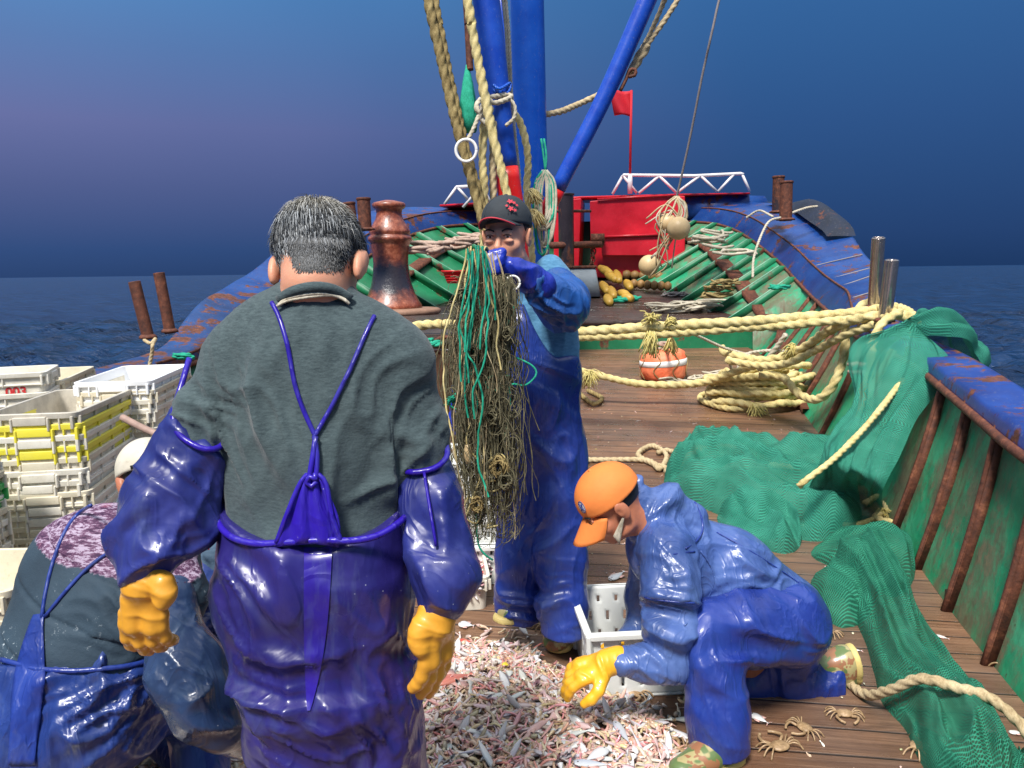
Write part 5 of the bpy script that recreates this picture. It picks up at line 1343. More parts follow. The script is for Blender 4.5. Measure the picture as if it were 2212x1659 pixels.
# ---------------- man D: squatting at the left, back to us
def man_d():
    root = person('man squatting at the left in slate quilted jacket with plum band and shiny navy bib', (-1.0, 1.75, 0))
    c_h = P(352, 1262, 1.98); B = basis((.62, .55, -.6), (.45, .4, .8)); s = 1.0
    nb = P(345, 1175, 1.90); bk = P(215, 1290, 1.82); hp = P(150, 1500, 1.72)
    sR, sL = P(375, 1275, 1.72), P(250, 1180, 2.0)
    el, wr = P(475, 1560, 1.62), P(560, 1590, 1.8)
    elL, wL = P(330, 1350, 2.2), P(430, 1420, 2.3)
    kR, aR = P(420, 1440, 2.1), Vector((P(430, 1600, 1.9).x, 1.9, .08)); kL, aL = P(250, 1450, 2.2), Vector((-.95, 2.1, .08))
    J = [([nb, bk, hp], [.06, .1, .1]), ([sL, nb, sR], [.035, .04, .035]), ([sR, el, wr], [.034, .03, .024]), ([sL, elL, wL], [.034, .03, .024]), ([hp, kR, aR], [.07, .05, .035]), ([hp, kL, aL], [.07, .05, .035])]
    under_body(root, c_h, B, s, J, .024, .006, 'skin2', face=False)
    lo, hi = bounds([nb, bk, sR, sL, P(60, 1400, 1.8), P(300, 1420, 1.75)], .2); f = Field(lo, hi, .0068)
    f.cap(T(P(240, 1220, 1.86)), T(P(185, 1400, 1.78)), .155, .165, .05, flat=((0, 1, 0), 1.05))
    f.cap(T(P(170, 1200, 1.9)), T(P(330, 1210, 1.84)), .10, .10, .06); f.cap(T(P(330, 1215, 1.82)), T(P(372, 1290, 1.74)), .095, .085, .05)
    f.cap(T(P(150, 1250, 1.86)), T(P(110, 1400, 1.8)), .11, .12, .05); f.cap(T(P(280, 1300, 1.78)), T(P(250, 1400, 1.76)), .12, .12, .05)
    V, Q = f.mesh(); V = relax(V, Q, 1); N = normals(V, Q); V = crumple(V, N, .004, 9, 51); N = normals(V, Q)
    # quilting lines across the back and the creases toward the armpit
    t_ = (V[:, 2]*1.0+.35*(V[:, 0])); qz = np.abs(((t_*8.5) % 1)-.5)*2; V = V-N*(.006*np.clip((qz-.86)/.14, 0, 1))[:, None]
    V = fold(V, normals(V, Q), [(P(300, 1330, 1.66), .10, (.35, 0, 1), .035, .009), (P(345, 1250, 1.68), .07, (.3, 0, 1), .03, .007), (P(330, 1400, 1.66), .07, (.2, 0, 1), .03, .008)], 5)
    a0 = P(110, 1152, 1.86); a1 = P(300, 1262, 1.68)
    col = np.zeros((len(V), 3))
    # plum yoke: everything above a line running from the left shoulder to the right arm pit
    d = unit((a1-a0)); nrm = unit(np.cross(d, (0, 1, .15))); up = nrm if nrm[2] > 0 else -nrm
    hgt = (V-np.array(a0)) @ up
    yk = hgt > 0
    col[:] = np.array((0, 0, 0)); col[yk] = (1, 1, 1)
    m = M('quilted_jacket', .75, .3); k = m.attr()
    yarn = m.ramp(m.noise(60, 4, .8, m.vec((.5, 1, 1.9), (.3, .4, .4))), [(.40, srgb(58, 34, 62)), (.5, srgb(104, 70, 96)), (.56, srgb(166, 150, 170))])
    rd = m.ramp(m.noise(6, 2), [(.62, 0.0), (.7, .6)])
    yarn = m.mix(rd, yarn, srgb(170, 50, 70))
    sl_ = m.ramp(m.noise(5, 4), [(.3, srgb(38, 52, 64)), (.7, srgb(54, 72, 86))])
    wsp = m.math('MULTIPLY', m.ramp(m.noise(80, 3, .8), [(.6, 0.0), (.66, .9)]), m.ramp(m.noise(5, 3), [(.56, 0.0), (.64, 1.0)]))
    m.color(m.mix(k, m.mix(wsp, sl_, srgb(190, 200, 206)), yarn)); m.bump(m.noise(90, 3, .8), .002, .8)
    jk = link('quilted_jacket', V, Q, m.m, root, True, col=col)
    # bib trousers: big rounded seat
    lo, hi = bounds([P(0, 1500, 1.7), hp, P(420, 1500, 1.9), kL, aR, aL, P(100, 1660, 1.6)], .2); f = Field(lo, hi, .0078)
    f.cap(T(P(110, 1490, 1.78)), T(P(215, 1480, 1.76)), .185, .17, .06); f.ell(T(P(150, 1560, 1.74)), (.2, .19, .15), None, .06)
    f.cap(T(P(130, 1400, 1.80)), T(P(250, 1420, 1.78)), .15, .14, .05)
    f.chain([T(P(250, 1520, 1.78)), T(P(340, 1480, 1.95)), T(kR)], [.14, .115, .085], .05); f.chain([T(kR), T((P(430, 1520, 2.0))), T(aR)], [.085, .08, .08], .04)
    f.chain([T(P(140, 1520, 1.85)), T(kL), T(aL)], [.13, .09, .08], .04)
    ang = P(30, 1400, 1.7); ang2 = P(330, 1385, 1.7); d = unit(ang2-ang); n_ = unit(np.cross(d, (0, 1, -.25))); n_ = n_ if n_[2] > 0 else -n_
    f.cut(T(P(100, 1432, 1.64)), n_, .006)
    F_ = [(P(230, 1560, 1.55), .16, (-.55, 0, 1), .05, .013), (P(270, 1500, 1.56), .14, (-.6, 0, 1), .04, .012), (P(60, 1560, 1.58), .12, (1, 0, .15), .05, .007), (P(330, 1450, 1.8), .12, (-.5, 0, 1), .045, .010), (P(420, 1500, 1.95), .12, (.3, 0, 1), .05, .010)]
    o = sculpt(f, 'oilskin_bib', K['oil_royal'], root, F_, (.008, 6), 1, 53)
    bd = bvh_of([jk, o])
    draped(o, bd, [(6, 1424), (60, 1440), (120, 1450), (200, 1446), (280, 1436), (345, 1422)], .006, K['oil_blue'], 'rim', 1.62)
    patch(root, bd, lambda u, v: (88-40*v**.7+(11+22*min(v*2.6, 1)-8*max(v-.5, 0))*(u-.5)*2, 1328+322*v), 9, 26, K['oil_blue'], 'back_yoke', .003, .003, 1.6)
    draped(root, bd, [(92, 1334), (104, 1260), (128, 1180), (160, 1120), (196, 1092)], .0045, K['oil_blue'], 'shoulder_strap', 1.75)
    draped(root, bd, [(98, 1334), (150, 1270), (205, 1215), (255, 1185), (300, 1172)], .0045, K['oil_blue'], 'shoulder_strap', 1.75)
    # big navy sleeve in front
    lo, hi = bounds([P(370, 1290, 1.68), el, wr], .14); f = Field(lo, hi, .0058)
    f.chain([T(P(372, 1290, 1.70)), T(P(365, 1350, 1.68)), T(P(400, 1440, 1.64)), T(P(450, 1530, 1.62)), T(P(478, 1570, 1.62))], [.056, .062, .08, .075, .055], .025)
    f.chain([T(P(478, 1570, 1.62)), T(P(540, 1600, 1.74))], [.05, .045], .02)
    F_ = [(P(400, 1450, 1.55), .10, (1, 0, .5), .05, .008), (P(455, 1530, 1.55), .08, (.8, 0, .6), .04, .008), (P(370, 1350, 1.6), .07, (1, 0, .15), .035, .005)]
    sculpt(f, 'oilskin_sleeve', K['oil_navy'], root, F_, (.005, 8), 1, 57)
    lo, hi = bounds([sL, elL, wL], .12); f = Field(lo, hi, .009); f.chain([T(sL), T(elL), T(wL)], [.07, .065, .045], .03); sculpt(f, 'oilskin_sleeve', K['oil_navy'], root)
    f = Field(np.array(T(wr))-.16, np.array(T(wr))+.2, .005)
    hand(f, P(535, 1600, 1.74), (.7, .5, -.6), (0, .3, -1), 1, .015, (.4, .4, .4, .4)); sculpt(f, 'glove', K['gloveblue'], root)
    for a in (aR, aL): boot(root, (a.x, a.y-.06, 0), (a.x+.08, a.y+.19, 0), (0, 0, 1), K['boot'])
man_d()

# ---------------- man E: squatting beyond the arm, in a dirty white cap
def man_e():
    root = person('man in dirty white cap and slate jacket squatting in front of the crates', (-1.15, 2.5, 0))
    hc = P(322, 1040, 2.38); B = basis((-.55, .75, -.45), (-.2, .3, .9)); s = 1.0
    nb = P(372, 1080, 2.42); ch = P(400, 1150, 2.42); hp = P(470, 1270, 2.45)
    sA, sB = P(330, 1130, 2.45), P(465, 1100, 2.4)
    J = [([nb, ch, hp], [.055, .09, .09]), ([sA, nb, sB], [.035, .04, .035]), ([sA, P(300, 1210, 2.6), P(330, 1260, 2.7)], [.033, .03, .022]), ([sB, P(470, 1190, 2.35), P(400, 1230, 2.4)], [.033, .03, .022]),
         ([hp, P(420, 1290, 2.25), Vector((-.95, 2.35, .08))], [.07, .05, .035]), ([hp, P(380, 1270, 2.7), Vector((-1.1, 2.8, .08))], [.07, .05, .035])]
    body, L = under_body(root, hc, B, s, J, .024, .005, 'skin2', face=False)
    scalp(root, L, B, s, K['black'], lambda x, y, z: -(z+.05)+1.2*np.maximum(y, 0), g=1.03)
    baseball(root, L, B, 1.06, K['capwhite'], .07)
    lo, hi = bounds([nb, ch, hp, sA, sB, P(300, 1210, 2.6)], .2); f = Field(lo, hi, .008)
    f.cap(T(P(400, 1130, 2.44)), T(P(450, 1240, 2.45)), .17, .16, .05); f.cap(T(P(300, 1090, 2.44)), T(P(470, 1090, 2.44)), .07, .085, .05)
    f.chain([T(sA), T(P(300, 1210, 2.6)), T(P(330, 1260, 2.7))], [.08, .07, .05], .04); f.chain([T(sB), T(P(478, 1190, 2.33)), T(P(400, 1220, 2.36))], [.085, .078, .055], .04)
    sculpt(f, 'jacket', K['slate'], root, [(P(440, 1150, 2.28), .12, (1, 0, .4), .06, .009), (P(460, 1200, 2.25), .08, (.5, 0, 1), .04, .008)], (.006, 8), 1, 61)
    bc = bvh_of([x for x in COL.objects if x.parent == root and x.name.startswith('cap')]); patch(root, bc, lambda u, v: (282+22*u+4*v, 1006+20*v-4*u), 4, 4, K['black'], 'cap_vent', .002, .001, 2.3)
    G = [[tuple(P(430+70*u-10*v, 1010+62*v-10*u*(1-v), 2.32-.04*math.sin(math.pi*u)-.05*v)) for u in np.linspace(0, 1, 9)] for v in np.linspace(0, 1, 7)]
    b = MB().grid(G, True).build('hood', K['hoodpat'], root, smooth=True); b.modifiers.new('t', 'SOLIDIFY').thickness = .01
    rimtube(root, [P(425, 1078, 2.24), P(455, 1064, 2.235), P(500, 1052, 2.25)], .006, K['oil_bright'], 'shoulder_strap')
    for p in ([(410, 1172), (425, 1180), (452, 1186)], [(412, 1174), (424, 1186), (434, 1196)]): rimtube(root, [P(x, y, 2.2) for x, y in p], .003, K['redcloth'], 'cord')
    lo, hi = bounds([hp, P(400, 1290, 2.2), P(380, 1270, 2.7), Vector((-.95, 2.35, .05)), Vector((-1.1, 2.8, .05))], .16); f = Field(lo, hi, .008)
    f.ell(T(P(500, 1330, 2.4)), (.19, .18, .15), None, .05); f.chain([T(P(500, 1300, 2.4)), T(P(440, 1300, 2.26)), T(P(395, 1330, 2.2))], [.12, .11, .09], .04)
    f.chain([T(P(395, 1330, 2.2)), (-.97, 2.28, .3), (-.95, 2.35, .07)], [.09, .08, .08], .04); f.chain([T(P(500, 1300, 2.5)), T(P(380, 1270, 2.7)), (-1.1, 2.8, .08)], [.12, .09, .08], .04)
    sculpt(f, 'oilskin_trousers', K['oil_royal'], root, [(P(450, 1300, 2.14), .15, (-.3, 0, 1), .035, .012), (P(500, 1340, 2.2), .12, (-.4, 0, 1), .04, .012)], (.006, 8), 1, 63)
    for a in ((-.95, 2.33), (-1.1, 2.8)): boot(root, (a[0], a[1]-.05, 0), (a[0]-.1, a[1]+.18, 0), (0, 0, 1), K['boot'])
m = M('hood_straw_pattern', .8, .3); m.color(m.ramp(m.noise(36, 5, .8), [(.45, srgb(168, 160, 130)), (.55, srgb(204, 198, 170)), (.62, srgb(90, 84, 66))])); K['hoodpat'] = m.m
man_e()
# ------------------------------------------------------------------ crates and baskets
def rloop(w, l, z, r, n=5):
    P_ = []
    for cx, cy, a0 in ((w-r, l-r, 0), (-w+r, l-r, 90), (-w+r, -l+r, 180), (w-r, -l+r, 270)):
        for i in range(n):
            a = math.radians(a0+90*i/(n-1)); P_.append((cx+r*math.cos(a), cy+r*math.sin(a), z))
    return P_
def loft(mb, loops, cap0=True, cap1=True):
    n = len(loops[0]); V = [p for l in loops for p in l]; F = []
    for j in range(len(loops)-1):
        for i in range(n): F.append((j*n+i, j*n+(i+1) % n, (j+1)*n+(i+1) % n, (j+1)*n+i))
    if cap0: F.append(tuple(range(n-1, -1, -1)))
    if cap1: F.append(tuple((len(loops)-1)*n+i for i in range(n)))
    return mb.add(V, F)
CW, CL, CH = .168, .33, .185
def crate(mat, label='crate', W=CW, L=CL, H=CH):
    t = thing('fish_crate', label, 'crate', (0, 0, 0))
    mb = MB(); w, l = W, L; b = .013
    loft(mb, [rloop(w-b, l-b, 0, .03), rloop(w-.004, l-.004, H-.012, .03), rloop(w-.008, l-.008, H-.006, .03), rloop(w-b-.006, l-b-.006, .008, .03)])
    sh_ = mb; mb = MB()
    loft(mb, [rloop(w-.006, l-.006, H-.022, .03), rloop(w+.006, l+.006, H-.024, .034), rloop(w+.008, l+.008, H, .034), rloop(w-.008, l-.008, H+.001, .03), rloop(w-.008, l-.008, H-.008, .03)], False, False)
    loft(mb, [rloop(w-.010, l-.010, H-.066, .03), rloop(w+.002, l+.002, H-.064, .033), rloop(w+.002, l+.002, H-.056, .033), rloop(w-.008, l-.008, H-.054, .03)], False, False)
    rim = mb.build('rim', mat, t, smooth=False); soften(rim, .003, 2, 50)
    mb = sh_
    for x in (-1, 1):
        for y in (-.45, .0, .45): mb.box((x*(w-.001), y*l, H-.045), (.010, .007, .044))
        for y in (-.95, .95): mb.box((x*(w+.003), y*l, H-.04), (.016, .010, .05))
    for y in (-1, 1):
        for x in (-.62, .62): mb.box((x*w, y*(l+.001), H-.045), (.007, .012, .044))
        for x in (-.9, .9): mb.box((x*w, y*(l+.003), H-.04), (.012, .016, .05))
    body = mb.build('shell', mat, t, smooth=False); soften(body, .002, 1, 50)
    for y in (-1, 1):
        mb = MB(); mb.box((0, y*(l+.008), H-.03), (.12, .014, .034)); mb.box((-.066, y*(l+.006), H-.044), (.010, .02, .052)); mb.box((.066, y*(l+.006), H-.044), (.010, .02, .052)); mb.box((0, y*(l-.002), H-.075), (.13, .012, .006))
        soften(mb.build('handle', mat, t), .003, 1)
    return t
def recolor(t, mat):
    for o in [x for x in COL.objects if x.parent == t]:
        o.data = o.data.copy() if False else o.data
        for sl in o.material_slots: sl.link = 'OBJECT'; sl.material = mat
ordn = ['topmost', 'second from the top', 'third from the top', 'fourth from the top', 'fifth from the top', 'sixth from the top', 'seventh from the top', 'eighth from the top', 'ninth from the top', 'tenth from the top', 'eleventh from the top', 'twelfth from the top', 'thirteenth from the top', 'fourteenth from the top', 'fifteenth from the top', 'sixteenth from the top', 'seventeenth from the top', 'eighteenth from the top', 'nineteenth from the top', 'twentieth from the top', 'twenty-first from the top', 'twenty-second from the top']
colname = {'crw': 'white', 'crw2': 'clean bright white', 'crc': 'cream', 'cry': 'yellow', 'crg': 'green', 'crd': 'dirt-streaked white'}
proto = crate(K['crw']); used = [False]
def new_crate(mk, label, loc, rz, group='stacked fish crates'):
    if not used[0]: t = proto; used[0] = True
    else: t = copy_tree(proto)
    recolor(t, K[mk]); t.location = loc; t.rotation_euler = (0, 0, rz); tag(t, label, 'crate', group); return t
def stack(corner, rz, cols, where, pitch=.045, along=False, bottom=0, sx=1):
    """corner = near right top corner; crates nest into each other down to the deck"""
    r = random.Random(where); n = max(int((corner.z-CH-bottom)/pitch)+1, 1); out = []
    ax = Vector((math.cos(rz), math.sin(rz), 0)); ay = Vector((-math.sin(rz), math.cos(rz), 0))
    w, l = (CL, CW) if along else (CW, CL)
    c = corner-ax*w+ay*l; rot = rz+(math.pi/2 if along else 0)
    for i in range(n):
        mk = cols[i] if i < len(cols) else cols[-1] if len(cols) == 1 else r.choice(['crw', 'crc', 'crw'])
        out.append(new_crate(mk, f"{colname[mk]} fish crate, {ordn[i]} of the {where}", (c.x+r.uniform(-.006, .006), c.y+r.uniform(-.006, .006), corner.z-CH-i*pitch), rot+r.uniform(-.03, .03)))
    return out
stack(P(171, 890, 2.95), math.radians(9), ['crd', 'cry', 'crw', 'cry', 'crc', 'crw', 'crw', 'crc'], 'tall front stack')
stack(P(324, 822, 3.55), math.radians(7.6), ['crw2', 'crc', 'crw', 'crw'], 'stack right of the yellow crates')
s3 = stack(P(128, 822, 4.0), math.radians(14), ['crc', 'crc', 'crw'], 'stack behind the yellow crates')
s4 = stack(P(100, 803, 3.75), math.radians(22), ['crw', 'crw', 'crw'], 'far left stack with red numbers', along=True, pitch=.10)
stack(P(-125, 1040, 2.42), math.radians(4), ['crw', 'crc', 'crg', 'crw'], 'low stack at the left picture edge', along=True)
stack(P(28, 1272, 2.02), math.radians(3), ['crc', 'crw', 'crc'], 'short stack left of the slate jacket', along=True)
new_crate('crw', 'upturned white crate under the seat of the squatting man', (-1.16, 1.62, .0), .3, 'stacked fish crates')
# red stencilled numbers on the long sides of two crates
def letters(txt, parent, size, loc, rot, mat):
    cu = bpy.data.curves.new('stencil', 'FONT'); cu.body = txt; cu.size = size; cu.extrude = .0008; cu.align_x = 'CENTER'; cu.offset = .0015
    tmp = bpy.data.objects.new('stencil', cu); COL.objects.link(tmp)
    bpy.context.view_layer.update(); me = bpy.data.meshes.new_from_object(tmp); bpy.data.objects.remove(tmp)
    me.materials.clear(); me.materials.append(mat)
    o = bpy.data.objects.new('stencilled_number', me); COL.objects.link(o); o.parent = parent; o.location = loc; o.rotation_euler = rot; return o
redink = plain('red_ink', srgb(190, 30, 34), .6, .3, 90)
letters('003', s4[0], .06, (-CW+.002, -.20, .075), (math.radians(83), 0, -math.pi/2), redink)
letters('3031', s4[1], .09, (-CW+.002, -.20, .07), (math.radians(83), 0, -math.pi/2), redink)

def basket(label, loc, rz, W, L, H, mat=None, tilt=(0, 0), name='basket'):
    mat = mat or K['basket']; t = thing(name, label, 'basket', loc, 'white perforated baskets'); t.rotation_euler = (tilt[0], tilt[1], rz)
    def wall(a, b, nu, nv, slots, nm):
        """a,b bottom ends (x,y); wall leans outward"""
        V = []; F = []
        a = np.array(a); b = np.array(b); d = (b-a); nrm = np.array((d[1], -d[0]))/np.linalg.norm(d)
        us = np.linspace(0, 1, nu+1); vs_ = np.linspace(0, 1, nv+1)
        for v in vs_:
            for u in us:
                p = a+d*((u-.5)*(1+.14*v)+.5)+nrm*v*.02; V.append((p[0], p[1], v*H+.006))
        for j in range(nv):
            for i in range(nu):
                if slots(i, j): continue
                k = j*(nu+1)+i; F.append((k, k+1, k+nu+2, k+nu+1))
        o = link(nm, np.array([tuple(v) for v in V]), F, mat, None, False, loc=(0, 0, 0)); o.parent = t
        q = o.modifiers.new('t', 'SOLIDIFY'); q.thickness = .005; return o
    sl = lambda i, j: (i % 6 == 3 and j in (3, 4, 5)) or (i % 6 == 0 and i > 0 and j in (9, 10, 11)) or (i % 6 == 3 and j in (15, 16))
    w, l = W*.9, L*.9
    wall((-w, -l), (w, -l), 30, 20, sl, 'wall'); wall((w, -l), (w, l), 36, 20, sl, 'wall'); wall((w, l), (-w, l), 30, 20, sl, 'wall'); wall((-w, l), (-w, -l), 36, 20, sl, 'wall')
    def part(mb, nm):
        o = mb.build(nm, mat, None, loc=(0, 0, 0)); o.parent = t; return o
    mb = MB(); loft(mb, [rloop(w+.004, l+.004, 0, .02), rloop(w+.004, l+.004, .008, .02)]); part(mb, 'floor')
    mb = MB(); loft(mb, [rloop(W+.006, L+.006, H-.018, .02), rloop(W+.02, L+.02, H-.016, .03), rloop(W+.022, L+.022, H+.004, .03), rloop(W+.004, L+.004, H+.006, .02)], False, False); soften(part(mb, 'rim'), .003)
    mb = MB()
    for x in (-1, 1):
        for y in (-1, 1): mb.beam((x*(w+.006), y*(l+.006), 0), (x*(W+.008), y*(L+.008), H), .018, .018)
    soften(part(mb, 'corner_posts'), .004); return t
basket('white slotted basket on the deck under the arms of the kneeling man', (.425, 2.72, .0), .08, .18, .20, .25)
b_ = PD(1020, 1331)
for i in range(3): basket(['white slotted basket on the deck, lowest of three behind the hanging net', 'white slotted basket, middle of three stacked behind the hanging net', 'white slotted basket, topmost of three stacked behind the hanging net'][i], (b_.x+.0, b_.y+.52, .0+i*.205), .05-.04*i, .16, .2, .20)
b2 = PD(1000, 1325)
cc = crate(K['crw'], 'white crate brimming with pink fish, left of the boots of the standing man', .14, .19, .16); cc.location = (b2.x-.045, b2.y+.20, 0); cc.rotation_euler = (0, 0, .12); cc['group'] = 'crates on the deck'
new_crate('crc', 'cream crate standing on the deck behind the fish-filled crate', (b2.x+.36, b2.y+.75, .0), .3, 'crates on the deck')

# ------------------------------------------------------------------ the catch
def creatures(n, spots, r, kinds=None, ns=7, nr=6, scale=1):
    """every creature is a bent tapering body; returns V,F,colour"""
    kinds = r.choice(6, n, p=[.17, .30, .18, .17, .07, .11]) if kinds is None else kinds
    Lh = np.array([.085, .062, .075, .032, .13, .05])[kinds]*r.uniform(.7, 1.6, n)*scale
    R = np.array([.0075, .0062, .0042, .0095, .012, .009])[kinds]*r.uniform(.85, 1.5, n)*scale
    cv = np.array([.5, 2.6, 1.9, .6, .35, 3.2])[kinds]*r.uniform(.3, 1.3, n)*r.choice([-1, 1], n)
    fl = np.array([.62, .8, .9, .7, .42, .5])[kinds]
    t = np.linspace(0, 1, ns)
    pf = np.stack([[.28, .85, 1, .85, .55, .22, .75], [.55, 1, .95, .8, .62, .4, .75], [.7, .9, 1, .95, .9, .75, .3], [.3, .9, 1, 1, .85, .6, .2], [.2, .85, 1, .9, .6, .2, 1.1], [.8, 1, .9, .8, .6, .4, .3]])[kinds]
    ang = (t[None]-.5)*cv[:, None]
    dx = np.cos(ang); dy = np.sin(ang)
    x = np.cumsum(dx, 1)/ns*Lh[:, None]; y = np.cumsum(dy, 1)/ns*Lh[:, None]; x -= x.mean(1, keepdims=True); y -= y.mean(1, keepdims=True)
    th = np.arange(nr)*2*np.pi/nr
    rr = R[:, None]*pf
    nx, ny = -dy, dx
    X = x[..., None]+nx[..., None]*rr[..., None]*np.cos(th)
    Y = y[..., None]+ny[..., None]*rr[..., None]*np.cos(th)
    Z = rr[..., None]*fl[:, None, None]*np.sin(th)
    p = np.stack([X, Y, Z], -1).reshape(n, -1, 3)
    a = r.uniform(0, 2*np.pi, n); b = r.normal(0, .35, n); c = r.normal(0, .6, n)
    def rot(ax, q):
        m = np.zeros((n, 3, 3)); i, j = [(1, 2), (2, 0), (0, 1)][ax]; m[:, ax, ax] = 1
        m[:, i, i] = np.cos(q); m[:, j, j] = np.cos(q); m[:, i, j] = -np.sin(q); m[:, j, i] = np.sin(q); return m
    Rm = rot(2, a) @ rot(1, b) @ rot(0, c)
    p = np.einsum('nij,nkj->nki', Rm, p)+spots[:, None, :]
    base = np.array([(.62, .50, .46), (.50, .37, .22), (.66, .26, .24), (.46, .38, .26), (.60, .62, .64), (.62, .44, .38)])[kinds]
    base = base*r.uniform(.8, 1.45, (n, 1))+r.normal(0, .035, (n, 3)); pk = r.random(n) < .16; base[pk] = base[pk]*np.array((1.05, .7, .68))
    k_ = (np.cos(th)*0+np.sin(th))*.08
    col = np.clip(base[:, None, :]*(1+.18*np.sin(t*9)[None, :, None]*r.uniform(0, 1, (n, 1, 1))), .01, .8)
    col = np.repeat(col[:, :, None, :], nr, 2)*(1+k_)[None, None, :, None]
    i = np.arange(ns-1)[:, None]*nr; j = np.arange(nr)[None]; k = (j+1) % nr
    F1 = np.stack([i+j, i+k, i+nr+k, i+nr+j], -1).reshape(-1, 4)
    F = (F1[None]+(np.arange(n)*ns*nr)[:, None, None]).reshape(-1, 4)
    return p.reshape(-1, 3), F, col.reshape(-1, 3)
fm = M('catch', .22, .5, coat=.4, coatr=.1); fm.color(fm.attr()); fm.b.inputs['Subsurface Weight'].default_value = 0; fm.bump(fm.noise(220, 2), .001, .5)
K['catch'] = fm.m
def hpile(x, y):
    d = np.sqrt(((x+.22)/.74)**2+((y-2.20)/.74)**2); d2 = np.sqrt(((x+1.0)/.55)**2+((y-2.5)/.5)**2)
    return .09*np.clip(1-d**2, 0, 1)*np.clip(1-np.clip((x-.1)/.35, 0, 1)*np.clip((y-2.3)/.25, 0, 1), 0, 1)+.05*np.clip(1-d2**2, 0, 1)
r_ = np.random.default_rng(5)
n = 12500; xs = r_.uniform(-1.55, .62, n*2); ys_ = r_.uniform(1.5, 3.08, n*2); h = hpile(xs, ys_)
edge = fbm(np.stack([xs*4, ys_*4, 0*xs], 1), 4)*.5
keep = (h > .004) | (r_.random(n*2) < .07)*(edge > .18)
keep &= ~((xs > .22) & (ys_ > 2.50)); keep &= ~((xs > .08) & (ys_ > 2.72))
xs, ys_, h = xs[keep][:n], ys_[keep][:n], h[keep][:n]
sp = np.stack([xs, ys_, h*r_.uniform(.75, 1.05, len(xs))+.006+.02*fbm(np.stack([xs*9, ys_*9, 0*xs], 1), 8)], 1)
V, F, C_ = creatures(len(xs), sp, r_, scale=.86); C_ = C_*.75+np.array((.52, .43, .36))*.25
tag(link('catch_pile', V, F, K['catch'], None, True, col=C_), 'wet heap of small pink and silver fish, shrimps and squid on the deck', 'fish heap', kind='stuff')
G = []
for y in np.linspace(1.45, 3.1, 40): G.append([(x, y, float(hpile(np.array(x), np.array(y)))-.006) for x in np.linspace(-1.6, .65, 50)])
dm = plain('pile_bed', srgb(120, 96, 80), .4, .5, 60, .004); o = MB().grid(G).build('catch_bed', dm, smooth=True); tag(o, 'wet brown slurry of broken fish under the heap', 'fish slurry', kind='stuff')
n = 420; xs = r_.uniform(-.12, .12, n); ys_ = r_.uniform(-.17, .17, n); zs = .11+.05*np.clip(1-(xs/.12)**2, 0, 1)*np.clip(1-(ys_/.17)**2, 0, 1)+r_.uniform(-.02, .01, n)
V, F, C_ = creatures(n, np.stack([xs+b2.x-.045, ys_+b2.y+.20, zs], 1), r_, kinds=r_.choice([0, 2, 2, 4, 5], n), scale=1.15); C_ = C_*np.array((1.1, .85, .85))
tag(link('catch_in_crate', V, F, K['catch'], None, True, col=np.clip(C_, 0, .8)), 'pink and white small fish filling the white crate by the boots', 'fish', kind='stuff')

def fish(label, a, b, z, hgt, c1, c2, thick=.4, group=None, eye=True, bend=.0, tail=1.0, fins=False, name='fish'):
    """fish lying on its side from head a to tail b"""
    a = Vector(a); b = Vector(b); L = (b-a).length; t = thing(name, label, 'fish', a.lerp(b, .5), group)
    d = (b-a).normalized(); s = d.cross(Vector((0, 0, 1))); n_ = 22; V = []; C = []; seg = 14
    for i in range(n_):
        u = i/(n_-1); pr = (math.sin(math.pi*min(u*1.05+.04, 1)**.62))**.9 if u < .93 else .25
        c = a.lerp(b, u)+s*bend*L*math.sin(math.pi*u)
        for k in range(seg):
            th = 2*math.pi*k/seg; p = c+s*math.cos(th)*hgt/2*pr+Vector((0, 0, 1))*(math.sin(th)*hgt/2*thick*pr+hgt*.2); V.append(tuple(p))
            m_ = .5+.5*math.cos(th); C.append(tuple(c1[q]*(1-m_)+c2[q]*m_ for q in range(3)))
    F = [(i*seg+k, i*seg+(k+1) % seg, (i+1)*seg+(k+1) % seg, (i+1)*seg+k) for i in range(n_-1) for k in range(seg)]+[tuple(range(seg)), tuple((n_-1)*seg+k for k in range(seg-1, -1, -1))]
    o = link('body', np.array(V), F, K['catch'], t, True, col=np.array(C))
    mb = MB(); c = b-d*L*.06; h2 = Vector((0, 0, hgt*.2)); k = hgt*.55*tail
    for q in (-1, 1): mb.add([tuple(c+h2-s*.004), tuple(c+h2+s*.004), tuple(c+h2+d*L*.14+s*q*k), tuple(c+h2+d*L*.06+s*q*k*.2+Vector((0, 0, .002)))], [(0, 1, 2, 3)])
    o2 = mb.build('tail_fin', K['finp'], t); o2.modifiers.new('t', 'SOLIDIFY').thickness = .0015
    mb = MB()
    for q in (-1, 1):
        V = [a.lerp(b, .3)+s*q*hgt*.38+h2, a.lerp(b, .62)+s*q*hgt*.3+h2, a.lerp(b, .68)+s*q*hgt*(.62 if not fins else 1.0)+h2, a.lerp(b, .42)+s*q*hgt*(.66 if not fins else 1.2)+h2]; mb.add([tuple(v) for v in V], [(0, 1, 2, 3)])
    o3 = mb.build('fin', K['finp'], t); o3.modifiers.new('t', 'SOLIDIFY').thickness = .0015
    if eye:
        e = a.lerp(b, .1)+Vector((0, 0, hgt*(.2+thick*.33)))+s*hgt*.05; mb = MB(); mb.lathe(tuple(e), [(hgt*.07, -.002), (hgt*.07, .001), (hgt*.03, .0028)], 12); mb.build('eye', K['black'], t, smooth=True)
    return t
K['finp'] = plain('fin_skin', srgb(216, 170, 160), .4, .2, 40)
def pd(px, py, h=0):
    q = PD(px, py); 
    for _ in range(3): q = PZ(px, py, float(hpile(np.array(q.x), np.array(q.y)))+h)
    return q
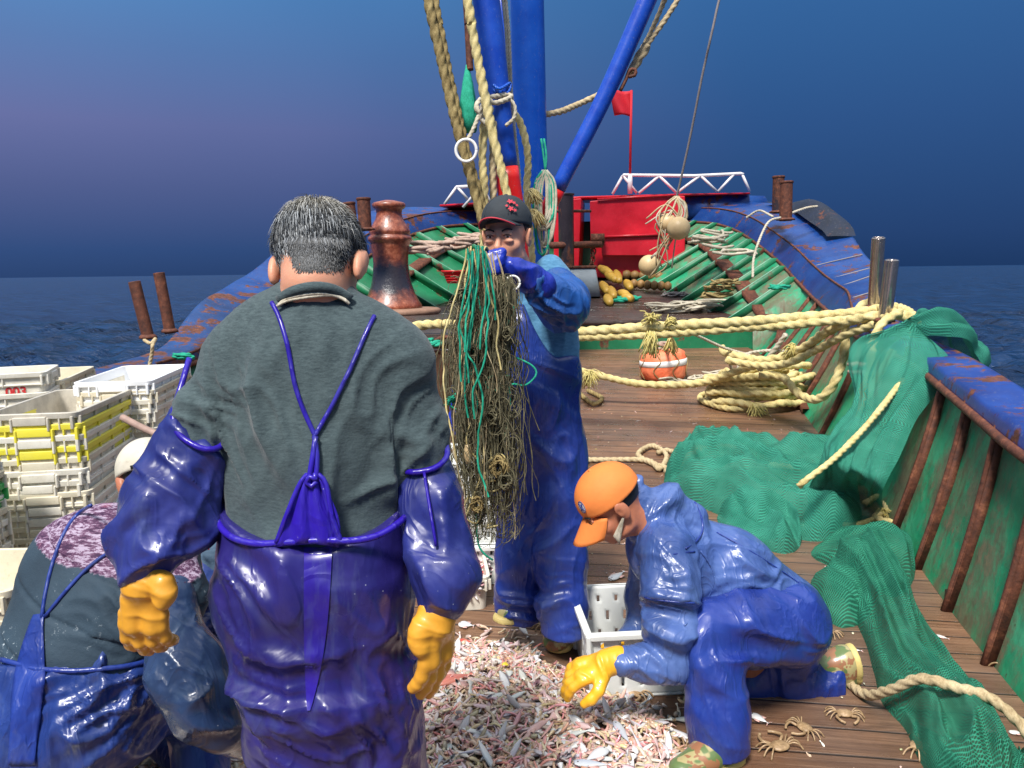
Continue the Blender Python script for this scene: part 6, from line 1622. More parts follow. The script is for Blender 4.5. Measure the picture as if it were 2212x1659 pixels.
red = (.55, .07, .04); pinkw = (.62, .30, .26); sil = (.58, .60, .62); whi = (.72, .70, .68)
fish('red fish with splayed pink fins under the right glove of the nearest man', pd(940, 1482, .02), pd(1020, 1462, .02), 0, .062, red, (.6, .22, .16), fins=True)
fish('small red fish at the far edge of the heap near the boots', pd(992, 1384, .015), pd(1026, 1394, .015), 0, .03, red, red)
fish('stubby red fish just right of the yellow glove', pd(966, 1420, .015), pd(990, 1428, .015), 0, .03, (.5, .08, .07), red)
fish('small deep red fish in the middle of the heap', pd(1255, 1460, .02), pd(1284, 1452, .02), 0, .022, (.45, .05, .06), pinkw)
fish('plump silver fish low in the middle of the heap', pd(1311, 1622, .02), pd(1262, 1650, .02), 0, .04, sil, whi)
fish('long silver pink fish slanting down through the heap', pd(1240, 1555, .02), pd(1308, 1606, .02), 0, .026, sil, pinkw)
fish('slim silver fish at the right edge of the heap', pd(1328, 1562, .02), pd(1362, 1612, .02), 0, .03, sil, (.4, .42, .48))
fish('blue white fish at the bottom of the heap', pd(1240, 1652, .02), pd(1320, 1656, .02), 0, .034, (.5, .55, .66), sil)
fish('long white ribbon fish stretched beyond the heap toward the knee', PD(1496, 1600), PD(1370, 1532), 0, .034, whi, (.6, .6, .66), .5, bend=-.10, tail=.2, name='ribbon_fish')
fish('pinkish white fish with yellow belly at the left edge of the heap', pd(1008, 1440, .02), pd(960, 1420, .02), 0, .03, pinkw, whi)
fish('silver fish lying on bare planks right of the front shin', PD(1622, 1546), PD(1660, 1566), 0, .034, sil, whi)
fish('pale fish on the planks behind the kneeling man\'s face', PD(1318, 1256), PD(1348, 1238), 0, .05, whi, sil)
fish('white blue fish between the filled crate and the heap', PD(992, 1352), PD(1024, 1356), 0, .05, (.55, .6, .68), whi)
fish('dark tipped fish leaning up in the slotted basket', Vector((.32, 2.68, .02)), Vector((.36, 2.60, .14)), 0, .05, (.3, .3, .34), sil)
fish('small yellow fish piece in the upper heap', pd(1086, 1436, .03), pd(1100, 1440, .03), 0, .026, (.8, .62, .06), (.8, .62, .06), eye=False)
for i, (a, b, w) in enumerate([((2020, 1374), (2050, 1382), 'near the foot of the bulwark'), ((2160, 1440), (2195, 1447), 'at the right picture edge by the last rib'), ((1832, 1404), (1862, 1408), 'between the raised boot and the green net'), ((2068, 1313), (2108, 1311), 'on the wooden step'), ((2180, 1584), (2212, 1586), 'on the planks at the lower right edge'), ((2128, 1580), (2150, 1583), 'right of the green net near the rope'), ((1322, 1330-60), (1340, 1262), 'on dark planks behind the basket')]):
    fish('small white fish '+w, PD(*a), PD(*b), 0, .022, whi, whi, eye=False, group='small white fish scattered on the deck')
# crabs
cmat = M('crab_shell', .4, .5); cmat.color(cmat.ramp(cmat.noise(40, 4, .7), [(.3, srgb(120, 96, 68)), (.6, srgb(176, 146, 110)), (.75, srgb(210, 192, 160))])); cmat.bump(cmat.noise(90, 3), .002)
def crab():
    t = thing('crab', 'crab', 'crab'); s = 1
    mb = MB(); mb.lathe((0, 0, .012), [(.003, .012), (.014, .010), (.024, .004), (.027, 0), (.022, -.006), (.01, -.010)], 18); V = mb.V[0]; V[:, 0] *= 1.3; mb.V = [V]; mb.build('shell', cmat.m, t, smooth=True)
    for q in (-1, 1):
        for k in range(4):
            a = math.radians(-38+k*26); d = Vector((q*math.cos(a), math.sin(a), 0)); b = Vector((q*.026, .004*(k-1.5), .012))
            V, F = tube_mesh(spline([b, b+d*.018+Vector((0, 0, .010)), b+d*.036+Vector((0, 0, .006)), b+d*.05-Vector((0, 0, .011))], .006), [.0035]*3+[.0028]*30 if False else .003, 6); link('leg', V, F, cmat.m, t)
        b = Vector((q*.02, .02, .012)); V, F = tube_mesh(spline([b, b+Vector((q*.02, .016, .006)), b+Vector((q*.012, .04, .004)), b+Vector((-q*.004, .055, .002))], .004), .0052, 7); link('claw', V, F, cmat.m, t)
    return t
c0_ = crab(); first = True
for i, (px, py, rz, sc, w) in enumerate([(1684, 1618, .4, 1.15, 'on the planks below the front shin'), (1738, 1577, 1.9, 1.0, 'on the planks between shin and raised boot'), (1824, 1546, 3.0, 1.0, 'just below the raised boot'), (1787, 1367, 2.2, 1.0, 'beside the hip of the kneeling man'), (1474, 1634, .9, 1.3, 'in front of the camouflage boot'), (1983, 1618, 4.1, 1.1, 'left of the green net at the bottom'), (2185, 1455, 5.0, 1.2, 'at the right edge near the bulwark foot'), (1180, 1352, 1.0, 1.1, 'between the two boots of the standing man'), (1150, 1342, 2.5, 1.0, 'against the left boot of the standing man'), (1210, 1352+18, 3.4, 1.0, 'touching the front boot of the standing man'), (1320, 1415, .5, 1.0, 'by the slotted basket left wall'), (1365, 1500, 2.7, 1.2, 'before the slotted basket beside the glove')]):
    c = c0_ if i == 0 else copy_tree(c0_); c.location = pd(px, py, .0); c.rotation_euler = (0, 0, rz); c.scale = (sc*.85,)*3; tag(c, 'sandy brown crab '+w, 'crab', 'crabs scattered on the deck')

# scraps and scales scattered over the planks
n = 520; xs = r_.uniform(-.4, 3.0, n); ys_ = r_.uniform(1.9, 7.2, n); kp = (xs < np.array([Bot(y, 1).x for y in ys_])-.15); xs, ys_ = xs[kp], ys_[kp]; n = len(xs)
V, F, C_ = creatures(n, np.stack([xs, ys_, np.array([zdeck(y) for y in ys_])+.004], 1), r_, kinds=r_.choice([3, 0, 5, 2], n, p=[.5, .2, .2, .1]), scale=.42); C_ = np.clip(C_*1.1, 0, .8)
tag(link('fish_scraps', V, F, K['catch'], None, True, col=C_), 'tiny pale fish scraps and scales scattered over the deck planks', 'fish scraps', kind='stuff')
# ------------------------------------------------------------------ nets
def D_(px, py, up=.0): q = PD(px, py); return Vector((q.x, q.y, q.z+up))
def net_strip(sections, du=.018, nv=64, seed=1, fold_h=.035, nf=3.2, fl=.45, rag=.12):
    """sections: (centre, half-width vector, height vector); a heaped strip of netting with lengthwise folds"""
    c = np.array([T(s[0]) for s in sections]); w = np.array([T(s[1]) for s in sections]); h = np.array([T(s[2]) for s in sections])
    n = len(c); tt = np.linspace(0, 1, n)
    L = np.sum(np.linalg.norm(np.diff(c, axis=0), axis=1)); m = int(L/du); u = np.linspace(0, n-1, m)
    def cr(a):
        q = np.concatenate([2*a[:1]-a[1:2], a, 2*a[-1:]-a[-2:-1]]); i = np.minimum(u.astype(int), n-2); t = (u-i)[:, None]
        p0, p1, p2, p3 = q[i], q[i+1], q[i+2], q[i+3]; return .5*(2*p1+(-p0+p2)*t+(2*p0-5*p1+4*p2-p3)*t*t+(-p0+3*p1-3*p2+p3)*t**3)
    C, W, H = cr(c), cr(w), cr(h)
    v = np.linspace(-1, 1, nv); s_ = np.linspace(0, L, m)
    wl = np.linalg.norm(W, axis=1)
    U = np.stack([np.broadcast_to(v*nf, (m, nv)), np.broadcast_to((s_/fl)[:, None], (m, nv)), np.full((m, nv), seed*3.3)], -1)
    warp = (vnoise(U*np.array((.5, 1.2, 1))+9, seed+2)-.5)*1.6
    U1 = U.copy(); U1[..., 0] += warp
    r1 = 1-np.abs(2*vnoise(U1, seed)-1); U2 = U1*np.array((2.3, 1.5, 1)); r2 = 1-np.abs(2*vnoise(U2, seed+4)-1); r3 = fbm(U*np.array((4, 5, 1)), seed+7, 3)
    dome = np.clip(1-np.abs(v)**2.6, 0, 1)**.55
    end = np.clip(np.minimum(s_, L-s_)/.10, 0, 1)[:, None]**.5
    Z = (dome[None]*(.55+.45*vnoise(U*np.array((.7, .6, 1))+5, seed+11)))[..., None]*H[:, None, :]*end[..., None]
    Hn = H/np.linalg.norm(H, axis=1)[:, None]
    edge = 1+rag*(vnoise(np.stack([np.broadcast_to((s_*5)[:, None], (m, nv)), np.broadcast_to(np.sign(v), (m, nv)), np.zeros((m, nv))], -1), seed+13)-.5)*2
    ew = .25+.75*end**.6
    Pn = C[:, None, :]+W[:, None, :]*(v[None, :]*edge*ew)[..., None]+Z+Hn[:, None, :]*((r1**2.2*1.3+.45*r2**2+.3*(r3-.5)-.45)*fold_h*np.clip(dome[None]*1.6, .0, 1)*end)[..., None]
    i = np.arange(m-1)[:, None]*nv; j = np.arange(nv-1)[None]; F = np.stack([i+j, i+j+1, i+nv+j+1, i+nv+j], -1).reshape(-1, 4)
    # cloth length incl. folds for the mesh pattern
    dv = np.linalg.norm(np.diff(Pn, axis=1), axis=2); VV = np.concatenate([np.zeros((m, 1)), np.cumsum(dv, 1)], 1); VV = VV-VV[:, nv//2:nv//2+1]
    UV = np.stack([np.broadcast_to(s_[:, None], (m, nv)), VV], -1)
    return Pn.reshape(-1, 3), F, UV.reshape(-1, 2)
def net(name, label, strips, mat):
    Vs = []; Fs = []; Us = []; n = 0
    for st_ in strips:
        V, F, U = net_strip(*st_[0:1], **st_[1]); Vs.append(V); Fs.append(F+n); Us.append(U); n += len(V)
    V = np.concatenate(Vs); F = np.concatenate(Fs); U = np.concatenate(Us)
    o = link(name, V, F, mat); me = o.data; uvl = me.uv_layers.new(name='UVMap'); li = np.zeros(len(me.loops), dtype=np.int32); me.loops.foreach_get('vertex_index', li)
    uvl.data.foreach_set('uv', U[li].astype(np.float32).ravel())
    return tag(o, label, 'fishing net')
def S_(cpx, lpx, rpx, hgt, y=None, nrm=(0, 0, 1)):
    """section from centre, left and right picture points; on the deck when y is None, else at depths y=(c,l,r)"""
    if y is None: c, l, r = D_(*cpx), D_(*lpx), D_(*rpx)
    else: c, l, r = P(*cpx, y[0]), P(*lpx, y[1]), P(*rpx, y[2])
    return ((l+r)/2, (r-l)/2, Vector(nrm).normalized()*hgt)
bn = (-.9, -.25, .35)
net('fishing_net', 'green net draped over the right gunwale and heaped across the deck behind the kneeling man', [
  ([((P(2068, 815, 5.05)), Vector((.02, .28, 0)), Vector((.07, 0, .03))), (P(2048, 756, 5.05), Vector((.0, .32, .0)), Vector((.06, -.03, .09))), (P(2005, 722, 4.95), Vector((.0, .34, -.01)), Vector((.0, -.05, .14))),
    (P(1955, 760, 4.75), Vector((.14, -.30, -.02)), Vector(bn)*.12), S_((1900, 870), (1855, 880), (1985, 905), .13, (4.6, 4.75, 4.2), bn), S_((1860, 960), (1800, 965), (1945, 985), .15, (4.3, 4.5, 4.0), bn),
    S_((1830, 1040), (1762, 1030), (1905, 1060), .17, (4.1, 4.35, 3.85), (-.5, -.4, .8)), S_((1810, 1110), (1740, 1090), (1890, 1120), .16, None, (-.2, -.3, 1)), S_((1790, 1150), (1740, 1140), (1830, 1150), .06)], dict(seed=3, fold_h=.07, nf=3.4, fl=.7)),
  ([S_((1860, 1090), (1850, 1040), (1870, 1150), .20), S_((1760, 1080), (1770, 1010), (1750, 1165), .22), S_((1660, 1070), (1665, 1000), (1655, 1160), .22), S_((1570, 1045), (1580, 985), (1560, 1120), .23), S_((1490, 1035), (1500, 985), (1480, 1080), .20), S_((1435, 1035), (1440, 1015), (1430, 1055), .08)], dict(seed=8, fold_h=.12, nf=3.4, fl=.30)),
  ([S_((1560, 1090), (1600, 1060), (1530, 1130), .12), S_((1630, 1130), (1660, 1090), (1600, 1170), .13), S_((1690, 1165), (1715, 1120), (1665, 1195), .12), S_((1728, 1190), (1738, 1165), (1715, 1200), .06)], dict(seed=14, fold_h=.07, nf=2.2, fl=.3))], K['net2'])
net('fishing_net', 'long green net lying across the planks into the lower right corner', [
  ([S_((1760, 1200), (1750, 1180), (1755, 1215), .06), S_((1850, 1205), (1840, 1170), (1860, 1250), .18), S_((1930, 1225), (1945, 1185), (1915, 1280), .16), S_((1970, 1255), (1985, 1230), (1955, 1290), .07)], dict(seed=21, fold_h=.06, nf=2, fl=.35)),
  ([S_((1745, 1270), (1760, 1225), (1740, 1300), .09), S_((1810, 1310), (1840, 1250), (1800, 1345), .13), S_((1870, 1345), (1900, 1300), (1850, 1365), .08)], dict(seed=25, fold_h=.035, nf=2, fl=.3)),
  ([S_((1835, 1200), (1775, 1215), (1905, 1195), .16), S_((1880, 1270), (1815, 1290), (1950, 1260), .19), S_((1935, 1370), (1865, 1395), (1995, 1350), .17), S_((1985, 1470), (1905, 1500), (2050, 1450), .16), S_((2045, 1560), (1965, 1590), (2115, 1540), .15), S_((2100, 1640), (2010, 1670), (2180, 1625), .15), S_((2160, 1740), (2070, 1770), (2240, 1720), .12)], dict(seed=31, fold_h=.06, nf=3, fl=.5)),
  ([S_((1985, 1560), (1960, 1545), (2010, 1590), .03), S_((2030, 1630), (1995, 1640), (2060, 1650), .06), S_((2080, 1700), (2030, 1720), (2140, 1710), .06)], dict(seed=37, fold_h=.02, nf=2))], K['net'])
net('fishing_net', 'scrap of green net at the very lower right corner', [([S_((2200, 1625), (2190, 1620), (2215, 1625), .03), S_((2220, 1660), (2185, 1665), (2250, 1655), .08), S_((2240, 1710), (2200, 1720), (2280, 1700), .06)], dict(seed=41, fold_h=.02, nf=2, du=.012))], K['net'])
up_ = None

# ------------------------------------------------------------------ ropes
GRP = 'ropes lying and hanging about the deck'
def pp(L): return [P(*q) for q in L]
def dd(L, up=.02): return [D_(a, b, up) for a, b in L]
def ff(L, up=.02):
    out = []
    for a, b in L: q = PF(a, b); out.append(Vector((q.x, q.y, q.z+up)))
    return out
rope('mooring_rope', pp([(842, 714, 6.35), (900, 704, 6.3), (975, 700, 6.2), (1100, 712, 6.1), (1240, 716, 6.0), (1420, 705, 5.9), (1650, 691, 5.8), (1850, 676, 5.7), (1905, 668, 5.65), (1935, 678, 5.3), (1975, 690, 5.3)]), .036, K['rope_y'], 'upper of two taut pale yellow mooring ropes crossing to the steel posts', group=GRP)
rope('mooring_rope', pp([(1100, 722, 6.05), (1240, 728, 6.0), (1420, 722, 5.9), (1650, 706, 5.8), (1830, 692, 5.6), (1890, 690, 5.45), (1925, 684, 5.2)]), .030, K['rope_y'], 'lower of two taut pale yellow mooring ropes crossing to the steel posts', group=GRP)
rope('mooring_rope', pp([(1850, 682, 5.9), (1860, 662, 5.95), (1890, 652, 5.95), (1925, 660, 5.8), (1965, 676, 5.4), (1980, 700, 5.2), (1975, 722, 5.1)]), .032, K['rope_y'], 'pale yellow rope bight wrapped round the steel posts and over the gunwale', group=GRP)
rope('mooring_rope', pp([(1945, 674, 5.25), (1905, 700, 5.15), (1884, 745, 5.1), (1880, 800, 5.0), (1862, 850, 5.0), (1850, 900, 4.95)]), .028, K['rope_y'], 'pale yellow rope dropping from the near steel post behind the net', group=GRP)
rope('mooring_rope', pp([(1930, 755, 4.9), (1905, 800, 4.9), (1880, 845, 4.9), (1855, 890, 4.9)]), .022, K['rope_y'], 'second rope dropping beside the green net under the gunwale', group=GRP)
rope('mooring_rope', pp([(1905, 682, 5.4), (1850, 690, 5.5), (1790, 715, 5.8), (1740, 748, 6.0), (1700, 768, 6.2), (1640, 778, 6.4), (1570, 762, 6.6), (1560, 752, 6.7)]), .034, K['rope_y'], 'pale yellow rope sagging from the steel posts down to the coil', group=GRP)
rope('mooring_rope', pp([(1890, 700, 5.4), (1830, 722, 5.6), (1770, 752, 5.9), (1700, 784, 6.1), (1640, 790, 6.3), (1570, 778, 6.5)]), .030, K['rope_y'], 'second sagging rope just below the first above the coil', group=GRP)
rope('mooring_rope', pp([(1826, 705, 5.8), (1822, 770, 5.8), (1800, 830, 5.8), (1765, 862, 5.9), (1725, 850, 6.1), (1690, 815, 6.3), (1640, 810, 6.4)]), .032, K['rope_y'], 'thick rope loop hanging along the bulwark ribs right of the coil', group=GRP)
# the coil
pts = []; rr_ = random.Random(3); cx = D_(1632, 876); a = 0
for i in range(150):
    a += .42; t = i/149; rad = .44*(.80+.22*math.sin(i*.13)+.10*rr_.uniform(-1, 1))
    pts.append(Vector((cx.x+rad*math.cos(a)*1.05+.03*math.sin(i*.31), cx.y+rad*.62*math.sin(a), zdeck(cx.y)+.04+.30*t+.02*rr_.uniform(-1, 1)+.04*math.cos(a+1)*t)))
rope('rope_coil', pts, .031, K['rope_y'], 'big heap of coiled pale yellow mooring rope on the deck by the right ribs', 'rope coil', GRP)
rope('mooring_rope', pp([(1230, 797, 6.9), (1280, 808, 7.0), (1360, 826, 7.0), (1440, 832, 7.0), (1520, 826, 6.9), (1580, 806, 6.7), (1660, 780, 6.5)]), .032, K['rope_y'], 'slack yellow rope sagging past the orange buoy into the coil', group=GRP)
rope('mooring_rope', dd([(1640, 888), (1580, 892), (1530, 880), (1512, 868), (1530, 858), (1560, 872)], .04), .026, K['rope_y'], 'loose frayed rope end lying before the coil', group=GRP)
rope('cord', pp([(1450, 700, 6.2), (1500, 722, 6.3), (1560, 750, 6.5), (1620, 768, 6.6), (1680, 790, 6.5)]), .012, K['rope_w'], 'thin pale cord from the taut ropes down over the coil', group=GRP)
rope('cord', pp([(1572, 752, 6.6), (1578, 790, 6.7), (1590, 805, 6.7), (1605, 770, 6.7), (1650, 758, 6.6), (1740, 760, 6.3)]), .013, K['rope_w'], 'thin looping cord end above the coil', group=GRP)
rope('cord', pp([(1640, 800, 6.6), (1670, 760, 6.5), (1698, 722, 6.4)]), .022, K['rope_w'], 'short pale rope stub leaning against the ribs', group=GRP)
rope('rope', dd([(1262, 1000), (1330, 1000), (1400, 1002), (1425, 1020), (1440, 990), (1410, 970), (1380, 985), (1392, 1000), (1450, 1020), (1475, 1000), (1445, 980), (1420, 985)], .025), .018, K['rope_b'], 'beige rope lying in loops on the deck behind the orange cap', group=GRP)
rope('rope', dd([(1440, 1030), (1480, 1000), (1520, 975), (1560, 970), (1590, 975)], .03), .024, K['rope_b'], 'beige rope entering the green net heap', group=GRP)
rope('rope', pp([(1950, 820, 4.50), (1905, 880, 4.30), (1860, 932, 4.16), (1800, 992, 4.03), (1745, 1034, 3.96), (1725, 1050, 3.98)]), .016, K['rope_y'], 'straight yellow rope lying over the draped green net', group=GRP)
rope('rope', dd([(1660, 1012), (1700, 1018), (1745, 1022), (1790, 1020)], .03), .022, K['rope_y'], 'short yellow rope showing behind the net heap', group=GRP)
rope('rope', dd([(1740, 1398), (1790, 1440), (1860, 1508)], .02)+[D_(1915, 1552, .10), D_(1980, 1585, .19), D_(2060, 1608, .19), D_(2130, 1632, .19), D_(2200, 1662, .14), D_(2260, 1690, .05)], .016, K['rope_b'], 'beige rope running over the long green net at the bottom right', group=GRP)
rope('rope', dd([(1890, 1048), (1920, 1062), (1948, 1090)], .05), .022, K['rope_y'], 'yellow rope bit by the foot of the ribs, upper one', group=GRP)
rope('rope', dd([(1868, 1098), (1900, 1082), (1915, 1110), (1890, 1128), (1930, 1140), (1952, 1148)], .03), .018, K['rope_y'], 'knotted yellow rope end by the foot of the ribs', group=GRP)
rope('rope', dd([(1820, 1142), (1860, 1138), (1900, 1122)], .02), .015, K['rope_y'], 'thin yellow rope lying behind the long green net', group=GRP)
rope('cord', pp([(312, 735, 5.5), (326, 742, 5.4), (336, 732, 5.5), (330, 745, 5.4), (328, 765, 5.4), (322, 795, 5.4)]), .012, K['rope_b'], 'beige cord tied round the nearer left post and hanging down', group=GRP)
rope('rope', dd([(1240, 842), (1265, 868), (1285, 880), (1300, 866), (1270, 850)], .03), .02, K['rope_d'], 'worn rope loop on the deck right of the standing man', group=GRP)
rope('rope', dd([(1255, 955), (1252, 985), (1262, 1005)], .05), .028, K['teal'], 'teal rope end hanging just left of the orange cap', group=GRP)
def fray(label, c, n, ln, d, mat, spread=.6, r=.0022, seed=1, parent=None):
    q = random.Random(seed); mb = MB()
    for i in range(n):
        ln_ = ln*.58; v = (Vector(d).normalized()+Vector((q.uniform(-1, 1), q.uniform(-1, 1), q.uniform(-1, 1)))*spread).normalized()*ln_*q.uniform(.5, 1.1)
        o = c+Vector((q.uniform(-1, 1), q.uniform(-1, 1), q.uniform(-1, 1)))*ln*.12
        mb.tube(spline([o, o+v*.5+Vector((0, 0, .1*ln)), o+v+Vector((q.uniform(-1, 1), 0, -.6))*ln*.2], ln*.25), r, 4)
    return tag(mb.build('frayed_end', mat, parent, smooth=True), label, 'frayed rope', 'frayed rope ends')
fray('frayed yellow tuft on top of the taut ropes', P(1405, 695, 5.85), 60, .17, (0, -.2, .6), K['fray'], .9, .004, 1)
fray('frayed yellow tuft hanging under the taut ropes', P(1405, 722, 5.8), 70, .24, (0, 0, -1), K['fray'], .35, .004, 2)
fray('frayed yellow tuft pointing up right on the taut ropes', P(1440, 700, 5.85), 40, .14, (.8, 0, .5), K['fray'], .4, .004, 3)
fray('frayed yellow tuft above the orange buoy', P(1450, 735, 6.4), 40, .18, (0, 0, -1), K['fray'], .3, .004, 4)
fray('frayed tuft on the slack rope at the blue bib edge', P(1272, 806, 6.9), 90, .2, (0, 0, -.3), K['fray'], 1.0, .004, 5)
fray('frayed tuft on the ropes just above the coil', P(1712, 748, 6.1), 60, .16, (0, 0, -.2), K['fray'], 1.0, .004, 6)
fray('frayed tuft at the front of the coil', D_(1625, 892, .05), 80, .24, (.2, -.5, -.2), K['fray'], .6, .004, 7)
fray('frayed tuft by the foot of the ribs', D_(1900, 1118, .04), 50, .10, (0, -.4, -.1), K['fray'], .8, .003, 8)
# rigging round the mast
rope('rigging_rope', pp([(749, -830, 6.7), (918, -30, 6.7), (937, 60, 6.7), (957, 150, 6.7), (985, 270, 6.7), (1012, 370, 6.7), (1040, 470, 6.7), (1052, 520, 6.7), (1064, 620, 6.7), (1060, 850, 6.7)]), .038, K['rope_d'], 'worn grey beige rope hanging left of the mast, left strand of the pair', group='ropes of the rigging')
rope('rigging_rope', pp([(782, -830, 6.75), (933, -30, 6.75), (950, 60, 6.75), (968, 150, 6.75), (994, 270, 6.75), (1020, 370, 6.75), (1048, 470, 6.75), (1060, 560, 6.75), (1072, 845, 6.75)]), .034, K['rope_d'], 'worn brown rope hanging left of the mast, right strand of the pair', group='ropes of the rigging')
rope('rigging_rope', pp([(872, -830, 6.5), (1005, -30, 6.5), (1020, 60, 6.5), (1042, 180, 6.5), (1066, 300, 6.5), (1090, 400, 6.5), (1104, 470, 6.5), (1118, 600, 6.5), (1110, 860, 6.5)]), .036, K['rope_y'], 'thick cream rope running down across the left boom', group='ropes of the rigging')
rope('rigging_rope', pp([(1047, 262, 6.8), (1042, 340, 6.8), (1046, 420, 6.8), (1045, 500, 6.8), (1052, 840, 6.8)]), .034, K['rope_y'], 'cream rope hanging straight beside the left boom, left one', group='ropes of the rigging')
rope('rigging_rope', pp([(1066, 262, 6.9), (1064, 340, 6.9), (1066, 420, 6.9), (1064, 500, 6.9), (1074, 835, 6.9)]), .030, K['rope_b'], 'beige rope hanging straight beside the left boom, right one', group='ropes of the rigging')
rope('rigging_rope', pp([(1095, 240, 7.9), (1118, 256, 7.9), (1134, 300, 7.9), (1141, 350, 7.9), (1138, 410, 7.9), (1143, 470, 7.9), (1150, 600, 7.9), (1140, 790, 7.9)]), .034, K['rope_y'], 'cream rope bight hanging in front of the mast', group='ropes of the rigging')
fray('frayed brush of rope end on the mast, upper', P(1146, 412, 7.8), 60, .2, (.5, 0, -.6), K['rope_y'], .5, .006, 9)
fray('frayed brush of rope end on the mast, lower', P(1150, 458, 7.8), 60, .22, (.5, 0, -.6), K['rope_y'], .5, .006, 10)
for i, x in enumerate((0, 6)):
    rope('halyard', pp([(1011+x, -830, 7.6), (1084+x, -30, 7.6), (1094+x, 80, 7.6), (1098+x, 180, 7.6), (1104+x, 260, 7.6), (1112+x, 340, 7.6), (1117+x, 400, 7.6), (1122+x, 600, 7.6), (1124+x, 800, 7.6)]), .014, K['rope_w'], ['thin white line between boom and mast, left', 'thin white line between boom and mast, right'][i], group='ropes of the rigging')
rope('rigging_rope', pp([(1174, 249, 8.7), (1215, 240, 8.9), (1262, 220, 9.2), (1310, 196, 9.4)]), .032, K['rope_b'], 'beige rope from the mast to the slanting boom', group='ropes of the rigging')
rope('rigging_rope', pp([(1362, 160, 8.3), (1378, 130, 8.3), (1398, 98, 8.3)]), .048, K['rope_b'], 'thick spliced rope end shackled to the slanting boom', group='ropes of the rigging')
rope('rigging_rope', pp([(1398, 98, 8.3), (1440, 38, 8.3), (1482, -30, 8.3)]), .026, K['rope_b'], 'beige rope running up from the splice', group='ropes of the rigging')
rope('rigging_rope', pp([(1380, 118, 8.5), (1410, 60, 8.5), (1448, -30, 8.5)]), .024, K['rope_b'], 'second beige rope close along the slanting boom', group='ropes of the rigging')
sk = thing('shackle', 'iron shackle joining the spliced rope to the slanting boom', 'shackle', P(1355, 160, 8.25))
V, F = tube_mesh(spline(pp([(1340, 196, 8.2), (1352, 172, 8.2), (1360, 152, 8.2), (1372, 150, 8.2), (1372, 162, 8.2), (1358, 166, 8.2)]), .03), .018, 8); link('bow', V, F, K['rust'], sk)
rope('stay_wire', pp([(1738, -830, 9.8), (1560, -30, 9.8), (1520, 150, 10), (1490, 300, 10.3), (1462, 425, 10.6)]), .015, K['wire'], 'thin grey wire falling from the top to the float bundle', group='ropes of the rigging', lay=False)
rope('seizing', pp([(1066, 184, 6.85), (1080, 192, 6.82), (1102, 180, 6.95), (1096, 200, 6.9), (1066, 196, 6.85), (1100, 208, 6.9)]), .013, K['mast'], 'blue twine lashed round the left boom', group='ropes of the rigging')
rope('seizing', pp([(1048, 205, 6.75), (1068, 222, 6.72), (1100, 212, 6.8), (1100, 205, 6.9), (1060, 210, 6.8), (1038, 215, 6.75), (1030, 235, 6.7), (1050, 250, 6.7), (1062, 235, 6.7), (1045, 225, 6.65), (1040, 255, 6.7), (1052, 268, 6.7)]), .02, K['rope_w'], 'knotted white cord bunch on the left boom', group='ropes of the rigging')
rope('cord', pp([(1098, 210, 6.8), (1112, 230, 6.8), (1110, 255, 6.8), (1092, 272, 6.8)]), .014, K['rope_w'], 'white cord tail curling off the left boom', group='ropes of the rigging')
rope('cord', pp([(1034, 250, 6.7), (1022, 280, 6.65), (1008, 305, 6.6)]), .016, K['rope_w'], 'white cord holding the ring', group='ropes of the rigging')
rg = rope('ring', [P(1007+22*math.cos(a), 325+24*math.sin(a), 6.55) for a in np.linspace(0, 2*math.pi, 17)[:-1]], .013, K['white'], 'white plastic ring hanging on the worn ropes', 'ring', closed=True, lay=False)
rope('tool_handle', pp([(951, -830, 6.9), (1004, -30, 6.9), (1010, 60, 6.9), (1016, 152, 6.9)]), .03, K['rust'], 'brown wooden handle hanging left of the boom', 'handle', lay=False)
bg_ = thing('net_bag', 'small green net bag hanging left of the boom', 'net bag', P(1010, 290, 6.9))
mb = MB(); q = P(1012, 288, 6.9); mb.lathe(tuple(q), [(.01, 0), (.07, .03), (.085, .12), (.075, .25), (.045, .42), (.012, .56)], 20); V = mb.V[0]; V = fold(V, (V-V.mean(0))/np.linalg.norm(V-V.mean(0), axis=1)[:, None], [(P(1012, 230, 6.9), .3, (1, 0, .1), .04, .012)]); mb.V = [V]; mb.build('bag', K['teal'], bg_, smooth=True)
# hank of white and teal line on the mast
hk = thing('rope_hank', 'hank of white and teal line hanging on the right of the mast', 'rope hank', P(1176, 540, 8.0))
q = random.Random(5)
for i in range(13):
    w = 5+q.uniform(0, 16); b = q.uniform(470, 548); x0 = 1176+q.uniform(-3, 5); mt = K['teal'] if i % 4 == 1 else K['rope_w']
    V, F = tube_mesh(spline(pp([(x0, 368, 8.0), (x0-w, 395, 8.0), (x0-w*1.1-q.uniform(0, 4), 450, 7.95), (x0-w*.6, b, 7.95), (x0+w*.5, b-4, 7.9), (x0+w, 450, 7.95), (x0+w*.9, 395, 8.0), (x0, 368, 8.0)]), .05), .014, 6); link('teal_line' if i % 4 == 1 else 'white_line', V, F, mt, hk)
for x in (-3, 3):
    V, F = tube_mesh(spline(pp([(1172+x, 300, 8.1), (1177+x, 335, 8.05), (1178, 370, 8.0)]), .05), .012, 6); link('teal_line', V, F, K['teal'], hk)
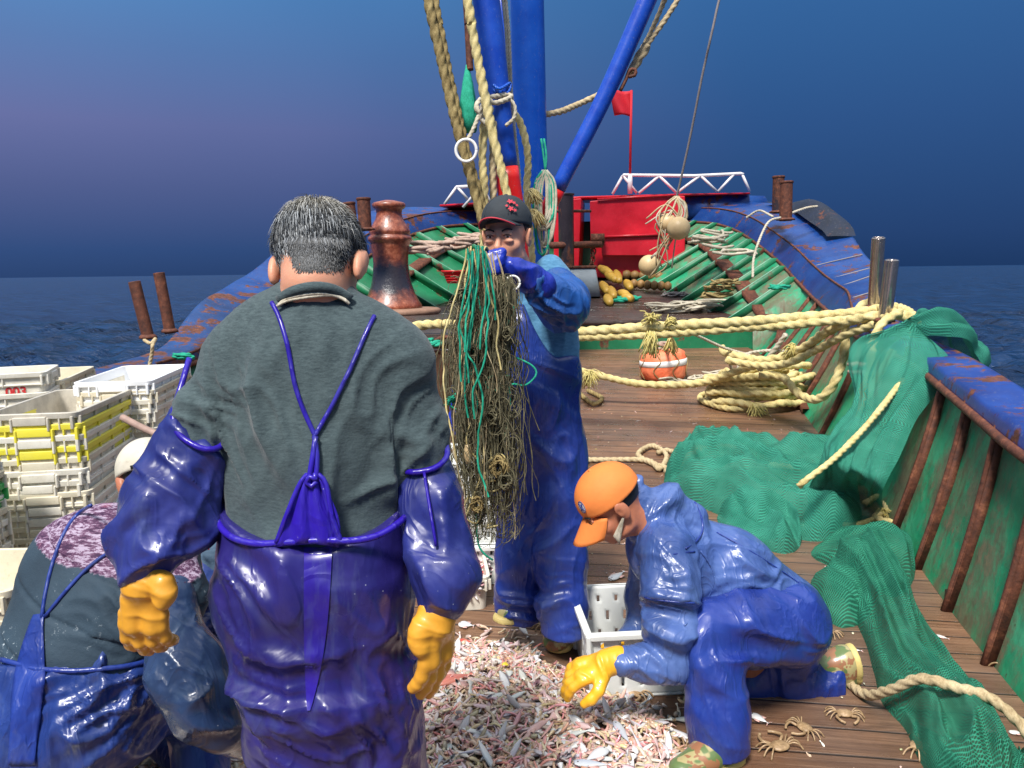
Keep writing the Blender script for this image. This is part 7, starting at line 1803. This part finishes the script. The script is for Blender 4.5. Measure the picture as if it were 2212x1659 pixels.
# float bundle at the bow right
fb = thing('float_bundle', 'bundle of tan ball floats and tangled white cords hanging at the bow', 'floats', P(1462, 490, 10.5))
bm = plain('float_tan', srgb(206, 178, 132), .45, .12, 9, .002)
def ball(parent, c, r, mt, nm='float'):
    mb = MB(); mb.lathe(tuple(c), [(r*math.cos(a), r*math.sin(a)) for a in np.linspace(-math.pi/2+.02, math.pi/2-.02, 19)], 32); return mb.build(nm, mt, parent, smooth=True)
ball(fb, P(1466, 493, 10.05), .148, bm); ball(fb, P(1441, 482, 10.3), .13, bm); ball(fb, P(1402, 573, 10.9), .145, bm)
for i in range(19):
    x0 = 1462+q.uniform(-4, 4); s_ = q.choice((-1, 1)); w = q.uniform(4, 34)*(1.2 if s_ < 0 else .8); e = q.uniform(470, 600)
    V, F = tube_mesh(spline(pp([(x0, 424, 10.3), (x0+s_*w*.8, 440+q.uniform(0, 20), 10.25), (x0+s_*w*.9-10, 480+q.uniform(-10, 10), 10.2), (x0-22+q.uniform(-30, 14), e-30, 10.25), (x0-30+q.uniform(-40, 20), e, 10.3)]), .06), .010, 5); link('cord', V, F, K['rope_b'] if i % 3 else K['rope_w'], fb)
# tangles of cord on the bow shelf
def tangle(label, L, n, r, mat, amp, seed=1, name='cord_tangle'):
    q = random.Random(seed); mb = MB(); 
    for i in range(n):
        c = q.choice(L); pts = []; a = q.uniform(0, 6)
        for k in range(9):
            a += q.uniform(.5, 1.4); pts.append(c+Vector((math.cos(a)*amp*q.uniform(.5, 1.6), math.sin(a)*amp*.6*q.uniform(.4, 1.3), q.uniform(-.3, .9)*amp*.4)))
        mb.tube(spline(pts, r*2), r, 6)
    return tag(mb.build(name, mat, smooth=True), label, 'cord tangle', 'tangles of cord')
tangle('tangle of beige cord on the left bow shelf behind the capped man', pp([(905, 545, 9.6), (930, 535, 10), (970, 535, 10.2), (1005, 522, 10.6), (1030, 515, 10.8)]), 16, .022, K['rope_p'], .2, 1)
tangle('tangle of white cord on the right bow ribs', pp([(1530, 520, 10.6), (1560, 535, 10.4), (1590, 548, 10.2), (1540, 505, 10.7)]), 9, .018, K['rope_w'], .2, 2)
tangle('coil of thin pinkish cord lying on the dark foredeck', ff([(1450, 672), (1490, 672), (1520, 668)]), 12, .014, K['rope_w'], .28, 3)
tangle('worn rope coils beside the grey bin on the foredeck', ff([(1250, 636), (1262, 630), (1240, 640)]), 8, .032, K['rope_p'], .16, 4)
tangle('green twine scrap on the right ribs', pp([(1693, 600, 8.8), (1700, 615, 8.6), (1685, 622, 8.6)]), 6, .012, K['teal'], .09, 5)
tangle('dark net bundle wedged between the right bow ribs', pp([(1555, 625, 9.7), (1570, 612, 9.6), (1548, 640, 9.7)]), 16, .014, K['rope_d'], .13, 6)
tangle('pinkish rag knot hanging on the rib beside the green net', pp([(1855, 790, 5.2), (1858, 805, 5.2)]), 10, .014, K['rope_p'], .05, 7)
tangle('teal scrap on the left gunwale beside the grey sleeve', pp([(395, 770, 5.2), (402, 774, 5.2)]), 7, .008, K['teal'], .05, 8)
tangle('green twisted twine by the shackle on the platform', pp([(912, 738, 5.8), (930, 744, 5.8)]), 10, .012, K['teal'], .06, 9)
tangle('shreds of pale cord on the deck in front of the orange buoy', dd([(1440, 828), (1480, 832), (1520, 826), (1550, 815)], .03), 10, .010, K['rope_w'], .12, 10)
rope('cord', pp([(1686, 470, 9.7), (1660, 480, 9.6), (1640, 520, 9.4), (1628, 560, 9.3), (1626, 600, 9.2)]), .014, K['rope_w'], 'white cord looping down from the bow posts over the ribs', group=GRP)
rope('cord', pp([(1670, 468, 9.9), (1640, 455, 10.2), (1612, 470, 10.3)]), .013, K['rope_w'], 'white cord lying left of the bow posts on blue paint', group=GRP)
rope('cord', pp([(1706, 462, 10), (1740, 450, 10.2), (1765, 446, 10.3)]), .016, K['rope_w'], 'white cord lying right of the bow posts', group=GRP)
# yellow float clusters
yf = thing('float_string', 'heap of yellow olive-shaped floats on the foredeck before the red housing', 'floats', PF(1330, 640))
ym = plain('float_yellow', srgb(184, 146, 58), .45, .25, 9, .002); yb = plain('float_brown', srgb(142, 108, 62), .55, .25, 9, .003)
def olive(parent, a, b, r, mt):
    p = np.array([T(a.lerp(b, t)) for t in np.linspace(0, 1, 9)]); V, F = tube_mesh(p, [r*(.35+.65*math.sin(math.pi*(.12+.76*t))) for t in np.linspace(0, 1, 9)], 14); link('float', V, F, mt, parent)
q = random.Random(9)
for (x, y, dx, dy, up) in [(1295, 605, 26, 8, .25), (1310, 612, 22, 10, .2), (1330, 608, 8, 16, .2), (1352, 618, 10, 12, .12), (1318, 630, 8, 16, .1), (1338, 636, 20, 6, .08), (1310, 640, 8, 14, .05), (1300, 622, 12, 16, .12), (1345, 642, 22, 4, .06)]:
    a = PF(x, y+8); a.z += up; r_v = PF(x+dx, y+dy+8); r_v.z += up*.8; olive(yf, a, r_v, .066, ym)
yf2 = thing('float_string', 'strings of brownish floats lying right of the yellow heap', 'floats', PF(1400, 625))
for row, (x0, x1, y) in enumerate(((1345, 1450, 607), (1362, 1450, 628))):
    for i in range(6):
        a = PF(x0+(x1-x0)*i/6, y+i*1.2); b = PF(x0+(x1-x0)*(i+1)/6, y+i*1.2); a.z += .1; b.z += .1; olive(yf2, a, b, .07, yb)
tangle('green cord lump under the yellow floats', ff([(1345, 652), (1360, 650)]), 10, .02, K['teal'], .11, 12)
tangle('grey net scrap at the end of the brown floats', ff([(1455, 640), (1470, 632), (1480, 640)]), 14, .008, K['wire'], .12, 13)
# grey bin, red basket
q_ = PF(1258, 640)
gb = thing('bin', 'light grey dented metal bin on the foredeck beside the standing man', 'bin', q_)
mb = MB(); loft(mb, [[(q_.x+x, q_.y+y, q_.z+z) for x, y, z in rloop(.24, .2, 0, .02)], [(q_.x+x, q_.y+y, q_.z+z) for x, y, z in rloop(.17, .15, .40, .02)]]); mb.build('body', plain('galvanised_grey', srgb(140, 150, 156), .5, .2, 6, .003), gb)
mb = MB(); loft(mb, [[(q_.x+x, q_.y+y, q_.z+z) for x, y, z in rloop(.185, .165, .39, .02)], [(q_.x+x, q_.y+y, q_.z+z) for x, y, z in rloop(.185, .165, .43, .02)]]); mb.build('lid', K['rust'], gb)
c = P(985, 612, 9.0)
rk = thing('plastic_basket', 'red plastic basket on the left bow shelf behind the hanging net', 'basket', c)
rm = plain('red_plastic', srgb(206, 40, 44), .4, .1, 10)
mb = MB(); mb.lathe(tuple(c), [(.1, 0), (.15, .13), (.17, .13), (.17, .15), (.145, .15), (.095, .02)], 28); o = mb.build('bowl', rm, rk, smooth=False)
for k in range(3):
    V, F = tube_mesh([c+Vector(((.115+.013*k)*math.cos(a), (.115+.013*k)*math.sin(a), .03+.03*k)) for a in np.linspace(0, 2*math.pi, 28)], .004, 6); link('band', V, F, rm, rk)
# orange buoy
c = D_(1432, 818, .0)
by = thing('buoy', 'orange fabric-covered buoy with white band and netting, standing on the deck', 'buoy', c)
s_ = c.y/FP
om = M('buoy_orange', .5, .4); om.color(om.ramp(om.noise(7, 4), [(.3, srgb(232, 100, 60)), (.7, srgb(250, 146, 104))])); om.bump(om.noise(8, 3, .5, None, 1), .03, .7)
prof = [(.5, 0), (44, 1), (49, 8), (51, 25), (50, 44), (46, 56), (36, 62), (12, 65), (.5, 66)]
def bl(nm, pr, mt, off=0):
    mb = MB(); mb.lathe(tuple(c), [((r+off)*s_, z*s_) for r, z in pr], 48); V = mb.V[0]; N = (V-np.array(tuple(c))); N[:, 2] = 0; N /= np.linalg.norm(N, axis=1)[:, None]+1e-6; V = V+N*(.012*(fbm(V*7, 3)-.5)*2)[:, None]; V[:, 2] += .035*(V[:, 0]-c.x)/.3*np.clip((V[:, 2]-c.z)/.3, 0, 1); mb.V = [V]; return mb.build(nm, mt, by, smooth=True)
bl('cover', prof, om.m); bl('reflective_band', [(50.2, 31), (50.6, 31.2), (50.2, 43.5), (49.6, 43.7)], K['white'], .9)
for k in range(8):
    a = k*math.pi/4+.2
    V, F = tube_mesh(spline([c+Vector((math.cos(a+tw)*r*s_, math.sin(a+tw)*r*s_, z*s_)) for r, z, tw in ((50, 2, .3), (52.5, 22, 0), (52, 42, .3), (46, 58, .1), (20, 66, 0), (4, 68, 0))], .03), .005, 5); link('netting', V, F, K['rope_d'], by)
tt = tangle('red and cream cords tied on top of the buoy', [c+Vector((0, 0, .30)), c+Vector((.02, 0, .36))], 9, .012, K['rope_p'], .07, 14)
rope('cord', [c+Vector((.02, 0, .3)), P(1442, 745, 7.6), P(1450, 722, 7.0), P(1452, 705, 6.1)], .016, rm, 'red cord from the buoy up to the taut ropes', group=GRP)
# stick by the crates
rope('wooden_stick', pp([(264, 902, 2.75), (300, 920, 2.72), (352, 944, 2.68), (420, 976, 2.62)]), .0125, plain('stick_wood', srgb(158, 130, 118), .6, .2, 30), 'round wooden stick poking out over the crates behind the sleeve', 'stick', lay=False)

# ------------------------------------------------------------------ the tangled net in the raised hand
tn = thing('tangled_net', 'bunch of teal, cream and muddy brown net twine hanging from the raised blue glove', 'tangled net', P(1050, 1150, 2.5))
q = random.Random(21); rn = np.random.default_rng(21)
def strand(x0, x1, y1, amp, r, n=12, y0=548, dz=0, ymid=None):
    """one strand hanging from the fist, wandering as it goes down"""
    pts = []; dep = 2.44+q.uniform(-.07, .10)+dz; wx = 0; vx = 0; wd = 0
    n = max(int((y1-y0)/26), 5)
    for i in range(n):
        t = i/(n-1); y = y0+(y1-y0)*t; k = min((y-y0)/150, 1)**.6
        vx = vx*.55+q.gauss(0, 1)*amp*.55; wx = wx*.86+vx; wd += q.gauss(0, .006)
        x = x0+(x1-x0)*k+wx*k+9*math.sin(y*.012+1)*k
        pts.append(P(x, y+q.uniform(-6, 6), dep+wd))
    return spline(pts, .02 if r < .002 else .012), r
def multi(name, S, mat, seg=5, lay=False):
    mb = MB()
    for p, r in S:
        V, F = tube_mesh(p, r, seg, caps=False, twist=(r*8 if lay else 0)); mb.add(V, F)
    return mb.build(name, mat, tn, smooth=True)
S = []
for i in range(620):
    a = q.uniform(0, 1); x1 = 992+118*a+q.gauss(0, 7); y1 = q.uniform(660, 1120) if i % 3 else q.uniform(980, 1175); x0 = 1012+q.uniform(0, 30) if a < .45 else 1046+60*(a-.45)/.55; y00 = 552 if a < .45 else 600
    if a > .85: y1 = min(y1, 1080)
    S.append(strand(x0, x1, y1, q.uniform(3, 13), q.uniform(.0008, .0017), y0=y00))
multi('brown_mesh', S, K['brown'], 4)
S = []
for i in range(900):     # short curly twigs that stick out sideways
    cx_ = 978+138*q.random(); cy_ = q.uniform(590, 1150); lim = 962+ (20 if cy_ > 800 else 0)
    cx_ = max(cx_, lim) if cy_ > 620 else max(cx_, 990); w = q.uniform(8, 26); a = q.uniform(0, 6.3); d0 = 2.40+q.uniform(-.06, .1)
    pts = [P(cx_+w*math.cos(a+k*.7)*(1-.1*k), cy_+w*1.2*math.sin(a+k*.7)*(1-.08*k)+k*5, d0+.01*math.sin(k)) for k in range(6)]
    S.append((spline(pts, .014), q.uniform(.0007, .0014)))
multi('curly_twigs', S, K['brown'], 4)
S = []
for i in range(38):     # light beige loose twine
    a = q.uniform(0, 1); S.append(strand(1020+60*a, 1000+98*a, q.uniform(700, 1180), q.uniform(5, 12), q.uniform(.001, .0017), 14, dz=-.04))
multi('beige_twine', S, K['rope_b'], 6)
for i in range(13):
    x0 = 1010+3*i; S1 = [strand(x0, 1004+3.2*i+q.uniform(-10, 14), q.choice((690, 760, 830, 900, 1070)), q.uniform(4, 12), .0032, 14, y0=532+abs(i-8)*1.2, dz=-.11)]
    multi('teal_twine', S1, K['teal'], 7, True)
for i in range(8):
    x0 = 1008+5*i; S1 = [strand(x0, 1000+8*i, q.choice((700, 800, 860, 1000)), q.uniform(5, 13), .0028, 14, y0=530+abs(i-5)*2, dz=-.09)]
    multi('cream_cord', S1, K['rope_y'], 7, True)
# weed clumps and knotted lumps caught in the mesh
for (x, y, w) in ((1000, 640, 16), (1078, 1010, 20), (1060, 900, 14), (1020, 760, 14), (1090, 1040, 16), (1095, 720, 12), (1030, 1090, 14)):
    S = []
    for i in range(26):
        a = q.uniform(0, 6.3); pts = [P(x+w*q.uniform(.3, 1.1)*math.cos(a+k*1.1), y+w*1.3*q.uniform(.3, 1.1)*math.sin(a+k*1.1), 2.36+q.uniform(-.02, .03)) for k in range(6)]; S.append((spline(pts, .012), q.uniform(.001, .0022)))
    multi('knotted_lump', S, K['rope_d'] if y % 20 else K['brown'], 5)
# over the glove
for i in range(9):
    x0 = 1036+1.5*i; mt = K['teal'] if i % 2 else K['rope_y']
    V, F = tube_mesh(spline([P(1010-4+3*i, 600, 2.42), P(1016+3*i, 560, 2.42), P(1030+2*i, 538, 2.43), P(x0+4, 536, 2.48), P(x0+12, 560, 2.54)], .01), .0036, 7, twist=.03); link('teal_twine' if i % 2 else 'cream_cord', V, F, mt, tn)
# teal loops at the right and bottom
for L in ([(1070, 780), (1085, 800), (1090, 830), (1062, 845), (1050, 825), (1066, 812), (1100, 812)], [(1110, 770), (1150, 790), (1158, 810), (1135, 832), (1105, 830), (1098, 850)], [(1100, 830), (1102, 880), (1095, 920), (1090, 950)], [(1020, 880), (990, 885), (968, 860+10), (985, 850)], [(1030, 1110), (1032, 1170), (1045, 1195), (1065, 1210)], [(1050, 600), (1090, 640), (1110, 670), (1095, 700), (1080, 706)]):
    V, F = tube_mesh(spline([P(x, y, 2.40) for x, y in L], .01), .0032, 7, twist=.03); link('teal_twine', V, F, K['teal'], tn)
for L in ([(1012, 1070), (1000, 1110), (1030, 1130), (1040, 1090), (1015, 1075)], [(1050, 1000), (1080, 980), (1100, 1010), (1085, 1050), (1055, 1060), (1048, 1020)], [(1060, 990), (1090, 1000), (1090, 1030), (1060, 1040)], [(1020, 900), (1008, 960), (1040, 1010), (1020, 1080), (1000, 1130)], [(1075, 1135), (1050, 1140), (1062, 1128)], [(1068, 880), (1062, 950), (1060, 1010)]):
    V, F = tube_mesh(spline([P(x, y, 2.39) for x, y in L], .01), .003, 7, twist=.03); link('cream_cord', V, F, K['rope_y'], tn)
V, F = tube_mesh([P(1108+15*math.cos(a), 611+15*math.sin(a), 2.42) for a in np.linspace(0, 2*math.pi, 26)], .0035, 8); link('ring', V, F, K['white'], tn)
olive(tn, P(1010, 960, 2.38), P(1012, 1000, 2.38), .013, bm)
fray('teal frayed tip sticking out left of the hanging net', P(985, 862, 2.4), 24, .05, (-1, 0, -.1), K['teal'], .5, .0015, 31)
